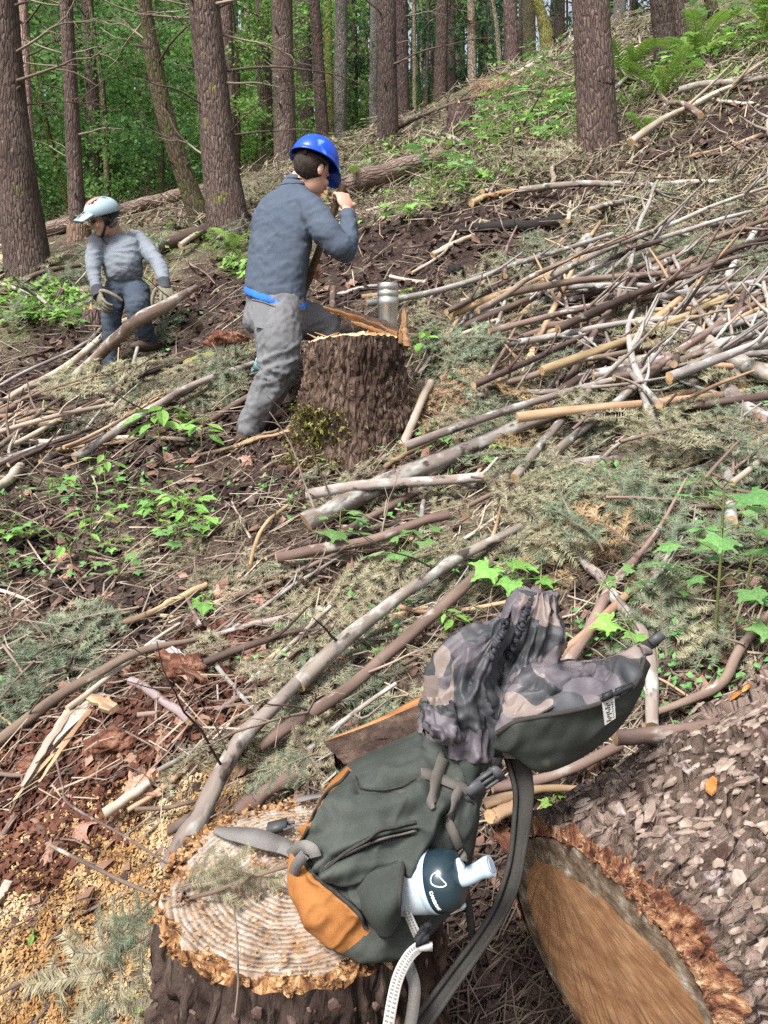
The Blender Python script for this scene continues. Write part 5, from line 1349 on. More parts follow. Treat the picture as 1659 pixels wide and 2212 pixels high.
def bough_mesh(seed, L, spacing, nl, nw, mat, dens=1.0):
    r_ = random.Random(seed); rg = np.random.default_rng(seed)
    main = [np.zeros(3)]; d = np.array((1, 0, .10))
    for k in range(6):
        d = nrm(d + np.array((0, r_.gauss(0, .10), -.055 + r_.gauss(0, .03)))); main.append(main[-1] + d * L / 6)
    main = resample(main, 30)
    tw = [(main, L * .011, L * .003)]
    n = int(L / .036)
    for k in range(2, n):
        f = k / n
        if r_.random() > dens: continue
        i = int(f * 29); t = nrm(main[min(i + 1, 29)] - main[max(i - 1, 0)])
        s = (-1) ** k; a = s * r_.uniform(.75, 1.1); l = L * (.42 * (1 - f) ** .75 + .05) * r_.uniform(.7, 1.1)
        side = nrm(np.cross((0, 0, 1.), t)); dd = nrm(t * math.cos(a) + side * math.sin(a) + np.array((0, 0, r_.uniform(-.12, .12))))
        q = [main[i], main[i] + dd * l * .5 + np.array((0, 0, -.01)), main[i] + dd * l * .95 + t * l * .12 + np.array((0, 0, -.045 * r_.random()))]
        p = resample(q, 10); tw.append((p, L * .004, .0012))
        if l > .11:
            for m in range(2, int(l / .04)):
                j = min(8, int(m * .04 / l * 9)); t2 = nrm(p[j + 1] - p[j - 1]); s2 = (-1) ** m; side2 = nrm(np.cross((0, 0, 1.), t2))
                d2 = nrm(t2 * .62 + side2 * s2 * .78 + np.array((0, 0, r_.uniform(-.15, .15)))); l2 = l * .45 * (1 - m * .04 / l * .8)
                tw.append((resample([p[j], p[j] + d2 * l2 * .5, p[j] + d2 * l2 + np.array((0, 0, -.012))], 5), .0016, .0009))
    gs = Geo(); gn = Geo()
    for (p, r0, r1) in tw:
        tube(gs, p, np.linspace(r0, r1, len(p)), 5 if r0 > .003 else 3, seed=seed, cap=False)
    for w, (p, r0, r1) in enumerate(tw):
        Lt = np.linalg.norm(np.diff(p, axis=0), axis=1).sum(); m = int(Lt / spacing)
        if m < 2: continue
        s = np.linspace(.12 if w == 0 else .03, 1, m) * (len(p) - 1); k = np.minimum(s.astype(int), len(p) - 2); f = (s - k)[:, None]
        b = p[k] * (1 - f) + p[k + 1] * f; t = nrm_rows(p[k + 1] - p[k])
        side = nrm_rows(np.cross(np.array((0, 0, 1.)), t)); up = np.cross(t, side)
        for sg in (-1, 1):
            el = rg.uniform(-.25, .75, m)[:, None]; fw = rg.uniform(.25, .75, m)[:, None]
            d = nrm_rows(side * sg + up * el + t * fw); l = (nl * rg.uniform(.7, 1.15, m))[:, None]
            pw = nrm_rows(np.cross(d, up + rg.normal(size=(m, 3)) * .5)) * nw / 2
            keep_ = rg.random(m) < .93
            a_, b_, c_ = (b - pw)[keep_], (b + pw)[keep_], (b + d * l)[keep_]
            cnt = keep_.sum()
            gn.add(np.stack((a_, b_, c_), 1).reshape(-1, 3), np.arange(cnt * 3).reshape(-1, 3))
    return gs.mesh('fir_bough', S_BROWN), gn.mesh('needles', mat, smooth=False)
BG = {}
for nm, mt in (('green', N_GREEN), ('fade', N_FADE), ('dead', N_DEAD)):
    BG[nm] = [bough_mesh(300 + k + len(nm) * 10, (.42, .55, .36, .62)[k], .0036, .027, .0046, mt, .95) for k in range(4)]
BNEAR = {nm: [bough_mesh(400 + k + len(nm) * 10, (.30, .36, .26)[k], .0018, .025, .0028, mt, .97) for k in range(3)] for nm, mt in (('green', N_GREEN), ('fade', N_FADE))}
BWORD = {'green': 'grey-green cut fir bough', 'fade': 'yellowing cut fir bough', 'dead': 'dead orange brown fir bough'}
def put_bough(pair, M, label, group=None):
    o = obj('fir_bough', pair[0]); o.matrix_world = M
    n_ = obj('needles', pair[1], o); n_['kind'] = 'stuff'
    tag(o, label, 'bough', group)
    return o
def bough(kind, u, v, a, label, group=None, s=1.0, lift=.05, near=False, tilt=None, var=None):
    Q, t, ok = GN([u], [v])
    if not ok[0]: return
    if zone(zd, Q[0][0], Q[0][1])[0] > .5 and t[0] > 3.2 and _q.random() < .8: return
    if 170 < u < 320 and 700 < v < 860: return
    p = Q[0]; n_ = gnormal(p[0], p[1])
    n_ = nrm(n_ + np.array((_q.gauss(0, .22), _q.gauss(0, .22) - .12, 0)))
    d = np.array((math.cos(a), math.sin(a), 0)); d = nrm(d - n_ * np.dot(d, n_)); sd_ = np.cross(n_, d)
    if tilt: d = nrm(d + n_ * tilt); n_ = nrm(np.cross(d, sd_)); sd_ = np.cross(n_, d)
    src = (BNEAR if near else BG)[kind]
    pr = src[(var if var is not None else _q.randrange(len(src))) % len(src)]
    M = Matrix.Translation(Vector(p + n_ * lift) - Vector(d) * .2 * s) @ rot_to(d, sd_, n_) @ Matrix.Scale(s, 4)
    put_bough(pr, M, label or '%s%s %s' % ('small ' if s < .8 else 'large ' if s > 1.25 else '', BWORD[kind], beside(u, v)), group)
def boughs(n, u0, u1, v0, v1, kinds, where, grp, s=(.8, 1.3), lift=.06, tilt=.1, ang=(0, 6.28), near=False):
    for k in range(n):
        kd = _q.choice(kinds)
        bough(kd, _q.uniform(u0, u1), _q.uniform(v0, v1), _q.uniform(*ang), None, '%ss %s' % (BWORD[kd], grp), _q.uniform(*s), abs(_q.gauss(0, lift)) + .01, near, _q.gauss(0, tilt))
boughs(72, 1040, 1720, 900, 1230, ('fade', 'green', 'green', 'fade', 'green', 'fade', 'fade', 'green', 'dead'), 'heaped on the right above the backpack', 'heaped above the pack', (.7, 1.1), .05)
boughs(64, 1000, 1700, 560, 900, ('green', 'fade', 'green'), 'caught under the branches of the right brush pile', 'in the right brush pile', (.8, 1.4), .05)
boughs(30, 1180, 1700, 380, 620, ('green', 'fade', 'green'), 'lying at the edge of the bare trail on the right', 'beside the trail', (1.0, 1.5), .05)
boughs(40, 130, 520, 660, 930, ('green', 'fade', 'fade', 'green'), 'lying in front of the helmeted man', 'in the left brush', (.8, 1.5), .08)
boughs(16, -40, 250, 560, 700, ('green', 'fade', 'green'), 'lying left of the helmeted man', 'left of the helmeted man', (1.0, 1.8), .06)
boughs(28, 560, 1120, 1220, 1640, ('fade', 'fade', 'green'), 'lying between the poles behind the backpack', 'between the poles', (.6, .95), .03)
boughs(13, -60, 260, 1330, 1540, ('fade', 'fade', 'green'), 'lying at the left edge above the red rotten wood', 'left of the red rot', (.7, 1.0), .03)
boughs(11, 330, 760, 1420, 1680, ('fade', 'fade', 'green'), 'lying on the red rotten wood behind the near stump', 'on the red rot', (.5, .85), .03)
boughs(12, 640, 1000, 940, 1140, ('fade', 'fade', 'green'), 'lying at the foot of the big stump', 'by the big stump', (.6, 1.0), .02)
boughs(12, 240, 640, 1140, 1340, ('fade', 'fade'), 'dry on the soil left of the thick lichened pole', 'on the middle soil', (.4, .8), .01)
boughs(14, 900, 1150, 560, 900, ('fade', 'fade', 'green', 'dead'), 'dry beside the tumbler and big stump', 'right of the big stump', (.7, 1.2), .06)
boughs(16, 560, 1250, 200, 470, ('fade', 'fade', 'green', 'dead'), 'withered on the bank above the trail', 'on the upper bank', (1.2, 2.2), .08)
boughs(10, 260, 600, 360, 560, ('green', 'green', 'fade'), 'grey-green and fallen under the firs at the left', 'under the left firs', (1.2, 2.2), .1)
boughs(10, 1380, 1700, 1230, 1480, ('fade', 'green', 'fade'), 'lying at the right above the sawn log', 'above the sawn log', (.5, .8), .02)
# the near boughs over the left side of the near stump
def bough_at(kind, var, base, tip, upv, s, label):
    base = np.asarray(base); tip = np.asarray(tip); d = nrm(tip - base); n_ = nrm(np.asarray(upv) - d * np.dot(upv, d)); sd_ = np.cross(n_, d)
    pr = BNEAR[kind][var]; L = (.30, .36, .26)[var]; k = np.linalg.norm(tip - base) / L * s
    put_bough(pr, Matrix.Translation(Vector(base)) @ rot_to(d, sd_, n_) @ Matrix.Scale(k, 4), label)
bough_at('fade', 0, P(372, 1935, 1.12), P(505, 1850, 1.12), CAM_U * .8 - CAM_F, 1.0, 'yellowing fir sprig lying flat on the rings at the left of the near stump')
bough_at('fade', 1, P(400, 1930, 1.10), P(180, 2150, 1.22), CAM_U * .6 - CAM_F, 1.05, 'large fir sprig hanging down the left side of the near stump to the sawdust')
bough_at('green', 2, P(360, 1940, 1.13), P(250, 2090, 1.16), CAM_U * .5 - CAM_F, 1.1, 'greener fir sprig hanging beside the large sprig at the near stump')
bough_at('fade', 2, P(270, 2080, 1.24), P(30, 2200, 1.30), CAM_U * .7 - CAM_F, 1.0, 'fir sprig tip spreading over the sawdust at the lower left corner')
bough_at('fade', 0, P(390, 1915, 1.10), P(620, 1872, 1.10), CAM_U * .9 - CAM_F, .95, 'fir sprig reaching across the rings towards the orange pack bottom')
bough_at('fade', 1, P(345, 1930, 1.13), P(215, 2040, 1.20), CAM_U * .7 - CAM_F, 1.05, 'broad fir sprig over the left rim of the near stump')
bough_at('fade', 0, P(395, 1925, 1.09), P(330, 2130, 1.10), CAM_U * .5 - CAM_F, 1.0, 'fir sprig hanging straight down the left bark of the near stump')
bough_at('fade', 1, P(560, 1895, 1.08), P(420, 1850, 1.10), CAM_U * .9 - CAM_F * .6, .9, 'fir sprig across the middle rings left of the pack')
bough_at('fade', 2, P(150, 2190, 1.26), P(330, 2120, 1.22), CAM_U * .7 - CAM_F, 1.0, 'fir sprig lying at the lower left against the near stump bark')
bough_at('green', 0, P(250, 2130, 1.24), P(130, 2260, 1.22), CAM_U * .7 - CAM_F, 1.1, 'fir sprig at the bottom edge below the sawdust')
bough_at('green', 1, P(690, 1625, 1.62), P(520, 1680, 1.58), CAM_U * .8 - CAM_F * .6, 1.0, 'fir bough lying over the lichened pole behind the near stump')
K('long thin bare twig arching over the sawdust to the near stump', [(108, 1826), (200, 1872), (290, 1915), (372, 1942), (450, 1930), (545, 1895), (632, 1868)], (7, 8, 9, 9, 9, 8, 8), S_BROWN, name='bare_twig', cat='twig', depth=[1.55, 1.42, 1.28, 1.14, 1.09, 1.09, 1.09])
K('thin bare twig hanging from the rotten wood to the lichened pole', [(122, 1642), (135, 1700), (150, 1738), (250, 1795), (330, 1845), (400, 1895)], (5, 6, 6, 6, 5, 4), S_BROWN, name='bare_twig', cat='twig', depth=[1.75, 1.65, 1.55, 1.42, 1.3, 1.15])
K('thin grey twig over the sawdust in the lower left corner', [(-10, 2152), (100, 2095), (210, 2052), (330, 1960)], (7, 7, 6, 5), S_BROWN, name='bare_twig', cat='twig')
K('thin pale twig hanging down the front of the near stump', [(505, 1955), (512, 2040), (514, 2120), (508, 2192)], (4, 5, 5, 4), S_BROWN, name='bare_twig', cat='twig', depth=[1.08, .955, .955, .95])

# ================================================================== litter nobody could count
def field(n, u0, u1, v0, v1, seed, acc=None):
    rg = np.random.default_rng(seed)
    u, v = rg.uniform(u0, u1, n), rg.uniform(v0, v1, n)
    Q, t, ok = GN(u, v)
    k = ok & (t < 15)
    Q = Q[k]; t = t[k]
    if acc is not None:
        m = rg.random(len(Q)) < acc(Q, t); Q = Q[m]; t = t[m]
    return Q, t, rg
def litter(name, label, Q, t, rg, l0, l1, w, mat, flat=.25, grow=.35, lift=.006, tri=True, prefer=.6, spread=1.0):
    n = len(Q); a = prefer + rg.normal(size=n) * spread
    d = np.stack((np.cos(a), np.sin(a), rg.normal(size=n) * flat), 1)
    e = .03; gx = (H(Q[:, 0] + e, Q[:, 1]) - H(Q[:, 0] - e, Q[:, 1])) / (2 * e); gy = (H(Q[:, 0], Q[:, 1] + e) - H(Q[:, 0], Q[:, 1] - e)) / (2 * e)
    d[:, 2] += np.clip(gx * d[:, 0] + gy * d[:, 1], -.8, .8); d = nrm_rows(d)
    k = (1 + grow * np.maximum(t - 1.5, 0))[:, None]
    l = rg.uniform(l0, l1, n)[:, None] * np.minimum(k, 2.2); ww = w * k * rg.uniform(.6, 1.4, n)[:, None]
    up = np.array((0, 0, 1.)) + rg.normal(size=(n, 3)) * .35; b = nrm_rows(np.cross(d, up)); u_ = np.cross(b, d)
    c = Q + np.array((0, 0, 1.)) * (lift * k * rg.random(n)[:, None] + .002)
    g = Geo()
    if tri:
        ring = [b * 1.0, -b * .5 + u_ * .87, -b * .5 - u_ * .87]
        bend = u_ * l * rg.normal(size=n)[:, None] * .06 + b * l * rg.normal(size=n)[:, None] * .09
        P_ = [c - d * l / 2, c + bend, c + d * l / 2]; R_ = [1, .9, .45]
        V = np.stack([P_[i] + ring[j] * ww * R_[i] * .5 for i in range(3) for j in range(3)], 1)
        base = np.arange(n)[:, None] * 9
        F = np.concatenate([base + np.array((3 * i + j, 3 * i + (j + 1) % 3, 3 * i + 3 + (j + 1) % 3, 3 * i + 3 + j)) for i in range(2) for j in range(3)])
        g.add(V.reshape(-1, 3), F)
    else:
        V = np.stack((c - d * l / 2, c + b * ww * .5, c + d * l / 2 + u_ * ww * .2, c - b * ww * .5), 1)
        g.add(V.reshape(-1, 3), np.arange(n * 4).reshape(-1, 4))
    o = g.build(name, mat, smooth=False)
    return tag(o, label, kind='stuff')
notsaw = lambda Q, t: 1 - .75 * zone(zs, Q[:, 0], Q[:, 1]) - .35 * zone(zr, Q[:, 0], Q[:, 1])
litter_m = lambda name, cols: mk(name, cols, 7, detail=3, bump=0)
LM1 = litter_m('dry_needles', [(.32, (.085, .055, .035)), (.5, (.19, .135, .09)), (.68, (.33, .265, .19))])
LM2 = litter_m('litter_twigs', [(.32, (.055, .038, .030)), (.5, (.15, .11, .085)), (.68, (.34, .28, .22))])
LMG = litter_m('dry_grass', [(.32, (.07, .07, .035)), (.5, (.19, .18, .10)), (.68, (.34, .31, .21))])
LM3 = litter_m('pale_twigs', [(.32, (.17, .125, .09)), (.5, (.31, .245, .18)), (.68, (.46, .39, .31))])
litter('needle_litter', 'dry brown needles and grass bits lying over the soil', *field(60000, -300, 1960, 120, 2330, 1, lambda Q, t: notsaw(Q, t) * (.35 + .65 * (1 - zone(zd, Q[:, 0], Q[:, 1])))), .012, .036, .0014, LM1, .5, .5, .012, False, .5, 1.3)
litter('twig_litter', 'small dark twigs littering the hillside', *field(8500, -300, 1960, 60, 2330, 2, notsaw), .03, .17, .0036, LM2, .25, .25, .03, True, .55, .8)
litter('pale_twig_litter', 'small pale broken twigs littering the hillside', *field(2600, -300, 1960, 60, 1800, 3, notsaw), .04, .22, .0040, LM3, .25, .25, .035, True, .5, .7)
litter('bank_twigs', 'grey and tan twigs strewn over the upper bank', *field(6500, -200, 1800, 30, 500, 21, lambda Q, t: .10 + .90 * (1 - zone(zd, Q[:, 0], Q[:, 1]))), .06, .32, .0052, LM2, .3, .16, .05, True, .5, .9)
litter('bank_pale_twigs', 'pale twigs strewn over the upper bank', *field(2600, -200, 1800, 30, 500, 22, lambda Q, t: 1 - .9 * zone(zd, Q[:, 0], Q[:, 1])), .08, .40, .0050, LM3, .3, .16, .06, True, .5, .9)
litter('bank_grass', 'dry grass and leaf bits over the upper bank', *field(16000, -200, 1800, 30, 500, 23, lambda Q, t: 1 - .8 * zone(zd, Q[:, 0], Q[:, 1])), .03, .10, .010, LMG, .7, .16, .06, False, .5, 2)
LM4 = litter_m('bark_crumbs', [(.32, (.025, .016, .013)), (.5, (.065, .042, .035)), (.68, (.14, .095, .078))])
litter('soil_crumbs', 'crumbs of dark soil and bark on the dug ground', *field(26000, -300, 1960, 300, 2330, 4, lambda Q, t: .1 + .9 * zone(zd, Q[:, 0], Q[:, 1])), .012, .04, .018, LM4, .6, .5, .012, False, .5, 2)
LM5 = litter_m('red_rot_crumbs', [(.32, (.032, .012, .009)), (.5, (.09, .034, .022)), (.68, (.19, .085, .05))])
litter('rotten_wood_crumbs', 'red brown crumbs of rotten wood', *field(16000, -200, 850, 1250, 1950, 5, lambda Q, t: zone(zr, Q[:, 0], Q[:, 1])), .008, .032, .018, LM5, .7, .2, .016, False, .5, 2)
LM6 = litter_m('wood_chips', [(.30, (.14, .065, .025)), (.45, (.33, .18, .07)), (.58, (.48, .34, .18)), (.72, (.64, .53, .35))])
litter('sawdust_chips', 'orange and yellow chainsaw chips heaped beside the near stump', *field(36000, -250, 560, 1680, 2330, 6, lambda Q, t: .02 + .98 * zone(zs, Q[:, 0], Q[:, 1])), .004, .016, .0065, LM6, .5, .2, .010, False, .5, 3)
LM7 = litter_m('leaf_bits', [(.32, (.10, .055, .04)), (.5, (.21, .12, .085)), (.68, (.34, .22, .165))])
litter('leaf_bits', 'bits of brown dead leaf on the ground', *field(2600, -300, 1960, 150, 2000, 7, notsaw), .02, .055, .03, LM7, .5, .3, .012, False, .5, 3)
# ================================================================== living plants
LV_A = leaf_mat('lobed_leaf', (.095, .21, .06), (.15, .31, .095), (.23, .40, .15), .35, 9)
LV_B = leaf_mat('young_leaf', (.12, .27, .05), (.20, .40, .08), (.30, .50, .15), .35, 9)
LV_C = leaf_mat('fern_leaf', (.11, .21, .035), (.19, .33, .06), (.29, .44, .11), .35, 9)
STEM = mk('green_stem', [(.3, (.10, .13, .04)), (.7, (.22, .20, .09))], 20, bump=0)
LV_DEAD = mk('dead_maple_leaf', [(.3, (.20, .095, .065)), (.5, (.36, .20, .145)), (.7, (.50, .33, .26))], 18, rnd=.2, bump=.3)
def lobed(seed, mat, name='leaf', curl=.12, lobes=5):
    """a palmate leaf one unit long, petiole at the origin, lying in XY"""
    r_ = random.Random(seed); out = []
    tips = np.linspace(-2.15, 2.15, lobes)
    for k, a in enumerate(tips):
        L = (.62 + .40 * math.cos(a * .62)) * r_.uniform(.92, 1.06)
        for da, f in ((-.24, .62), (-.11, .74), (-.10, .86), (0, 1.0), (.10, .86), (.11, .74), (.24, .62)):
            out.append((a + da, L * f * .62))
        if k < lobes - 1:
            out.append(((a + tips[k + 1]) / 2, .36))
    V = [(.42, 0, 0)] + [(.42 + r * math.cos(a), r * math.sin(a), 0) for a, r in out] + [(.40, 0, 0), (0, 0, 0)]
    V = np.array(V); V[:, 2] = -curl * (V[:, 0] - .45) ** 2 * 2 - curl * np.abs(V[:, 1]) * .9 + .05 * np.sin(V[:, 1] * 9 + seed) * curl * 4
    n = len(out)
    F = [(0, 1 + k, 2 + k) for k in range(n - 1)]
    g = Geo(); g.add(V[:n + 1], np.array(F))
    # petiole and thickness at the veins
    tube(g, [(-.25, 0, -.10), (0, 0, -.03), (.42, 0, .004)], [.012, .012, .008], 4, cap=False)
    return g.mesh(name, mat, smooth=False)
def ovate(seed, mat, w=.42):
    r_ = random.Random(seed); n = 7
    x = np.linspace(0, 1, n); y = np.sin(x ** .8 * math.pi) * w / 2
    V = np.vstack((np.stack((x, y, .10 * y - .18 * x * x), 1), np.stack((x, 0 * x, -.05 * np.sin(x * 3) - .18 * x * x - .02), 1), np.stack((x, -y, .10 * y - .18 * x * x), 1)))
    F = [(k, k + 1, n + k + 1, n + k) for k in range(n - 1)] + [(n + k, n + k + 1, 2 * n + k + 1, 2 * n + k) for k in range(n - 1)]
    g = Geo(); g.add(V, np.array(F)); return g.mesh('leaf', mat, smooth=False)
LEAF = {'lobed': [lobed(k, LV_A) for k in range(3)], 'young': [lobed(10 + k, LV_B) for k in range(2)], 'oval': [ovate(k, LV_B) for k in range(2)]}
DEADLEAF = [lobed(20 + k, LV_DEAD, 'dead_leaf', .45) for k in range(3)]
def plant(u, v, label, kind='lobed', h=.22, n=7, size=.07, seed=0, name='seedling', spread=.5, group=None, lift=0):
    Q, t, ok = GN([u], [v])
    if not ok[0]: return
    p = Q[0]; r_ = random.Random(seed * 13 + int(u))
    rt0 = root(name, tuple(p), label, 'plant', group)
    g = Geo(); st = resample([(0, 0, -.04), (r_.uniform(-.02, .02), 0, h * .5), (r_.uniform(-.05, .05), r_.uniform(-.05, .02), h)], 8)
    tube(g, st, np.linspace(.0038, .0018, 8) * (1 + h), 5, seed=seed)
    pos = []
    for k in range(n):
        f = .45 + .55 * k / max(1, n - 1); i = min(7, int(f * 7)); a = k * 2.4 + r_.uniform(-.5, .5)
        l = spread * h * r_.uniform(.35, .8) * (1.15 - .6 * f)
        e = st[i] + np.array((math.cos(a) * l, math.sin(a) * l, l * r_.uniform(.15, .6)))
        tube(g, resample([st[i], (st[i] + e) / 2 + np.array((0, 0, .01)), e], 4), .0014 * (1 + h), 4, cap=False)
        pos.append((e, a))
    g.build('stem', STEM, rt0)
    for e, a in pos:
        o = obj('leaf', r_.choice(LEAF[kind]), rt0); o.location = e
        # leaves lie open to the sky, tipped a little down the slope
        o.rotation_euler = (r_.uniform(-.35, .35) + .15 * math.cos(a), r_.uniform(-.1, .45), a + r_.uniform(-.3, .3)); s = size * r_.uniform(.7, 1.2); o.scale = (s, s, s)
    return rt0
pl = plant
pl(858, 1250, 'seedling with two large lobed leaves between the poles in the middle', h=.14, n=4, size=.15, seed=1)
pl(885, 1215, 'light lobed seedling just right of the large leaved one in the middle', h=.12, n=4, size=.10, seed=2)
pl(742, 1190, 'lobed maple seedling growing over the pole with the pale broken end', h=.15, n=6, size=.10, seed=3)
pl(985, 1262, 'lobed seedling beside the long grey pole in the middle', h=.10, n=5, size=.09, seed=4)
pl(1100, 1285, 'star leaved seedling above the rolled collar of the backpack', 'young', h=.12, n=6, size=.10, seed=5)
pl(965, 1362, 'small seedling with feathery light leaves left of the collar', 'oval', h=.06, n=9, size=.05, seed=6)
pl(1515, 1125, 'seedling with pale broad leaves among the boughs at the right', h=.14, n=5, size=.10, seed=7)
pl(1542, 1400, 'tall upright maple seedling on a thin brown stem at the right', h=.42, n=11, size=.10, seed=8, spread=.42)
pl(1610, 1290, 'large leaved maple seedling at the right edge', h=.22, n=7, size=.12, seed=9)
pl(1355, 1300, 'seedling with ivy like leaves left of the tall upright seedling', h=.10, n=5, size=.075, seed=10)
pl(1440, 1318, 'trailing green seedling between the leaning branch and the tall seedling', h=.11, n=7, size=.075, seed=11)
pl(1372, 1415, 'bright green leaves tucked beside the buckle of the pack flap', 'young', h=.10, n=5, size=.08, seed=12)
pl(662, 1478, 'tiny three leaved seedling beside the lower lichened pole', 'young', h=.04, n=4, size=.05, seed=13)
pl(832, 1440, 'small lone seedling between the two slanting poles', h=.05, n=4, size=.06, seed=14)
pl(1165, 1760, 'bright seedling behind the shoulder strap next to the sawn log', 'young', h=.05, n=5, size=.05, seed=15)
pl(1650, 1400, 'leafy seedling against the right edge above the sawn log', h=.14, n=6, size=.08, seed=16)
pl(350, 962, 'seedling with paired oval leaves in front of the left brush', 'oval', h=.20, n=13, size=.13, seed=17, spread=.8)
pl(436, 978, 'upright light green seedling right of the paired oval leaved one', 'oval', h=.18, n=8, size=.10, seed=18)
pl(690, 1006, 'small seedling at the mossy foot of the big stump', 'young', h=.05, n=4, size=.07, seed=19)
pl(1030, 1030, 'bright lobed leaves just right of the thick lichened pole', 'young', h=.12, n=4, size=.08, seed=20)
pl(935, 968, 'seedling at the right foot of the big stump', 'lobed', h=.10, n=5, size=.08, seed=21)
pl(90, 705, 'broad leaved light green plant left of the helmeted man', 'young', h=.16, n=10, size=.16, seed=22, spread=.9)
pl(148, 718, 'dense bright green plant beside the low stump behind the helmeted man', 'young', h=.20, n=12, size=.14, seed=23, spread=.9)
pl(462, 1312, 'lone light leaf seedling above the lichen spotted stick', 'young', h=.05, n=3, size=.09, seed=24)
pl(76, 2035, 'tiny pale green seedling on the sawdust', 'oval', h=.02, n=5, size=.030, seed=25)
pl(320, 2180, 'small green seedling at the bottom under the near stump', 'young', h=.03, n=4, size=.03, seed=26)
pl(1690, 1180, 'tall seedling with lobed leaves just at the right border', h=.2, n=7, size=.09, seed=27)
pl(905, 790, 'green frond like seedling on the soil right of the tumbler', 'oval', h=.2, n=9, size=.12, seed=28)
pl(885, 660, 'small green seedling on the soil behind the tumbler', 'young', h=.10, n=6, size=.10, seed=29)
for k, (u, v) in enumerate([(140, 1060), (118, 1096), (230, 1058), (292, 1118), (262, 1090), (392, 1130), (432, 1150), (398, 1196), (345, 1160), (375, 1165), (55, 1172), (202, 1178), (240, 1200), (330, 1110), (410, 1165), (35, 1165), (255, 1262), (165, 1230), (420, 1105), (15, 1255)]):
    pl(u, v, '%s green seedling on the soil %s' % (('star leaved', 'lobed', 'oval leaved')[k % 3], beside(u, v)[6:]), ('young', 'lobed', 'oval')[k % 3], h=.07 + .05 * (k % 3), n=6 + k % 4, size=.07, seed=40 + k, group='seedlings on the soil at the left', spread=.8)
for k, (u, v) in enumerate([(1160, 185), (1150, 165), (1112, 225), (1135, 240), (1080, 250), (1175, 210), (1190, 260), (1060, 300), (1020, 380), (985, 400), (1040, 350), (960, 420), (1235, 240), (1210, 330), (1105, 340), (1125, 290), (1480, 180), (1560, 90), (1590, 130), (1520, 60), (1640, 130), (1610, 60), (1450, 200), (930, 450), (880, 500), (1290, 60)]):
    pl(u, v, '%s bright green plant %s' % (('low', 'taller', 'tallest leafy')[k % 3], beside(u, v).replace('lying', 'growing')), ('young', 'lobed')[k % 2], h=.30 + .1 * (k % 3), n=10, size=.17, seed=80 + k, group='leafy plants on the upper bank', spread=.8)
# ferns
def frond(seed, L):
    r_ = random.Random(seed); g = Geo()
    sp = resample([(0, 0, 0), (L * .35, 0, L * .38), (L * .72, 0, L * .50), (L, r_.uniform(-.05, .05), L * .38)], 26)
    tube(g, sp, np.linspace(.006, .002, 26), 4, 1, cap=False)
    for k in range(3, 26):
        f = k / 25; l = L * .20 * math.sin(min(1, f * 1.6 + .12) * 1.57) * (1 - f ** 3) + .015; t = nrm(sp[min(25, k + 1)] - sp[k - 1])
        for s in (-1, 1):
            d = nrm(np.array((0, s, -.05)) + t * .35); w = L * .022; p = sp[k]
            g.add([p - t * w, p + d * l * .5 - t * w * .8 + np.array((0, 0, .006)), p + d * l, p + d * l * .5 + t * w * .9 + np.array((0, 0, .006)), p + t * w], np.array([(0, 1, 2), (0, 2, 3), (0, 3, 4)]))
    return g.mesh('frond', [LV_C, STEM], smooth=False)
FR = [frond(k, L) for k, L in enumerate((.8, .95, .7, 1.05))]
def fern(u, v, label, s, n, up=.4, seed=0):
    Q, t, ok = GN([u], [v]); p = Q[0]; r_ = random.Random(seed + 5)
    rt0 = root('fern', tuple(p), label, 'fern')
    for k in range(n):
        o = obj('frond', FR[k % 4], rt0); o.rotation_euler = (r_.uniform(-.2, .2), -r_.uniform(.0, up), k * 6.283 / n + r_.uniform(-.3, .3)); q = s * r_.uniform(.75, 1.1); o.scale = (q, q, q)
fern(1350, 195, 'tall upright sword fern right of the lone fir trunk', .75, 9, .75, 1)
fern(1500, 150, 'wide arching sword fern right of the dark fir among ferns', .8, 11, .4, 2)
fern(1430, 215, 'low sword fern below the dark fir among ferns', .6, 9, .3, 3)
fern(1655, 95, 'sword fern at the upper right corner', .9, 10, .6, 4)
fern(788, 425, 'small bright fern behind the raised hand of the man in the hard hat', .42, 7, .3, 5)
fern(1390, 300, 'small fern on the bank right of the lone fir', .4, 7, .3, 6)
fern(505, 545, 'small fern at the foot of the big central fir', .35, 7, .4, 7)
# ground cover
Q, t, rg_ = field(42000, -100, 1900, -40, 760, 11, lambda Q, t: np.clip(zone(zg, Q[:, 0], Q[:, 1]) * 1.2 * (vnoise(Q * 2.1, 3) > .42), 0, 1))
gc = litter('ground_cover', 'low bright green ground cover on the bank', Q + np.array((0, 0, .05)) * np.random.default_rng(2).random((len(Q), 1)), t, rg_, .03, .06, .03, LV_B, .6, .12, .05, False, .5, 3)
Q, t, rg_ = field(5200, -50, 1750, 640, 1650, 12, lambda Q, t: (vnoise(Q * 3.1, 9) > .6) * .8)
gc = litter('creeping_leaves', 'tiny creeping green leaves in the litter', Q + np.array((0, 0, .02)), t, rg_, .015, .03, .016, LV_A, .5, .15, .03, False, .5, 3)
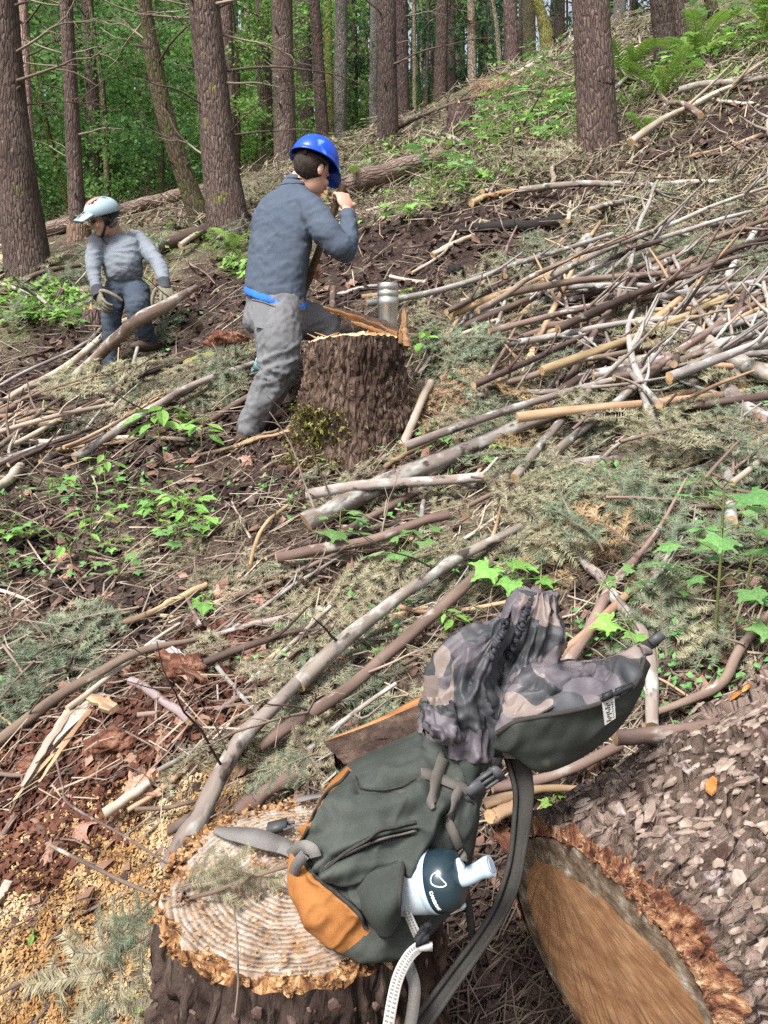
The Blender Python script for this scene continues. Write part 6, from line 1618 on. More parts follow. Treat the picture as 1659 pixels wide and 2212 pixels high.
# moss on the feet of the big firs is in the bark; fallen maple leaves
DL = [(618, 1352), (640, 1368), (668, 1352), (655, 1392), (606, 1380), (690, 1338), (632, 1400), (318, 1618), (288, 1640), (140, 1795), (152, 1812), (432, 1486), (60, 1965), (28, 1972), (1475, 1222), (590, 1300), (512, 1395), (455, 1310), (985, 815), (968, 836), (205, 1300), (172, 1255), (700, 1395), (745, 1350), (150, 1770), (430, 1545), (480, 1810), (270, 1755), (560, 1000), (130, 1185)]
for k, (u, v) in enumerate(DL):
    Q, t, ok = GN([u], [v]); p = Q[0]; n_ = gnormal(p[0], p[1]); a = k * 1.9
    d = nrm(np.array((math.cos(a), math.sin(a), .2))); n_ = nrm(n_ + np.array((.3 * math.sin(k * 3), .3 * math.cos(k * 5) - .2, 0))); d = nrm(d - n_ * np.dot(d, n_))
    o = obj('dead_leaf', DEADLEAF[k % 3]); s = (.10 if v > 1300 else .13) * (.8 + .4 * ((k * 7) % 5) / 5)
    o.matrix_world = Matrix.Translation(p + n_ * .02) @ rot_to(d, np.cross(n_, d), n_) @ Matrix.Scale(s, 4)
    w = 'heap of fallen leaves above the red rot' if k < 7 or k in (22, 23) else ('on the red rotten wood' if 7 <= k < 12 or k in (24, 25, 27) else ('on the sawdust' if k in (12, 13, 26) else 'lying alone on the slope'))
    tag(o, 'curled pinkish brown dead maple leaf ' + beside(u, v), 'leaf', 'dead maple leaves ' + w)
# rotten wood lumps and splinters in the red rot
def lump(u, v, wpx, hpx, label, mat, seed, name='rotten_wood', k=1.0):
    Q, t, ok = GN([u], [v + hpx / 2]); d = t[0] * k
    c = P(u, v, d); rx = wpx * d / F0 / 2; rz = hpx * d / F0 / 2
    g = Geo(); ellipsoid(g, (0, 0, 0), (rx, rx * .25, 0), (-rx * .2, rx * .7, 0), (0, -rz * .2, rz), 0, 44, 26)
    V = g.V[0]; nn = nrm_rows(V)
    f1, f2, iv = worley(V / rx * np.array((1.6, 2.2, 3.0)) + seed, seed)
    g.V[0] = V + nn * ((fbm(V / rx * 1.5 + seed, 4, seed) - .5) * rx * .7 + (f2 - f1) * rx * .45 + (fbm(V / rx * 7 + seed, 3, seed) - .5) * rx * .35)[:, None]
    g.T[0] = g.V[0]
    o = g.build(name, mat); o.location = c
    return tag(o, label, 'wood piece')
M_ROT = mk('red_rotten_wood', [(.3, (.040, .015, .010)), (.45, (.12, .046, .026)), (.6, (.22, .105, .066)), (.75, (.34, .24, .18))], 18, (1, 1, .4), bump=1, bdist=.02)
M_ROTD = mk('dark_soil_clod', [(.3, (.020, .012, .010)), (.5, (.05, .030, .025)), (.7, (.10, .064, .052))], 16, bump=1, bdist=.02)
lump(398, 1450, 84, 66, 'lump of splintered red brown rotten wood where the long pole ends', M_ROT, 1)
lump(70, 1650, 64, 28, 'orange rotten wood lump at the left end of the red rot', M_ROT, 3)
lump(245, 1600, 100, 34, 'broad dark red rotten clod in the middle of the red rot', M_ROT, 4)
lump(492, 738, 70, 40, 'orange rotten wood lump behind the knee of the man in the hard hat', M_ROT, 5)
lump(985, 588, 34, 26, 'small charred black knot on the soil behind the tumbler', S_BLACK, 6)
def slats(lst, name, cat):
    for k, (a, b, w, th, label, mat) in enumerate(lst):
        A_, ta, _ = GN([a[0]], [a[1]]); B_, tb, _ = GN([b[0]], [b[1]])
        A_ = P(a[0], a[1], ta[0] * a[2]); B_ = P(b[0], b[1], tb[0] * b[2]); d = (ta[0] + tb[0]) / 2
        g = Geo(); c = (A_ + B_) / 2
        splint(g, A_ - c, B_ - c, w * d / F0, th * d / F0, np.array((0, -.5, 1.)), 0, 0, k + 31, n=14, tip=.35)
        o = g.build(name, mat, smooth=False); o.location = c; tag(o, label, cat)
slats([((150, 1540, .97), (48, 1700, .96), 22, 14, 'pale bent splinter standing at the left of the rotted splinter bundle', S_PALE),
       ((215, 1500, .97), (110, 1610, .965), 34, 16, 'wide pale grey splinter on top of the bundle at the left', S_PALE),
       ((235, 1505, .97), (30, 1730, .97), 14, 10, 'long thin pale splinter pointing down to the sawdust', S_TAN),
       ((195, 1535, .96), (85, 1690, .96), 12, 8, 'narrow brown splinter in the middle of the bundle', S_TAN),
       ((248, 1532, .97), (178, 1500, .96), 26, 14, 'short torn chunk at the head of the splinter bundle', S_TAN),
       ((330, 1392, .97), (425, 1440, .95), 30, 12, 'grey torn slat lying on the red brown rotten lump', S_GREY),
       ((345, 1412, .96), (440, 1470, .94), 22, 10, 'reddish torn slat on the front of the red brown rotten lump', M_ROT),
       ((20, 1905, .99), (-20, 1972, .99), 20, 14, 'weathered stub at the left edge above the sawdust', S_PALE),
       ((690, 1018, .99), (560, 1008, .99), 16, 8, 'reddish bark slab on the soil in front of the big stump', M_ROT),
       ((1075, 1790, .99), (1112, 1855, .97), 40, 10, 'reddish bark slab wedged under the shoulder strap', M_ROT)], 'splinter', 'splinter')
# ================================================================== the two men
def cloth(name, a, b, c, scale=60, bump=.25, rough=.9, over=()):
    t = NT(name)
    n = t.noise(6, 4); w = t.noise(scale, 4)
    col = t.ramp(t.math('ADD', t.math('MULTIPLY', n, .65), t.math('MULTIPLY', w, .35)), [(.15, a), (.5, b), (.85, c)])
    for (oc, os_, lo, hi) in over: col = t.mix(t.ramp(t.noise(os_, 4), [(lo, 0), (hi, 1)]), col, oc)
    t.bump(t.noise(scale * 6, 2), bump, .002)
    return t.fin(col, rough, .15)
M_SKIN = mk('skin', [(.3, (.46, .25, .18)), (.6, (.58, .35, .265)), (.8, (.64, .42, .33))], 9, bump=.1, rough=.55, spec=.35)
M_SKIN2 = mk('tanned_skin', [(.3, (.42, .23, .16)), (.6, (.52, .31, .225)), (.8, (.60, .39, .30))], 9, bump=.1, rough=.55, spec=.35)
M_HAIR = mk('dark_hair', [(.3, (.022, .016, .013)), (.7, (.06, .042, .034))], 60, bump=.8)
M_HAIRG = mk('greying_hair', [(.3, (.09, .08, .075)), (.7, (.30, .27, .25))], 60, bump=.8)
M_SWEAT = cloth('slate_sweatshirt', (.048, .062, .088), (.070, .088, .120), (.100, .120, .155))
M_SWEAT2 = cloth('grey_sweatshirt', (.13, .15, .175), (.185, .205, .235), (.25, .27, .30))
M_TROUS = cloth('grey_trousers', (.105, .106, .112), (.150, .151, .160), (.20, .20, .21))
M_JEANS = cloth('dark_jeans', (.030, .040, .055), (.052, .066, .088), (.095, .115, .145), over=(((.16, .18, .20), 5, .60, .75),))
M_TEE = cloth('blue_shirt', (.02, .10, .42), (.03, .14, .55), (.05, .20, .62))
M_HAT = mk('blue_plastic', [(.3, (.006, .055, .46)), (.7, (.010, .085, .62))], 3, bump=.05, rough=.28, spec=.5, over=(((.16, .30, .70), 9, .64, .74, (1, 1, 1)),))
M_BLACK = mk('black_plastic', [(.3, (.012, .012, .014)), (.7, (.03, .03, .034))], 10, bump=.1, rough=.5)
M_HELM = mk('pale_helmet', [(.3, (.27, .37, .41)), (.7, (.35, .46, .50))], 4, bump=.05, rough=.4, spec=.4)
M_HELMG = mk('grey_visor', [(.3, (.12, .15, .18)), (.7, (.20, .235, .27))], 4, bump=.05, rough=.45)
M_HELMR = mk('coral_panel', [(.3, (.60, .16, .15)), (.7, (.72, .26, .24))], 4, bump=.05, rough=.45)
M_GLOVE = cloth('worn_glove', (.10, .085, .06), (.19, .17, .125), (.30, .28, .22))
M_GLOVED = cloth('dark_glove_back', (.03, .033, .04), (.06, .066, .075), (.10, .11, .12))
M_BOOT = mk('brown_boot', [(.3, (.04, .027, .02)), (.7, (.10, .07, .05))], 12, bump=.4)
M_EYE = mk('eye', [(.3, (.02, .015, .012)), (.7, (.04, .03, .025))], 5, bump=0, rough=.2)

def limb(g, pts, n=22, sides=16, flat=1.0, side=None):
    """pts: (u, v, d, width px [, depth/width]) -> tapered round limb"""
    q = np.array([list(P(p[0], p[1], p[2])) + [p[3] * p[2] / F0 / 2] for p in pts])
    s = resample(q, n)
    tube(g, s[:, :3], s[:, 3], sides, flat=flat, side=side, dome=.5)
    return s[:, :3]
def torso(g, secs, depthr, n=20, sides=24):
    """secs: (u, v, d, half-width vector (3), half-depth vector (3))"""
    A = np.array([np.concatenate((P(*s[:3]), s[3], s[4])) for s in secs])
    A = resample(A, n); a = np.arange(sides) / sides * 6.283
    V = A[:, None, :3] + np.cos(a)[None, :, None] * A[:, None, 3:6] + np.sin(a)[None, :, None] * A[:, None, 6:9]
    g.add(V.reshape(-1, 3), grid_faces(n, sides, True))
    for e in (0, n - 1):
        VV = np.vstack((V[e], V[e].mean(0)[None])); j = np.arange(sides)
        g.add(VV, np.stack((j, (j + 1) % sides, np.full(sides, sides)), 1))
def folds(V, N, amp, seed, freq=(9, 9, 26), where=None):
    f = fbm(V * np.array(freq) + seed + (fbm(V * 5, 2, seed) - .5)[:, None] * 3, 3, seed)
    r = 1 - np.abs(2 * f - 1) * 2.2
    h = np.clip(r, 0, 1) ** 1.5
    f_b = fbm(V * np.array(freq) * 2.1 + seed * 2 + (fbm(V * 8, 2, seed + 1) - .5)[:, None] * 3, 2, seed + 5)
    h = h + np.clip(1 - np.abs(2 * f_b - 1) * 2.6, 0, 1) ** 1.5 * .3
    g2 = fbm(V * 6, 2, seed + 3) - .5
    w = 1.0 if where is None else where(V)
    return V + N * ((h - .4) * amp * .85 * w + g2 * amp * .7)[:, None]
def garment(name, g, voxel, mat, parent, amp, seed, smooth=5, where=None, freq=(9, 9, 26), mats=None, pick=None):
    V, F, N = remesh(g, voxel, smooth)
    V = folds(V, N, amp, seed, freq, where)
    gg = Geo(); c = np.array(parent.location); V = V - c
    if pick is None: gg.add(V, F)
    else:
        mi = pick(V[F].mean(1) + c)
        for m in set(mi): gg.add(V, F[mi == m], int(m))
    return gg.build(name, mats or mat, parent)
def hand(g, wrist, palm_dir, finger_dir, thumb_side, s, curl=.9, spread=.10):
    """palm, four unequal bent fingers and a thumb; palm_dir is where the palm faces"""
    f = nrm(finger_dir); p = nrm(np.asarray(palm_dir) - f * np.dot(palm_dir, f)); b = np.cross(p, f) * thumb_side
    w = np.asarray(wrist, float); L = .092 * s
    k = w + f * L * .52
    ellipsoid(g, k, f * L * .60, b * .043 * s, p * .018 * s, nu=18, nv=12)
    for i, (off, ln) in enumerate(((.033, .072), (.011, .080), (-.011, .075), (-.032, .058))):
        r0 = k + f * L * .36 + b * off * s
        d = nrm(f + b * (off * spread * 20)); pts = [r0]; ang = 0
        for j in range(3):
            ang += curl * (.5, 1.0, .8)[j]
            dd = d * math.cos(ang) + p * math.sin(ang)
            pts.append(pts[-1] + dd * ln * s * (.42, .33, .25)[j])
        tube(g, resample(pts, 9), np.linspace(.0098, .0078, 9) * s, 9, dome=.8)
    r0 = w + f * L * .30 + b * .036 * s
    pts = [r0, r0 + (b * .75 + f * .6 + p * .35) * .034 * s, r0 + (b * .75 + f * 1.15 + p * 1.0) * .052 * s, r0 + (b * .45 + f * 1.5 + p * 1.6) * .060 * s]
    tube(g, resample(pts, 9), np.linspace(.0125, .0095, 9) * s, 9, dome=.8)
def head_geo(g, c, fw, up, s):
    """skull, jaw, brow, nose, lips, ears; c centre of the head, fw where the face looks"""
    fw = nrm(fw); up = nrm(np.asarray(up) - fw * np.dot(up, fw)); rt = np.cross(fw, up)
    q = lambda x, y, z: np.asarray(c) + (rt * x + fw * y + up * z) * s
    ellipsoid(g, q(0, -.012, .03), rt * .074 * s, fw * .094 * s, up * .088 * s, nu=24, nv=16)
    ellipsoid(g, q(0, .030, -.035), rt * .058 * s, fw * .062 * s, up * .078 * s, nu=20, nv=14)
    ellipsoid(g, q(0, .066, -.088), rt * .027 * s, fw * .022 * s, up * .022 * s)
    ellipsoid(g, q(0, .076, .028), rt * .044 * s, fw * .016 * s, up * .013 * s)
    tube(g, np.array([q(0, .085, .018), q(0, .098, -.010), q(0, .107, -.030), q(0, .088, -.036)]), np.array((.008, .010, .013, .009)) * s, 8)
    ellipsoid(g, q(0, .088, -.060), rt * .024 * s, fw * .010 * s, up * .009 * s)
    for k in (-1, 1):
        ellipsoid(g, q(.074 * k, -.006, -.005), rt * .010 * s, fw * .019 * s, up * .032 * s)
        ellipsoid(g, q(.040 * k, .066, -.028), rt * .022 * s, fw * .020 * s, up * .022 * s)
    return q, rt, fw, up
D2 = CAM_F

# ---------------------------------------------------------------- man in the blue hard hat
man = root('person', tuple(G(590, 905)), 'man in blue hard hat and slate sweatshirt seen from behind at the big stump', 'person')
mc = np.array(man.location)
mface = nrm((.62, .74, -.32)); mright = nrm((.77, -.62, 0))
hc = P(674, 371, 4.20)
g = Geo()
q, hr, hf, hu = head_geo(g, hc, (.66, .70, -.42), (.20, .24, 1.0), 1.08)
limb(g, [(640, 420, 4.22, 52), (650, 392, 4.22, 50), (664, 378, 4.21, 50)], 10)
limb(g, [(644, 425, 4.22, 44), (620, 470, 4.20, 90), (606, 560, 4.2, 84), (597, 660, 4.2, 84)], 16)
limb(g, [(668, 462, 4.10, 34), (702, 500, 4.02, 30), (738, 534, 4.005, 26), (751, 505, 4.09, 25), (750, 455, 4.18, 24)], 24)
limb(g, [(575, 462, 4.30, 30), (590, 540, 4.52, 26), (632, 596, 4.60, 24), (672, 594, 4.52, 22)], 20)
limb(g, [(602, 665, 4.16, 60), (603, 740, 4.08, 52), (594, 815, 4.08, 40), (560, 880, 4.12, 30), (532, 930, 4.15, 28)], 24)
limb(g, [(612, 675, 4.28, 54), (660, 692, 4.40, 46), (698, 712, 4.455, 36), (696, 800, 4.43, 34), (690, 900, 4.42, 30)], 24)
hand(g, P(750, 452, 4.18), (P(725, 425, 4.32) - P(760, 425, 4.18)), (P(735, 405, 4.22) - P(750, 452, 4.18)), 1, 1.12, 1.05)
hand(g, P(670, 596, 4.52), (P(672, 560, 4.45) - P(672, 600, 4.50)) * .3 + CAM_F * -.1 + np.array((.3, -.6, .2)), (P(684, 580, 4.46) - P(670, 596, 4.52)), -1, 1.08, 1.0)
V, F, N = remesh(g, .0055, 4)
gg = Geo(); gg.add(V - mc, F); gg.build('body', M_SKIN, man)
# hair: the short crop below the hat
g = Geo()
ellipsoid(g, q(0, -.022, .022), hr * .0785 * 1.08, hf * .090 * 1.08, hu * .086 * 1.08, nu=40, nv=26)
V = g.V[0]; loc = (V - hc); yy = loc @ hf; zz = loc @ hu
keepv = (yy < .028) & (zz > -.062 + .6 * np.maximum(yy, -.03)) & (zz < .09)
F = g.F[0][keepv[g.F[0]].all(1)]
gg = Geo(); gg.add(V - mc + (fbm(V * 90, 2, 1) - .5)[:, None] * .004, F); gg.build('hair', M_HAIR, man)
# sweatshirt
g = Geo()
W = lambda px, d: px * d / F0
bk = nrm((.62, .74, 0)); sd_ = mright
def sec(u, v, d, w, dp, tilt=0):
    a = nrm(sd_ + np.array((0, 0, -tilt))); b = nrm(np.cross((0, 0, 1.), a))
    return (u, v, d, a * w, b * dp)
torso(g, [sec(640, 394, 4.22, .060, .062), sec(632, 408, 4.21, .092, .085), sec(622, 428, 4.20, .165, .105), sec(614, 460, 4.19, .205, .125), sec(608, 510, 4.18, .205, .135), sec(601, 560, 4.18, .195, .135), sec(596, 600, 4.18, .188, .132, .15), sec(594, 622, 4.18, .192, .136, .26), sec(594, 640, 4.18, .190, .134, .30)], 1, 26, 28)
limb(g, [(640, 440, 4.16, 66), (672, 458, 4.08, 68), (702, 498, 4.02, 62), (733, 532, 4.00, 54), (746, 540, 4.02, 48), (752, 512, 4.08, 44), (752, 478, 4.15, 38), (751, 463, 4.18, 34)], 34)
limb(g, [(588, 452, 4.27, 56), (578, 480, 4.36, 56), (604, 540, 4.52, 50), (632, 596, 4.60, 44), (655, 600, 4.56, 36), (664, 598, 4.54, 32)], 30)
def hem_ribs(V): return sstep(P(600, 640, 4.2)[2], P(600, 590, 4.2)[2], V[:, 2]) * .8 + .2
# sloping hem: lower at the right
garment('sweatshirt', g, .010, M_SWEAT, man, .010, 3, 5, None, (9, 7, 13))
g = Geo()
torso(g, [sec(640, 380, 4.215, .056, .060), sec(637, 394, 4.215, .068, .068), sec(634, 404, 4.215, .086, .080)], 1, 8, 24)
V, F, N = remesh(g, .008, 2); gg = Geo(); gg.add(folds(V, N, .004, 4) - mc, F); gg.build('collar', M_SWEAT, man)
g = Geo()
torso(g, [sec(595, 632, 4.18, .192, .138, .30), sec(595, 642, 4.182, .201, .150, .30), sec(595, 649, 4.185, .200, .149, .30)], 1, 10, 32)
V, F, N = remesh(g, .009, 2); gg = Geo(); gg.add(folds(V, N, .004, 6) - mc, F); gg.build('blue_shirt_hem', M_TEE, man)
# cord round the neck
g = Geo(); ring = [P(640, 398, 4.22) + hr * .068 * math.cos(a) + hf * .072 * math.sin(a) + np.array((0, 0, .02 * math.sin(a * 1) + .012)) for a in np.linspace(0, 6.283, 26)]
tube(g, np.array(ring) - mc, .0035, 6, cap=False); gg = g.build('neck_cord', M_BLACK, man)
# trousers
g = Geo()
torso(g, [sec(594, 630, 4.18, .175, .120), sec(594, 660, 4.18, .185, .135), sec(592, 692, 4.19, .190, .150), sec(596, 718, 4.2, .165, .135)], 1, 14, 28)
limb(g, [(596, 690, 4.12, 108), (603, 740, 4.08, 98), (600, 790, 4.07, 84), (594, 815, 4.08, 78), (573, 860, 4.10, 68), (548, 905, 4.13, 58), (534, 936, 4.15, 52)], 34)
limb(g, [(610, 690, 4.28, 100), (650, 690, 4.38, 86), (688, 700, 4.44, 76), (703, 722, 4.46, 66), (698, 780, 4.44, 66), (692, 850, 4.42, 56), (688, 905, 4.42, 50)], 34)
def knee_w(V): return 1.0 + 1.0 * np.exp(-((V[:, 2] - P(600, 800, 4.1)[2]) / .12) ** 2)
garment('trousers', g, .010, M_TROUS, man, .012, 9, 5, knee_w, (11, 9, 13))
g = Geo()                                   # back pocket
pc = [P(x, y, d) for x, y, d in ((545, 648, 4.035), (597, 664, 3.995), (594, 720, 3.985), (549, 706, 4.0))]
cc = np.mean(pc, 0); nb = nrm(np.cross(pc[1] - pc[0], pc[3] - pc[0])); nb = nb if nb[1] < 0 else -nb
uu = np.linspace(0, 1, 8); gp = np.array([[(1 - a) * ((1 - b) * pc[0] + b * pc[1]) + a * ((1 - b) * pc[3] + b * pc[2]) + nb * .016 * math.sin(b * 3.14) * 1 for b in uu] for a in uu])
g.add(gp.reshape(-1, 3) - mc, grid_faces(8, 8)); tube(g, resample(gp[0], 10) - mc + nb * .003, .004, 6)
pk = g.build('pocket', M_TROUS, man)
for (x, y, d, yaw) in ((530, 948, 4.14, .0), (690, 915, 4.42, .2)):
    g = Geo(); b0 = P(x, y, d); f = nrm((.62, .70, .0))
    ellipsoid(g, b0 + f * .07 + np.array((0, 0, .0)), f * .15, np.cross(f, (0, 0, 1.)) * .05, np.array((0, 0, .045)))
    limb(g, [(x, y - 32, d, 40), (x + 2, y, d, 42)], 6)
    V, F, N = remesh(g, .009, 3); gg = Geo(); gg.add(V - mc, F); gg.build('boot', M_BOOT, man)
# hard hat
def hat_dome(c, hr, hf, hu, s, name, mat, parent, origin):
    g = Geo(); nu, nv = 48, 18
    V = []
    for i in range(nv + 1):
        a = i / nv * 1.57
        for j in range(nu):
            b = j / nu * 6.283; rx, ry, rz = .118, .138, .130
            ridge = 1 + .035 * math.exp(-((math.cos(b)) / .25) ** 2) * math.sin(a) ** .5 * math.cos(a) ** .3
            V.append(c + s * (hr * rx * math.sin(a) * math.cos(b) + hf * ry * math.sin(a) * math.sin(b) + hu * rz * math.cos(a) * ridge))
    for ro, ho in ((1.06, -.006), (1.08, -.016), (1.03, -.014), (.97, -.004)):
        for j in range(nu):
            b = j / nu * 6.283; fr = max(0, math.sin(b)) ** 2; ext = ro + (.30 * fr * (1 if ro > 1.0 else 0))
            V.append(c + s * (hr * .118 * ro * math.cos(b) + hf * .138 * ext * math.sin(b) + hu * (ho - .040 * fr * (1 if ro > 1.0 else 0))))
    for i in range(nv, -1, -1):
        a = i / nv * 1.57
        for j in range(nu):
            b = j / nu * 6.283
            V.append(c + s * .955 * (hr * .118 * math.sin(a) * math.cos(b) + hf * .138 * math.sin(a) * math.sin(b) + hu * .130 * math.cos(a)))
    g.add(np.array(V) - origin, grid_faces(len(V) // nu, nu, True))
    return g.build(name, mat, parent)
hh = q(0, .000, .062)
hard = hat_dome(hh, hr, nrm(hf * .985 + hu * .05), hu, 1.02, 'hard_hat', M_HAT, man, mc)
g = Geo(); ring = np.array([hh + hr * .092 * math.cos(a) + hf * .104 * math.sin(a) - hu * .020 for a in np.linspace(math.pi * .95, math.pi * 2.05, 24)])
ribbon(g, ring - mc, np.array([hr * math.cos(a) + hf * math.sin(a) for a in np.linspace(math.pi * .95, math.pi * 2.05, 24)]), .036, .004)
box(g, hh - hf * .108 - hu * .022 - mc, hr * .030, hf * .006, hu * .017)
for k in (-1, 1): box(g, hh - hf * .108 - hu * .022 + hr * .045 * k - mc, hr * .009, hf * .007, hu * .020)
g.build('hat_band', M_BLACK, hard)
# the tool he works with
ta, tb = P(742, 398, 4.24), P(597, 790, 4.62)
tool = root('rake_hoe', tuple((ta + tb) / 2), 'wooden handled fire rake held in both hands by the man in the hard hat', 'rake')
tc_ = (ta + tb) / 2
M_HANDLE = stick_mat('worn_wooden_handle', [(.3, (.085, .055, .038)), (.5, (.155, .105, .072)), (.7, (.24, .175, .125))], [])
M_TEAL = mk('teal_paint', [(.3, (.16, .33, .36)), (.5, (.26, .45, .48)), (.7, (.42, .60, .62))], 14, bump=.3, rough=.5)
g = Geo(); tube(g, resample([ta - tc_, (ta + tb) / 2 - tc_, tb - tc_], 16), .0215, 14, amp=.04, dome=.4); g.build('handle', M_HANDLE, tool)
g = Geo(); td = nrm(tb - ta); tr = nrm(P(640, 812, 4.56) - P(546, 785, 4.60)); tn = np.cross(td, tr)
tp = tb + td * .02 - tc_
box(g, tp, tr * .135, tn * .006, td * .035)
for k in range(6):
    o_ = tp + tr * (-.125 + .05 * k) + td * .03
    g.add([o_ - tr * .014 - tn * .003, o_ + tr * .014 - tn * .003, o_ + td * .075 + tn * .02, o_ - tr * .014 + tn * .003, o_ + tr * .014 + tn * .003], np.array([(0, 1, 2), (3, 2, 4), (0, 2, 3), (1, 4, 2)]))
box(g, tp - td * .045 + tn * .03, tr * .12, tn * .004, td * .03)
tube(g, [tp - td * .14, tp + td * .0], [.025, .028], 12)
g.build('rake_head', M_TEAL, tool)

# ---------------------------------------------------------------- man in the bike helmet
m2 = root('person', tuple(G(240, 790)), 'man in a pale bike helmet and grey sweatshirt bending to lift a log', 'person')
c2 = np.array(m2.location)
hc2 = P(222, 474, 5.78)
g = Geo()
q2, r2, f2_, u2 = head_geo(g, hc2, (-.78, -.52, -.34), (-.25, -.25, 1.0), .97)
limb(g, [(256, 520, 5.98, 44), (244, 505, 5.92, 42), (232, 486, 5.84, 42)], 10)
limb(g, [(254, 515, 5.94, 44), (262, 560, 5.93, 66), (268, 610, 5.98, 60)], 14)
limb(g, [(214, 524, 5.87, 24), (202, 575, 5.80, 22), (210, 628, 5.72, 19)], 18)
limb(g, [(296, 524, 6.02, 24), (341, 568, 5.83, 22), (354, 608, 5.62, 19)], 18)
limb(g, [(248, 625, 5.99, 36), (241, 692, 5.92, 30), (239, 782, 5.97, 24)], 18)
limb(g, [(292, 628, 5.98, 34), (298, 650, 5.84, 32), (297, 668, 5.73, 28), (305, 700, 5.78, 26), (322, 740, 5.9, 24)], 18)
V, F, N = remesh(g, .0065, 3); gg = Geo(); gg.add(V - c2, F); gg.build('body', M_SKIN2, m2)
for k in (-1, 1):
    g = Geo(); ellipsoid(g, q2(.032 * k, .078, .004) - c2, r2 * .012, f2_ * .011, u2 * .010, nu=12, nv=8); g.build('eye', M_EYE, m2)
g = Geo()
s2 = nrm((.93, -.30, .05)); b2 = nrm((.25, .90, .0))
def sec2(u, v, d, w, dp, tilt=0.0):
    a = nrm(s2); b = nrm(np.cross((0, 0, 1.), a) + np.array((0, 0, tilt)))
    return (u, v, d, a * w, b * dp)
torso(g, [sec2(246, 505, 5.93, .062, .062), sec2(252, 513, 5.94, .12, .09), sec2(256, 524, 5.94, .170, .105), sec2(260, 548, 5.93, .168, .125), sec2(265, 575, 5.92, .150, .13), sec2(268, 600, 5.95, .142, .125), sec2(270, 612, 5.98, .130, .112)], 1, 22, 26)
limb(g, [(228, 516, 5.90, 36), (211, 522, 5.86, 37), (203, 556, 5.82, 34), (203, 588, 5.78, 30), (208, 616, 5.74, 26), (211, 630, 5.72, 23)], 30)
limb(g, [(280, 514, 6.0, 38), (302, 522, 6.02, 39), (325, 548, 5.92, 35), (344, 572, 5.80, 30), (352, 598, 5.66, 26), (355, 614, 5.60, 23)], 30)
garment('sweatshirt', g, .011, M_SWEAT2, m2, .012, 13, 5, None, (8, 8, 18))
g = Geo()
torso(g, [sec2(269, 603, 5.97, .140, .120), sec2(269, 625, 6.0, .150, .135), sec2(269, 645, 6.02, .140, .13)], 1, 12, 26)
limb(g, [(246, 628, 5.98, 52), (242, 660, 5.94, 48), (241, 695, 5.92, 41), (240, 740, 5.94, 37), (239, 790, 5.97, 36)], 28)
limb(g, [(294, 628, 5.98, 58), (298, 650, 5.84, 54), (297, 668, 5.72, 50), (305, 700, 5.78, 44), (322, 738, 5.9, 38)], 28)
garment('jeans', g, .011, M_JEANS, m2, .012, 17, 5, None, (9, 9, 20))
for (x, y, d) in ((238, 800, 5.96), (326, 748, 5.9)):
    g = Geo(); b0 = P(x, y, d); f = nrm((-.5, -.8, .0))
    ellipsoid(g, b0 + f * .06, f * .14, np.cross(f, (0, 0, 1.)) * .05, np.array((0, 0, .045))); limb(g, [(x, y - 22, d, 28), (x, y, d, 30)], 6)
    V, F, N = remesh(g, .010, 3); gg = Geo(); gg.add(V - c2, F); gg.build('boot', M_BOOT, m2)
for (wr, pm, fd, ts, wa, wb) in ((P(211, 630, 5.72), np.array((.6, .3, -.2)), P(226, 676, 5.66) - P(211, 632, 5.72), -1, (210, 622, 5.73), (214, 642, 5.70)), (P(356, 616, 5.60), np.array((-.3, .5, -.7)), P(366, 660, 5.48) - P(356, 616, 5.60), 1, (354, 606, 5.62), (357, 628, 5.58))):
    g = Geo(); hand(g, wr, pm, fd, ts, 1.28, .55, .12); V, F, N = remesh(g, .005, 2)
    gg = Geo(); gg.add(V - c2, F); gl = gg.build('glove', M_GLOVE, m2)
    g = Geo(); tube(g, np.array([P(*wa), P(*wb)]) - c2, [.046, .044], 16); g.build('glove_cuff', M_GLOVED, gl)
# bike helmet
g = Geo(); g.add(*(lambda q: (q.V[0], q.F[0]))((lambda gq: (ellipsoid(gq, q2(0, -.018, .060), r2 * .105, f2_ * .135, u2 * .098, nu=44, nv=30), gq)[1])(Geo())))
V = g.V[0]; F = g.F[0]; loc = V - hc2; yy, zz, xx = loc @ f2_, loc @ u2, loc @ r2
low = np.where(yy < -.02, -.045 - .0 * yy, .030)
kp = zz > low - .01
slot = ((np.abs(np.abs(xx) - .045) < .014) & (yy > -.09) & (yy < .055) & (zz > .06) & ((np.sin(yy * 70) > -.3)))
fm = kp[F].all(1)
sl_ = slot[F].mean(1) > .5; col_low = (zz < .035)[F].mean(1) > .5
V2 = V - (V - q2(0, -.018, .06)) * .16 * slot[:, None]
gg = Geo(); gg.add(V2 - c2, F[fm & ~sl_ & ~col_low], 0); gg.add(V2 - c2, F[fm & (sl_ | col_low)], 1)
hel = gg.build('bike_helmet', [M_HELM, M_BLACK], m2)
mdl = hel.modifiers.new('thick', 'SOLIDIFY'); mdl.thickness = .014; mdl.offset = -1
g = Geo(); n = 17; rows = []
for i in range(9):
    f = i / 8
    rows.append([q2((.088 - .018 * f) * x * (1 - .0 * f), .070 + .145 * f - .040 * x * x, .110 - .060 * f - .050 * x * x * (1 - .45 * f)) for x in np.linspace(-1, 1, n)])
rows = np.array(rows) - c2; F = grid_faces(9, n)
cx_ = np.abs((np.arange(len(F)) % (n - 1)) - 7.5); ry_ = np.arange(len(F)) // (n - 1)
dark = (cx_ < 4.2) & (ry_ > 0) & (ry_ < 7); hole = (((cx_ > 1.4) & (cx_ < 3.4)) & ((ry_ == 2) | (ry_ == 3) | (ry_ == 5)))
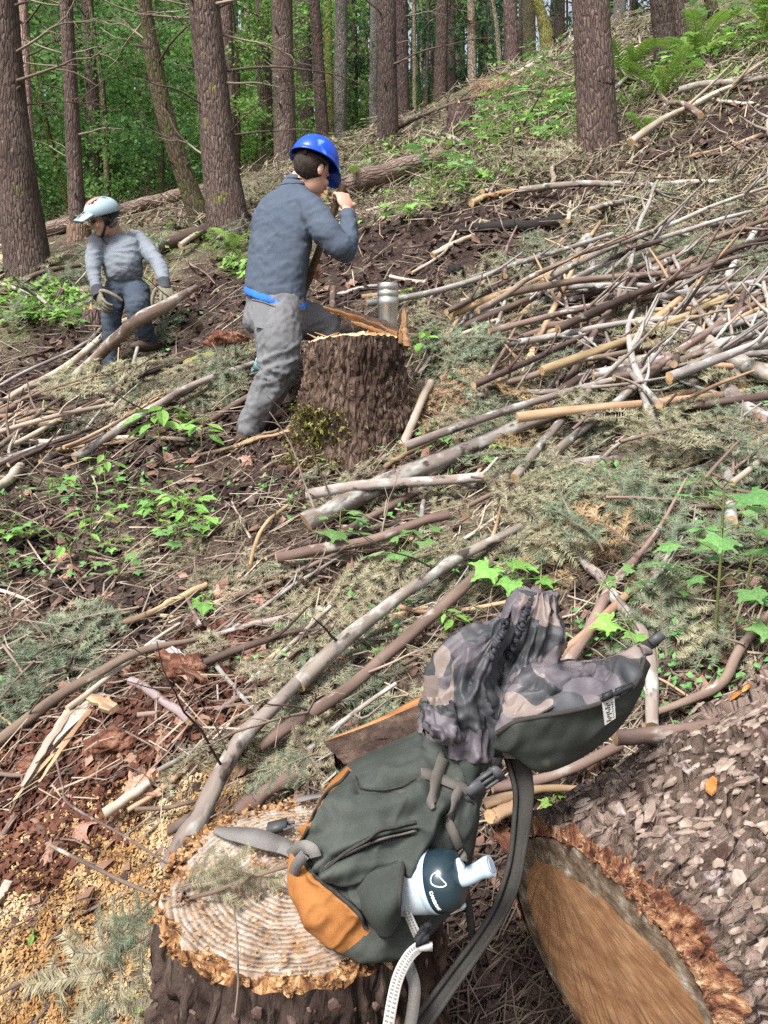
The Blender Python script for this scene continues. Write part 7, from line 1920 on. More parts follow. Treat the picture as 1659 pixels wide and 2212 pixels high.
g.add(rows.reshape(-1, 3), F[~dark & ~hole], 0); g.add(rows.reshape(-1, 3), F[dark & ~hole], 1); g.add(rows.reshape(-1, 3) - u2 * .006, F[hole], 2)
vis = g.build('visor', [M_HELM, M_HELMG, M_BLACK], hel); md = vis.modifiers.new('thick', 'SOLIDIFY'); md.thickness = .007
g = Geo(); gp = np.array([[q2(x * .055, y, .1625 - 2.6 * (y + .018) ** 2 - 1.5 * (x * .055) ** 2 * 3) for x in np.linspace(-1, 1, 8)] for y in np.linspace(-.03, .075, 8)]) - c2
g.add(gp.reshape(-1, 3), grid_faces(8, 8)); pn = g.build('coral_panel', M_HELMR, hel); md = pn.modifiers.new('thick', 'SOLIDIFY'); md.thickness = .004
g = Geo()
for k in (-1, 1):
    ribbon(g, resample([q2(.082 * k, -.01, .03), q2(.080 * k, .012, -.03), q2(.055 * k, .045, -.085), q2(.005 * k, .058, -.118)], 14) - c2, np.array(r2 * k), .018, .003)
    ribbon(g, resample([q2(.084 * k, -.075, .01), q2(.083 * k, -.03, -.03), q2(.076 * k, .014, -.045)], 10) - c2, np.array(r2 * k), .016, .003)
    box(g, q2(.082 * k, .0, -.005) - c2, r2 * .008, f2_ * .020, u2 * .035)
ribbon(g, resample([q2(.0, .056, -.118), q2(.004, .050, -.150), q2(.0, .046, -.175)], 6) - c2, f2_, .014, .003)
g.build('chin_strap', M_BLACK, hel)
g = Geo(); ellipsoid(g, q2(0, -.045, -.02), r2 * .074, f2_ * .062, u2 * .055, nu=24, nv=14); gg = Geo(); gg.add(g.V[0] - c2, g.F[0]); gg.build('hair', M_HAIRG, m2)
# eyeglasses
g = Geo()
for k in (-1, 1):
    tube(g, np.array([q2(.034 * k + .022 * math.cos(a), .098, .002 + .017 * math.sin(a)) for a in np.linspace(0, 6.283, 14)]) - c2, .0022, 5, cap=False)
    tube(g, np.array([q2(.056 * k, .096, .006), q2(.078 * k, .02, .004)]) - c2, .002, 5)
g.build('eyeglasses', M_BLACK, m2)

# ---------------------------------------------------------------- steel tumbler on the stump
tcn = P(838, 722, 3.90)
M_STEEL = NT('brushed_steel'); M_STEEL.b.inputs['Metallic'].default_value = .9; M_STEEL.bump(M_STEEL.noise(60, 3, (1, 1, 14)), .15, .001)
M_STEEL = M_STEEL.fin(M_STEEL.ramp(M_STEEL.noise(5, 3), [(.3, (.50, .49, .47)), (.7, (.64, .63, .61))]), .3, .5)
tum = root('steel_tumbler', tuple(tcn), 'brushed steel tumbler with a lid standing on the back of the big stump', 'tumbler')
def lathe(g, prof, n=36, m=0, o=(0, 0, 0), ax=None):
    prof = np.array(prof); a = np.arange(n) / n * 6.283
    V = np.stack((prof[:, None, 0] * np.cos(a), prof[:, None, 0] * np.sin(a), np.repeat(prof[:, 1][:, None], n, 1)), -1)
    if ax is not None: V = V[..., 0:1] * ax[0] + V[..., 1:2] * ax[1] + V[..., 2:3] * ax[2]
    g.add(V.reshape(-1, 3) + np.asarray(o), grid_faces(len(prof), n, True), m)
sc = .052
g = Geo(); lathe(g, [(0, 0), (.043, 0), (.046, .004), (.0475, .06), (.049, .135), (.0535, .147), (.0535, .178), (.050, .182), (.0535, .186), (.0535, .210), (.0505, .214), (0, .214)]); g.build('cup', M_STEEL, tum)
g = Geo(); lathe(g, [(0, .214), (.049, .214), (.0515, .217), (.0515, .247), (.048, .251), (.044, .252), (.042, .248), (0, .247)]); g.build('lid', M_STEEL, tum)
# ================================================================== the backpack on the near stump
from mathutils.bvhtree import BVHTree
def canvas(name, a, b, c, over=(), rough=.85):
    t = NT(name)
    n = t.noise(7, 5); w = t.noise(420, 2)
    col = t.ramp(t.math('ADD', t.math('MULTIPLY', n, .75), t.math('MULTIPLY', w, .25)), [(.36, a), (.5, b), (.64, c)])
    for (oc, os_, lo, hi) in over: col = t.mix(t.ramp(t.noise(os_, 5), [(lo, 0), (hi, 1)]), col, oc)
    t.bump(t.math('ADD', t.noise(700, 2), t.math('MULTIPLY', t.noise(30, 4), .8)), .35, .0012)
    return t.fin(col, rough, .2)
C_GREEN = canvas('olive_canvas', (.030, .035, .031), (.046, .052, .046), (.068, .075, .067), over=(((.13, .13, .105), 26, .66, .78),))
C_ORANGE = canvas('orange_canvas', (.20, .076, .021), (.28, .110, .031), (.34, .145, .046), over=(((.22, .085, .03), 18, .62, .74),))
C_WEB = canvas('brown_webbing', (.070, .062, .055), (.110, .098, .088), (.155, .140, .126))
C_WEBD = canvas('dark_strap', (.026, .024, .022), (.042, .039, .035), (.068, .062, .055))
C_WEBG = canvas('grey_webbing', (.115, .105, .098), (.17, .158, .15), (.23, .215, .205))
C_WHITE = canvas('white_webbing', (.40, .385, .36), (.48, .465, .44), (.56, .545, .52), over=(((.42, .38, .33), 30, .62, .75),))
M_GREYP = mk('grey_plastic', [(.3, (.05, .05, .054)), (.7, (.10, .10, .107))], 10, bump=.1, rough=.45)
def camo():
    t = NT('camouflage_lining')
    nz = t.n('ShaderNodeTexNoise'); nz.inputs['Scale'].default_value = 14; nz.inputs['Detail'].default_value = 1.5
    t.l(t.vec((1, 1, 1)), nz.inputs['Vector'])
    mx = t.n('ShaderNodeVectorMath'); mx.operation = 'MULTIPLY_ADD'; mx.inputs[1].default_value = (.10, .10, .10)
    t.l(nz.outputs['Color'], mx.inputs[0]); t.l(t.vec((.75, 1.0, 1.0)), mx.inputs[2])
    vo = t.n('ShaderNodeTexVoronoi'); vo.feature = 'F1'; vo.inputs['Scale'].default_value = 17; t.l(mx.outputs[0], vo.inputs['Vector'])
    sp = t.n('ShaderNodeSeparateColor'); t.l(vo.outputs['Color'], sp.inputs[0])
    c = t.ramp(sp.outputs[0], [(0, (.085, .075, .088)), (.30, (.022, .027, .032)), (.52, (.20, .155, .132)), (.70, (.120, .100, .110)), (.88, (.034, .035, .042))], 'CONSTANT')
    c = t.mix(.18, c, t.ramp(t.noise(40, 4), [(.3, (.06, .055, .06)), (.7, (.24, .21, .21))]))
    t.bump(t.noise(55, 4), .45, .003)
    return t.fin(c, .55, .35)
C_CAMO = camo()

def dist_poly(px, poly):
    """distance from points to a polyline, both flat, and which side"""
    d = np.full(len(px), 1e9); sg = np.zeros(len(px))
    for a, b in zip(poly[:-1], poly[1:]):
        a = np.array(a, float); b = np.array(b, float); ab = b - a
        t = np.clip(((px - a) @ ab) / (ab @ ab), 0, 1)
        q = a + t[:, None] * ab; r = px - q; dd = np.linalg.norm(r, axis=1)
        s = np.sign(ab[0] * r[:, 1] - ab[1] * r[:, 0])
        m = dd < d; d = np.where(m, dd, d); sg = np.where(m, s, sg)
    return d, sg
def to_px(Q):
    q = np.asarray(Q) - np.array((0, 0, CAMZ)); x = q @ CAM_R; y = q @ CAM_U; d = q @ CAM_F
    return np.stack((CX + x / d * F0, CY - y / d * F0), 1), d
def inpoly(px, poly):
    x, y = px[:, 0], px[:, 1]; c = np.zeros(len(px), bool); n = len(poly)
    for i in range(n):
        x0, y0 = poly[i]; x1, y1 = poly[(i + 1) % n]
        k = ((y0 > y) != (y1 > y)) & (x < (x1 - x0) * (y - y0) / (y1 - y0 + 1e-9) + x0)
        c ^= k
    return c
def loft(secs, n, m, p=.72):
    """secs: (L, R, mid distance, half depth) -> points of a rounded-box loft, m round, n along"""
    A = []
    for (L, Rr, d, D) in secs:
        A.append(np.concatenate((P(*L, d), P(*Rr, d), [D])))
    A = resample(A, n); a = np.linspace(0, 6.28318, 6000)
    ca = np.sign(np.cos(a)) * np.abs(np.cos(a)) ** p; sa = np.sign(np.sin(a)) * np.abs(np.sin(a)) ** p
    Ls = np.concatenate(([0], np.cumsum(np.hypot(np.diff(ca), np.diff(sa))))); e_ = np.arange(m) / m * Ls[-1]
    ca, sa = np.interp(e_, Ls, ca), np.interp(e_, Ls, sa)
    c = (A[:, :3] + A[:, 3:6]) / 2; h = (A[:, 3:6] - A[:, :3]) / 2
    V = c[:, None] + ca[None, :, None] * h[:, None] - sa[None, :, None] * A[:, 6][:, None, None] * CAM_F
    return V, A
def vnormals(V, nu, nv, wrap):
    G_ = V.reshape(nu, nv, 3)
    du = np.gradient(G_, axis=0)
    dv = (np.roll(G_, -1, 1) - np.roll(G_, 1, 1)) if wrap else np.gradient(G_, axis=1)
    N = np.cross(du, dv).reshape(-1, 3)
    return nrm_rows(N)
PK = root('backpack', tuple(P(740, 1960, 1.08)), 'small olive backpack with orange base and camouflage lining, open on the near stump', 'backpack')
PC = np.array(PK.location)
secs = [((700, 1962), (790, 1998), 1.075, .050), ((668, 1930), (812, 2004), 1.075, .092), ((640, 1878), (866, 2000), 1.08, .118), ((634, 1838), (915, 1978), 1.085, .128), ((648, 1795), (955, 1938), 1.09, .130),
        ((676, 1742), (988, 1892), 1.09, .130), ((706, 1700), (1010, 1842), 1.095, .128), ((755, 1664), (1026, 1780), 1.10, .122), ((830, 1630), (1042, 1722), 1.105, .112), ((900, 1598), (1058, 1664), 1.11, .100), ((912, 1568), (1078, 1606), 1.11, .088)]
nu, nv = 300, 320
V, _ = loft(secs, nu, nv, .70)
V = V.reshape(-1, 3)
N = vnormals(V, nu, nv, True)
if (N[:nv * nu] * (V - V.reshape(nu, nv, 3).mean(1).repeat(nv, 0))).sum() < 0: N = -N
px, dd = to_px(V)
near = sstep(-.1, .35, -(N @ CAM_F))
h = (fbm(V * 9, 3, 3) - .5) * .030 + (fbm(V * np.array((22, 22, 22)), 3, 5) - .5) * .008
f = fbm(V @ np.array(((.8, 0, .5), (0, 1, 0), (-.5, 0, .8))) * np.array((22, 10, 9)), 3, 9)
h += (np.clip(1 - np.abs(2 * f - 1) * 2.4, 0, 1) ** 1.6) * .008
CRE = [([(690, 1890), (735, 1848), (803, 1812), (855, 1797), (900, 1788)], .011, 16, -6, 16), ([(690, 1894), (735, 1854), (803, 1820), (855, 1805), (900, 1796)], -.012, 7, 6, 9),
       ([(880, 1880), (900, 1838), (920, 1800), (945, 1742)], .016, 20, 0, 0), ([(912, 1878), (935, 1822), (958, 1770)], -.012, 14, 0, 0),
       ([(768, 1680), (776, 1712), (830, 1706), (905, 1690)], -.006, 8, 0, 0), ([(700, 1740), (780, 1760), (850, 1740), (915, 1715)], .007, 22, 0, 0),
       ([(640, 1836), (672, 1782), (717, 1708), (777, 1664)], -.005, 6, 0, 0), ([(650, 1842), (690, 1890), (740, 1924), (782, 1962), (812, 2000)], -.007, 6, 0, 0),
       ([(672, 1800), (700, 1790), (715, 1770)], .008, 10, 0, 0), ([(735, 1924), (800, 1905), (850, 1890)], -.010, 9, 0, 0), ([(720, 1880), (790, 1862), (870, 1855)], .010, 20, 0, 0),
       ([(905, 1700), (925, 1790), (950, 1860)], .006, 16, 0, 0), ([(820, 1650), (850, 1690), (920, 1660)], .006, 18, 0, 0), ([(690, 1835), (760, 1815), (820, 1785)], .006, 18, 0, 0)]
for (pl_, amp, w, o1, o2) in CRE:
    d_, s_ = dist_poly(px, pl_)
    h += 1.7 * amp * np.exp(-(d_ / w) ** 2) * near
d_, _ = dist_poly(px, [(790, 1935), (850, 1935)])
h += .020 * np.exp(-(d_ / 48) ** 2) * near
V = V + N * (h * (.3 + .7 * near) - .004)[:, None]
F = grid_faces(nu, nv, True)
fc = V[F].mean(1); fpx, fd = to_px(fc); fn = N[F].mean(1) @ CAM_F < .1
ti = (np.arange(len(F)) // nv) / (nu - 1)
org = [(600, 1800), (638, 1838), (648, 1850), (680, 1894), (724, 1930), (768, 1970), (800, 2012), (740, 2060), (600, 2000)]
trim = [(600, 1850), (642, 1842), (666, 1790), (706, 1716), (738, 1690), (760, 1664), (730, 1640), (600, 1700)]
isor = (inpoly(fpx, org) | inpoly(fpx, trim)) & fn | (~fn & (ti < .16)) 
isback = (inpoly(fpx, [(1012, 1860), (1030, 1775), (1048, 1715), (1066, 1655), (1085, 1600), (1200, 1600), (1200, 1860)]))
T_ = V * 1.0
body_ = Geo(); body_.add(V - PC, F[~isor & ~isback], 0, V)
bo = body_.build('main_bag', C_GREEN, PK)
gb = Geo(); gb.add(V - PC, F[isor], 0, V); gb.add(V - PC + N * .002, F[isor & (ti < .05)], 0, V)
cp = np.arange(nv); gb.add(np.vstack((V[:nv], V[:nv].mean(0)[None])) - PC, np.stack((cp, (cp + 1) % nv, np.full(nv, nv)), 1))
oc_ = gb.build('orange_base', C_ORANGE, PK)
gk = Geo(); gk.add(V - PC, F[isback], 0, V); gk.build('back_panel', C_WEBD, PK)
for o_ in (bo, oc_):
    pass
BV = BVHTree.FromPolygons([Vector(v) for v in V], [list(map(int, f_)) for f_ in F])
def S(u, v, off=.003, dmax=None):
    o_ = Vector((0, 0, CAMZ)); d_ = Vector(P(u, v, 1.0)) - o_
    d_.normalize(); hit, n_, i_, t_ = BV.ray_cast(o_, d_)
    if hit is None: return None, None
    n_ = np.array(n_); n_ = n_ if n_ @ np.array(d_) < 0 else -n_
    return np.array(hit) + n_ * off, n_
def strap(name, pts, w, mat, parent=PK, th=.0022, n=26, off=.004, nor=None, g=None, build=True):
    """webbing over the bag where the px path meets it; a third value gives the distance where it hangs free"""
    q = resample([[p[0], p[1], p[2] if len(p) > 2 else -1] for p in pts], n)
    free = any(len(p) > 2 for p in pts)
    W_, N_ = [], []
    for k in range(n):
        pt = None
        if not (free and q[k][2] > .5):
            pt, nn = S(q[k][0], q[k][1], off)
        if pt is None:
            d = q[k][2] if q[k][2] > .5 else (to_px(np.array([W_[-1]]))[1][0] if W_ else 1.0)
            pt = P(q[k][0], q[k][1], d); nn = -CAM_F if nor is None else np.asarray(nor)
        W_.append(pt); N_.append(nn)
    W_ = np.array(W_); N_ = np.array(N_)
    for _ in range(3):
        W_[1:-1] = (W_[:-2] + 2 * W_[1:-1] + W_[2:]) / 4; N_[1:-1] = (N_[:-2] + 2 * N_[1:-1] + N_[2:]) / 4
    dd_ = to_px(W_)[1]; ww = np.interp(np.linspace(0, 1, n), np.linspace(0, 1, len(np.atleast_1d(w))), np.atleast_1d(w)) * dd_ / F0
    gg = g or Geo(); ribbon(gg, W_ - PC, N_, ww, th)
    return gg.build(name, mat, parent) if build else gg
# camouflage collar: two crumpled lobes
def lobe(name, secs, n, m, amp, seed, mat=C_CAMO, p=.9, fr=(16, 16, 10)):
    V, _ = loft(secs, n, m, p); V = V.reshape(-1, 3); N = vnormals(V, n, m, True)
    if (N * (V - V.reshape(n, m, 3).mean(1).repeat(m, 0))).sum() < 0: N = -N
    Rm = np.array(((.86, 0, .5), (0, 1, 0), (-.5, 0, .86)))
    q_ = V @ Rm
    f = fbm(q_ * np.array(fr) + (fbm(V * 9, 2, seed) - .5)[:, None] * 2.2 + seed, 2, seed)
    f2 = fbm(q_ * np.array(fr) * 2.3 + seed, 2, seed + 4)
    f3 = fbm(q_ * np.array(fr) * 3.4 + seed, 2, seed + 6)
    th_ = np.tile(np.arange(m) / m * 6.2832, n); tt = np.repeat(np.linspace(0, 1, n), m)
    fa = fbm(np.stack((np.cos(th_) * 2.6, np.sin(th_) * 2.6, tt * 2.2), 1) + seed * 1.3 + (fbm(V * 7, 2, seed + 2) - .5)[:, None] * .9, 2, seed + 11)
    ra_ = np.clip(1 - np.abs(2 * fa - 1) * 3.0, 0, 1)
    h = (ra_ - .4) * amp * .8 + (np.clip(1 - np.abs(2 * f - 1) * 2.0, 0, 1) - .35) * amp * .6 + (np.clip(1 - np.abs(2 * f2 - 1) * 2.0, 0, 1) - .35) * amp * .45 + (np.clip(1 - np.abs(2 * f3 - 1) * 2.0, 0, 1) - .35) * amp * .16 + (fbm(V * 10, 2, seed + 7) - .5) * amp * 1.6
    V = V + N * h[:, None]
    g = Geo(); g.add(V - PC, grid_faces(n, m, True), 0, V); c = np.arange(m)
    g.add(np.vstack((V[-m:], V[-m:].mean(0)[None])) - PC, np.stack((c, (c + 1) % m, np.full(m, m)), 1), 0)
    return g.build(name, mat, PK)
lobe('camouflage_collar', [((908, 1590), (1082, 1615), 1.10, .080), ((912, 1560), (1086, 1585), 1.10, .078), ((924, 1510), (1088, 1552), 1.095, .074), ((940, 1462), (1074, 1520), 1.09, .066), ((972, 1420), (1062, 1474), 1.085, .052), ((1012, 1385), (1070, 1424), 1.08, .040), ((1048, 1355), (1088, 1380), 1.08, .026), ((1074, 1332), (1098, 1342), 1.08, .012)], 90, 110, .022, 3)
lobe('camouflage_collar', [((985, 1575), (1120, 1575), 1.13, .060), ((1005, 1520), (1150, 1512), 1.13, .058), ((1040, 1460), (1176, 1460), 1.13, .050), ((1070, 1405), (1186, 1400), 1.125, .040), ((1102, 1352), (1193, 1350), 1.12, .030), ((1124, 1314), (1194, 1320), 1.12, .022), ((1142, 1298), (1182, 1300), 1.12, .010)], 90, 110, .020, 8)
# gathered dark hems of the two lobes
def hem(pts, d, amp, w, seed, n=120):
    q_ = resample([[a, b, d] for a, b in pts], n); W_ = np.array([P(*k) for k in q_])
    ph = np.linspace(0, n / 3.2, n); ww = P(0, 0, 1) * 0
    side = np.cross(np.gradient(W_, axis=0), CAM_F); side = nrm_rows(side)
    ph = ph * 1.9 + (fbm(np.stack((np.linspace(0, 14, n), np.full(n, seed), np.zeros(n)), 1), 2, seed)) * 9
    W_ = W_ + side * (np.sin(ph + seed) * amp)[:, None] - CAM_F * (np.cos(ph * 1.3 + seed) * amp * .7)[:, None]
    nn = -CAM_F[None] + side * np.cos(ph + seed)[:, None] * .9
    g = Geo(); ribbon(g, W_ - PC, nn, w, .003); tube(g, W_ - PC, .0018, 5, cap=False)
    return g.build('gathered_hem', C_CAMOD, PK)
C_CAMOD = canvas('dark_lining_hem', (.020, .020, .024), (.042, .042, .05), (.09, .085, .095), rough=.5)
hem([(1096, 1338), (1080, 1378), (1058, 1420), (1036, 1452), (1018, 1490)], 1.035, .0032, .008, 1)
hem([(1142, 1300), (1130, 1340), (1112, 1385), (1100, 1424)], 1.075, .0030, .008, 2)
hem([(1146, 1300), (1165, 1297), (1184, 1303), (1192, 1325)], 1.10, .0022, .006, 3, 60)
g = Geo(); gp = np.array([[P(*(np.array(a) * (1 - t) + np.array(b) * t)) for t in np.linspace(0, 1, 8)] for a, b in zip(resample([(1096, 1338, 1.06), (1062, 1415, 1.06), (1020, 1490, 1.06)], 12), resample([(1140, 1304, 1.10), (1118, 1390, 1.10), (1070, 1480, 1.09)], 12))])
gp += CAM_F * (np.sin(np.linspace(0, 3.14, 8)) * .035)[None, :, None]
g.add(gp.reshape(-1, 3) - PC, grid_faces(12, 8), 0, gp.reshape(-1, 3)); g.build('collar_opening', C_CAMO, PK)
# folded cuff of lining at the left foot of the collar
lobe('lining_cuff', [((918, 1512), (962, 1520), 1.02, .022), ((920, 1545), (975, 1560), 1.015, .028), ((930, 1575), (992, 1588), 1.01, .026), ((950, 1592), (985, 1600), 1.015, .014)], 40, 60, .012, 12)
# the flap hanging open to the right
rim = resample([(1072, 1584, 1.00), (1115, 1559, .985), (1170, 1547, .98), (1230, 1537, .985), (1308, 1516, 1.0), (1368, 1484, 1.03), (1393, 1424, 1.07)], 60)
bot = resample([(1066, 1614, 1.02), (1108, 1630, 1.02), (1156, 1664, 1.03), (1206, 1658, 1.04), (1284, 1616, 1.06), (1354, 1546, 1.08), (1396, 1440, 1.09)], 60)
back = resample([(1100, 1440, 1.17), (1176, 1430, 1.16), (1256, 1432, 1.16), (1318, 1424, 1.15), (1360, 1406, 1.13), (1388, 1393, 1.11), (1396, 1404, 1.09)], 60)
def sheet(name, A, B, n, amp, seed, mat, bulge=0.0, bdir=None, thick=.0035, fold=0.0):
    Aw = np.array([P(*k) for k in A]); Bw = np.array([P(*k) for k in B])
    t = np.linspace(0, 1, n)[:, None, None]
    V = (Aw[None] * (1 - t) + Bw[None] * t)
    V = V + (np.sin(t * math.pi) * bulge) * (np.asarray(bdir if bdir is not None else -CAM_F))[None, None]
    V = V.reshape(-1, 3); N = vnormals(V, n, len(A), False)
    e = np.sin(np.linspace(0, 1, n) * math.pi)[:, None].repeat(len(A), 1).ravel()
    h = (fbm(V * 9, 3, seed) - .5) * amp * 2
    if fold:
        f = fbm(V * np.array((20, 14, 14)) + (fbm(V * 9, 2, seed) - .5)[:, None] * 2, 2, seed + 2); h += (np.clip(1 - np.abs(2 * f - 1) * 2.2, 0, 1) - .3) * fold
    V = V + N * (h * e ** .6)[:, None]
    g = Geo(); g.add(V - PC, grid_faces(n, len(A)), 0, V); o = g.build(name, mat, PK)
    md = o.modifiers.new('thick', 'SOLIDIFY'); md.thickness = thick; md.offset = 0
    return o
sheet('flap', rim, bot, 34, .008, 4, C_GREEN, .002, fold=.009)
bot2 = bot.copy(); bot2[:, 2] += .01
sheet('flap_back', back, bot2, 20, .006, 6, C_GREEN, .008, CAM_F)
lin0 = back.copy(); lin0[:, 1] += 5; lin0[:, 2] -= .004; lin1 = rim.copy(); lin1[:, 1] += 5; lin1[:, 2] += .006
sheet('flap_lining', lin0, lin1, 70, .014, 9, C_CAMO, .012, CAM_U * .7 - CAM_F * .5, .002, .030)
lobe('flap_lining_bulge', [((1085, 1560), (1140, 1570), 1.05, .03), ((1105, 1500), (1180, 1550), 1.06, .045), ((1145, 1455), (1240, 1535), 1.07, .05), ((1190, 1440), (1280, 1520), 1.075, .045), ((1240, 1450), (1310, 1505), 1.08, .03), ((1290, 1460), (1320, 1490), 1.09, .012)], 60, 80, .020, 15)
lobe('flap_lining_bulge', [((1268, 1500), (1300, 1520), 1.04, .02), ((1290, 1460), (1350, 1500), 1.07, .03), ((1320, 1432), (1372, 1470), 1.09, .028), ((1350, 1412), (1382, 1440), 1.10, .012)], 50, 60, .014, 18)
g = Geo(); pr = np.array([P(*k) for k in rim]) - PC; tube(g, pr, .0032, 6); g.build('flap_edge_binding', C_WEBD, PK)
g = Geo(); pr = np.array([P(*k) for k in back]) - PC
pr = pr + CAM_U * (np.sin(np.linspace(0, 50, 60)) * .0025)[:, None]
tube(g, pr, .0042, 6); g.build('gathered_hem', C_CAMOD, PK)
strap('flap_tab', [(1384, 1404, 1.085), (1402, 1392, 1.075), (1416, 1384, 1.07), (1430, 1370, 1.075)], (24, 24, 18), C_WEBD, th=.004, nor=nrm(-CAM_F + .5 * CAM_U), n=14)
g = Geo(); box(g, P(1418, 1380, 1.068) - PC, nrm(CAM_R + .7 * CAM_U) * .010, CAM_F * .004, nrm(CAM_U - .7 * CAM_R) * .006); g.build('tab_clip', M_GREYP, PK)
g = Geo()
lb = [P(1296, 1512, .983), P(1322, 1503, .986), P(1325, 1546, .993), P(1302, 1562, .993)]
lbn = nrm(np.cross(lb[1] - lb[0], lb[3] - lb[0])); lbn = lbn if lbn @ CAM_F < 0 else -lbn
lb = [q_ + lbn * .006 for q_ in lb]
g.add(np.vstack((lb, [q_ - lbn * .0015 for q_ in lb])) - PC, np.array([(0, 1, 2, 3), (7, 6, 5, 4), (0, 4, 5, 1), (1, 5, 6, 2), (2, 6, 7, 3), (3, 7, 4, 0)]))
lab = g.build('woven_label', C_WHITE, PK, smooth=False)
g = Geo(); e1 = (lb[1] - lb[0]); e2 = (lb[3] - lb[0])
for k in range(9):
    c_ = lb[0] + e1 * (.34 + .12 * (k % 2)) + e2 * (.12 + .09 * k) + lbn * .0006; box(g, c_ - PC, e1 * (.10 + .05 * ((k * 7) % 3)), e2 * .018, lbn * .0003)
    if k < 8: c_ = lb[0] + e1 * .75 + e2 * (.14 + .09 * k) + lbn * .0006; box(g, c_ - PC, e1 * .05, e2 * .016, lbn * .0003)
g.build('label_print', M_BLACK, lab, smooth=False)
g = Geo()
for a, b in (((1302, 1508, .975), (1322, 1498, .975)), ((1330, 1496, .985), (1350, 1488, .99)), ((1340, 1498, .985), (1366, 1482, .995))):
    A_, B_ = P(*a), P(*b); box(g, (A_ + B_) / 2 - PC, (B_ - A_) / 2, CAM_F * .003, CAM_U * .0045)
tube(g, [P(1298, 1512, .978) - PC, P(1330, 1498, .98) - PC, P(1368, 1480, .995) - PC], .003, 6)
g.build('flap_clip', M_BLACK, PK)
# seams, zip, straps of the bag
zipo = strap('zip_flap', [(690, 1890), (735, 1850), (803, 1815), (855, 1800), (898, 1790)], (5, 9, 12, 14, 8), C_WEB, off=.003, n=34)
strap('seam_piping', [(690, 1884), (735, 1842), (803, 1805), (855, 1791), (902, 1781)], 4, C_WEBD, th=.004, off=.004, n=34)
strap('seam_piping', [(772, 1682), (778, 1702), (830, 1704), (902, 1688)], 3, C_WEBD, th=.003, n=24)
strap('seam_piping', [(646, 1848), (680, 1894), (724, 1930), (768, 1970), (792, 2002)], 7, C_WEBD, th=.006, n=60, off=.002)
strap('seam_piping', [(644, 1840), (666, 1790), (706, 1716), (738, 1690), (756, 1668)], 5, C_WEBD, th=.004, n=60, off=.002)
strap('side_strap', [(964, 1612), (950, 1650), (934, 1698), (930, 1728), (940, 1752)], (24, 25, 25, 22, 10), C_WEB, off=.006)
strap('cross_strap', [(910, 1672), (940, 1682), (975, 1696), (1004, 1706)], (24, 24, 22, 22), C_WEB, off=.005)
strap('cross_strap', [(1036, 1682), (1048, 1672), (1058, 1660)], 24, C_WEB, off=.004, n=10)
strap('loose_strap', [(988, 1706), (972, 1742), (973, 1780), (986, 1822), (1002, 1862, .985)], (22, 20, 20, 18, 16), C_WEB, off=.006, nor=nrm(-CAM_F - .6 * CAM_R))
g = Geo()
b0, bn = S(1012, 1702, .010)
if b0 is None: b0, bn = P(1012, 1702, 1.03), -CAM_F
bx = nrm(P(1046, 1676, 1.03) - P(1000, 1708, 1.03)); by = nrm(np.cross(bn, bx))
box(g, b0 - PC, bx * .011, by * .010, bn * .004); box(g, b0 + bx * .020 - PC, bx * .010, by * .003, bn * .003)
for k in (-1, 1): box(g, b0 + bx * .022 + by * .009 * k - PC, bx * .012, by * .0022, bn * .0035)
box(g, b0 + bx * .036 - PC, bx * .005, by * .012, bn * .004); box(g, b0 - bx * .016 - by * .004 - PC, bx * .003, by * .014, bn * .004)
g.build('side_buckle', M_GREYP, PK)
g = Geo()                                    # collar panel flap of canvas beside the strap
strap('canvas_panel', [(1000, 1596), (1012, 1640), (1012, 1690)], (40, 42, 36), C_GREEN, off=.007, th=.003, n=14)
loop = [(626, 1850, 1.065), (640, 1836, .99), (658, 1828, .962), (676, 1836, .955), (682, 1850, .955)]
strap('base_loop', loop, 26, C_WEBG, nor=nrm(-CAM_F + .3 * CAM_U - .2 * CAM_R), n=22, th=.003)
strap('base_loop', [(658, 1846, .962), (642, 1866, .975), (634, 1888, 1.0), (632, 1910, 1.05)], 24, C_WEBG, nor=nrm(-CAM_F - .4 * CAM_R), n=18, th=.003)
# straps lying on the stump
zt = FS_C[2]
def on_plane(u, v, z):
    d = np.array(((u - CX) / F0, CP - (v - CY) / F0 * SP, -SP - (v - CY) / F0 * CP)); t = (z - CAMZ) / d[2]
    return t
def flat(pts, z): return [(u, v, on_plane(u, v, zt + zz)) for (u, v, zz) in [(p[0], p[1], p[2] if len(p) > 2 else z) for p in pts]]
strap('hip_strap', flat([(464, 1793, .012), (500, 1800, .018), (540, 1806, .030), (580, 1818, .028), (612, 1828, .020), (640, 1846, .030)], .02), (16, 36, 46, 46, 40, 30), C_WEBG, nor=nrm(CAM_U - CAM_F * .5), n=30, th=.003)
g = Geo(); bb_ = P(598, 1786, on_plane(598, 1786, zt + .02)); box(g, bb_ - PC, CAM_R * .016 + CAM_U * .004, np.array((0, .010, 0)), np.array((0, 0, .006)))
for k in (-1, 1): tube(g, [bb_ + CAM_R * .012 + np.array((0, .008 * k, 0)) - PC, bb_ + CAM_R * .028 + CAM_U * .004 + np.array((0, .006 * k, 0)) - PC], [.0035, .0025], 7)
g.build('hip_buckle', M_GREYP, PK)
strap('hip_strap', flat([(640, 1728, .02), (672, 1722, .03), (700, 1718, .05)], .02), 18, C_WEBG, nor=nrm(CAM_U - CAM_F * .4), n=12)
strap('lower_strap', flat([(742, 1985, .020), (770, 2008, .014), (812, 2032, .010), (858, 2052, .012), (872, 2062, .0)], .01) + [(884, 2090, .955), (896, 2130, .95), (892, 2180, .945), (882, 2240, .94)], (30, 32, 32, 30, 28, 26, 26, 26, 26), C_WEBG, nor=nrm(-CAM_F + .6 * CAM_U), n=40, th=.003)
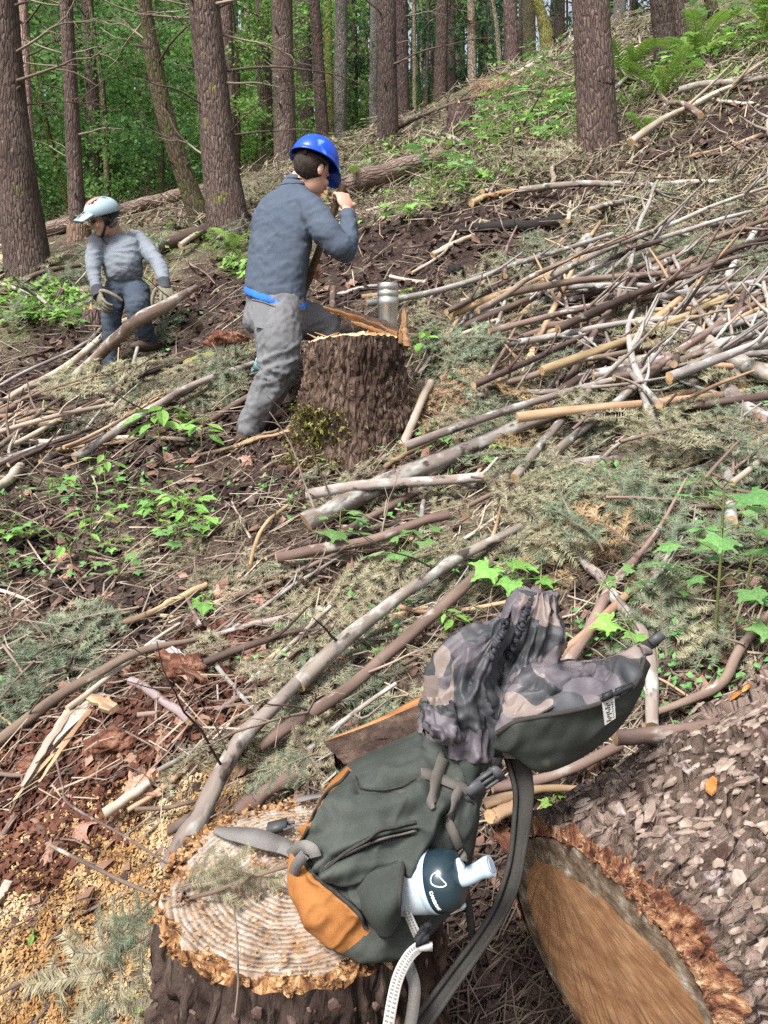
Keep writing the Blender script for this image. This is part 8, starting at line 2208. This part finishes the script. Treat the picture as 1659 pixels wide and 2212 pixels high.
strap('lower_strap', flat([(800, 1996, .03), (838, 2018, .022), (872, 2044, .010)], .01) + [(880, 2076, .965)], 26, C_WEB, nor=nrm(-CAM_F + .7 * CAM_U), n=18, th=.003)
g = strap('shoulder_strap', [(1112, 1622, 1.075), (1130, 1700, 1.06), (1128, 1760, 1.05), (1118, 1840, 1.04), (1104, 1905, 1.03), (1075, 1975, 1.02), (1030, 2045, 1.01), (975, 2120, 1.0), (925, 2190, .99), (880, 2250, .98)], (58, 46, 42, 36, 33, 31, 31, 33, 36, 36), C_WEBD, nor=nrm(-CAM_F * .8 - CAM_R * .5), n=60, th=.007)
for sgn in (-1, 1):
    pts = [(1112, 1622, 1.07), (1130, 1700, 1.055), (1128, 1760, 1.045), (1118, 1840, 1.035), (1104, 1905, 1.025), (1075, 1975, 1.015), (1030, 2045, 1.005), (975, 2120, .995), (925, 2190, .985), (880, 2250, .975)]
    ww = (58, 46, 42, 36, 33, 31, 31, 33, 36, 36)
    q_ = np.array([P(p[0] + sgn * w_ * .46 * (.85 if k < 5 else .75), p[1] + sgn * w_ * (.0 if k < 4 else .28), p[2]) for k, (p, w_) in enumerate(zip(pts, ww))])
    g = Geo(); tube(g, resample(q_, 50) - PC, .0035, 7); g.build('strap_piping', C_WEBD, PK)
strap('loose_strap', [(1004, 1900, 1.02), (1012, 1960, 1.02), (1022, 2032, 1.03)], (14, 17, 15), C_WEBD, nor=nrm(-CAM_F - .3 * CAM_R), n=14)
# white daisy chain strap with dark bars
wpts = [(855, 1884, .955), (866, 1932, .945), (886, 1985, .94), (903, 2022, .94), (912, 2038, .938), (886, 2062, .935), (862, 2105, .93), (848, 2160, .925), (835, 2240, .92)]
ws = strap('white_strap', wpts, (16, 18, 18, 20, 22, 24, 25, 25, 25), C_WHITE, nor=nrm(-CAM_F - .35 * CAM_R + .1 * CAM_U), n=60, th=.002)
g = Geo(); q_ = resample([P(*p) for p in wpts], 60); tt_ = np.gradient(q_, axis=0); nrw = nrm(-CAM_F - .35 * CAM_R + .1 * CAM_U)
for k in range(2, 58):
    if 24 <= k <= 30: continue
    t_ = nrm(tt_[k]); s_ = nrm(np.cross(t_, nrw)); w_ = np.interp(k / 59, np.linspace(0, 1, 9), (16, 18, 18, 20, 22, 24, 25, 25, 25)) * .93 / F0
    for e in (-1, 1): box(g, q_[k] + s_ * w_ * .20 * e + nrw * .0016 - PC, s_ * w_ * .13, t_ * .0009, nrw * .0003)
tag(g.build('stitch_bars', C_WEBG, ws, smooth=False), kind='stuff')
g = Geo(); c_ = P(914, 2010, .932)
for k, (a, b, r_) in enumerate([((905, 2028, .93), (930, 1995, .93), .006), ((915, 2030, .935), (922, 1998, .925), .005), ((900, 2030, .93), (915, 2000, .928), .004)]):
    tube(g, [P(*a) - PC, P(*b) - PC], [r_, r_ * .7], 8)
box(g, P(912, 2028, .93) - PC, CAM_R * .008 + CAM_U * .003, CAM_F * .005, CAM_U * .005); g.build('strap_buckle', M_BLACK, ws)
g = Geo(); box(g, P(918, 2044, .93) - PC, CAM_R * .009, CAM_F * .003, CAM_U * .0045); g.build('strap_end', C_WHITE, ws)

# ================================================================== the drinking bottle in the side pocket
def glassy(name, col, rough=.25, sss=0.0, alpha=1.0):
    t = NT(name); t.b.inputs['Transmission Weight'].default_value = sss
    return t.fin(col, rough, .5)
M_BWHITE = mk('frosted_bottle', [(.3, (.36, .42, .46)), (.6, (.44, .50, .54)), (.8, (.52, .57, .61))], 14, bump=.05, rough=.38, spec=.5)
M_BCAP = mk('dark_teal_cap', [(.3, (.010, .022, .030)), (.7, (.022, .040, .050))], 6, bump=.02, rough=.22, spec=.5)
M_BNOZ = mk('pale_blue_nozzle', [(.3, (.36, .46, .54)), (.7, (.45, .55, .63))], 8, bump=.03, rough=.35, spec=.5)
M_PRINT = mk('dark_print', [(.3, (.05, .055, .06)), (.7, (.08, .085, .09))], 8, bump=0, rough=.4)
bax = nrm(CAM_R * .86 + CAM_U * .32 - CAM_F * .40)
BC = P(940, 1903, .957)                      # where the cap meets the body
bot_ = root('drinking_bottle', tuple(BC), 'frosted white drinking bottle with dark cap tucked in the backpack side pocket', 'bottle')
by_ = nrm(np.cross(bax, CAM_F)); bz_ = np.cross(bax, by_); AXB = (by_, bz_, bax)
g = Geo(); lathe(g, [(0, -.074), (.030, -.074), (.0355, -.070), (.0362, -.06), (.0362, -.012), (.0345, -.004), (.033, 0)], 48, 0, (0, 0, 0), AXB); bbd = g.build('bottle_body', M_BWHITE, bot_)
g = Geo(); lathe(g, [(.0345, -.008), (.0372, -.006), (.0375, .0), (.0372, .002)], 48, 0, (0, 0, 0), AXB); g.build('bottle_ring', M_BNOZ, bot_)
g = Geo(); lathe(g, [(.0355, .000), (.0370, .003), (.0368, .016), (.034, .026), (.028, .034), (.018, .038), (0, .038)], 48, 0, (0, 0, 0), AXB); cap_ = g.build('cap', M_BCAP, bot_)
g = Geo()
nb_ = nrm(bax * .86 + CAM_R * .30 + CAM_U * .28)
r0 = bax * .034
tube(g, resample([r0 - bax * .004 - CAM_R * .004, r0 + bax * .010, r0 + nb_ * .030, r0 + nb_ * .044], 14), np.interp(np.linspace(0, 1, 14), (0, .3, .6, .85, 1), (.0125, .011, .0105, .0128, .0125)), 26)
ellipsoid(g, r0 + CAM_U * .010 - bax * .002, CAM_U * .014, bax * .010, CAM_F * .010)
noz = g.build('bite_nozzle', M_BNOZ, bot_)
g = Geo(); e_ = r0 + nb_ * .0442; e1_ = nrm(np.cross(nb_, CAM_U)); e2_ = np.cross(nb_, e1_)
tube(g, [e_ - nb_ * .003, e_ + nb_ * .0006], [.0075, .0075], 20); g.build('nozzle_mouth', mk('nozzle_inside', [(.3, (.28, .36, .43)), (.7, (.34, .42, .5))], 6, bump=0, rough=.4), noz)
# white swoosh pads and the hook loop on the cap
def cap_pt(a, s, off=.0006):
    r_ = np.interp(s, (0, .003, .016, .026, .034), (.0355, .0370, .0368, .034, .028)) + off
    return by_ * math.cos(a) * r_ + bz_ * math.sin(a) * r_ + bax * s
ANG = math.atan2(float(-CAM_F @ bz_), float(-CAM_F @ by_))
for (a0, a1, s0, s1) in ((1.55, 1.35, .022, .028),):
    pa = np.array([cap_pt(ANG + a0 + (a1 - a0) * t, s0 + (s1 - s0) * math.sin(t * 3.14)) for t in np.linspace(0, 1, 12)])
    g = Geo(); tube(g, pa, .0035 * np.sin(np.linspace(.25, 2.9, 12)), 8); g.build('cap_pad', M_BNOZ, cap_)
g = Geo(); tube(g, np.array([cap_pt(ANG - .50 + .20 * math.cos(t) + .10 * math.sin(t), .0215 + .0085 * math.sin(t + .5 * math.sin(t)), .0012) for t in np.linspace(0, 6.283, 20)]), .0011, 6, cap=False); g.build('cap_loop', M_BNOZ, cap_)
# the word on the cap
def word(txt, size, parent, place, mat, name):
    cu = bpy.data.curves.new(name, 'FONT'); cu.body = txt; cu.size = size; cu.align_x = 'CENTER'; cu.align_y = 'CENTER'; cu.extrude = .0003; cu.offset = .00022
    o = bpy.data.objects.new(name, cu); COL.objects.link(o)
    dg = bpy.context.evaluated_depsgraph_get(); me = bpy.data.meshes.new_from_object(o.evaluated_get(dg)); bpy.data.objects.remove(o)
    co = np.zeros(len(me.vertices) * 3, np.float32); me.vertices.foreach_get('co', co); co = co.reshape(-1, 3)
    me.vertices.foreach_set('co', np.array([place(*c) for c in co], np.float32).ravel()); me.materials.clear(); me.materials.append(mat); me.update()
    return obj(name, me, parent)
TS = 1.0
M_WHITEP = mk('white_print', [(.3, (.78, .80, .82)), (.7, (.84, .85, .86))], 8, bump=0, rough=.5)
word('CAMELBAK', .0056, cap_, lambda x, y, z: cap_pt(ANG + .16 + TS * x / .037, .0100 + y, .0005 + z), M_WHITEP, 'cap_lettering')
g = Geo()                                    # dark printed shape on the body
def body_pt(a, s, off=.0004): r_ = .0362 + off; return by_ * math.cos(a) * r_ + bz_ * math.sin(a) * r_ + bax * s
pa = [body_pt(ANG + 1.0 + .30 * math.cos(t) * (1 + .25 * math.cos(3 * t)), -.036 + .020 * math.sin(t) * (1 + .2 * math.sin(2 * t))) for t in np.linspace(0, 6.283, 22)[:-1]]
c0 = body_pt(ANG + 1.0, -.036, .0009); g.add(np.vstack((pa, c0[None])), np.array([(k, (k + 1) % 21, 21) for k in range(21)])); g.build('bottle_print', M_PRINT, bbd)
# the pocket wall that holds the bottle
pk0 = resample([(874, 1850, .965), (866, 1900, .918), (862, 1950, .905), (860, 1996, .935)], 20); pk1 = resample([(760, 1862, .985), (762, 1925, .968), (778, 1962, .962), (808, 1999, .985)], 20)
sheet('bottle_pocket', pk0, pk1, 24, .004, 22, C_GREEN, .026, -CAM_F)
g = Geo(); tube(g, np.array([P(*k) for k in pk0]) - PC, .003, 7); g.build('pocket_binding', C_WEBD, PK)

# ================================================================== copies that still share a label say which of them they are
_by = {}
for o in list(COL.objects):
    if o.get('category') and o.get('label'): _by.setdefault(o['label'], []).append(o)
_ORD = ('leftmost', 'second from left', 'third from left', 'fourth from left', 'fifth from left', 'sixth from left', 'seventh from left')
for lb_, os_ in _by.items():
    if 1 < len(os_) <= 7:
        bpy.context.view_layer.update()
        os_.sort(key=lambda o: (lambda p: p[0] / max(.3, p[1]))(o.matrix_world.translation))
        for k, o in enumerate(os_):
            w_ = 'rightmost' if k == len(os_) - 1 else _ORD[k]
            nl_ = w_ + ' ' + lb_
            if len(nl_.split()) <= 16: o['label'] = nl_
for o in list(COL.objects):
    if o.get('label') and len(o['label'].split()) > 16: o['label'] = ' '.join(o['label'].replace('lying ', '').replace('growing ', '').replace('the ', '').split()[:16])
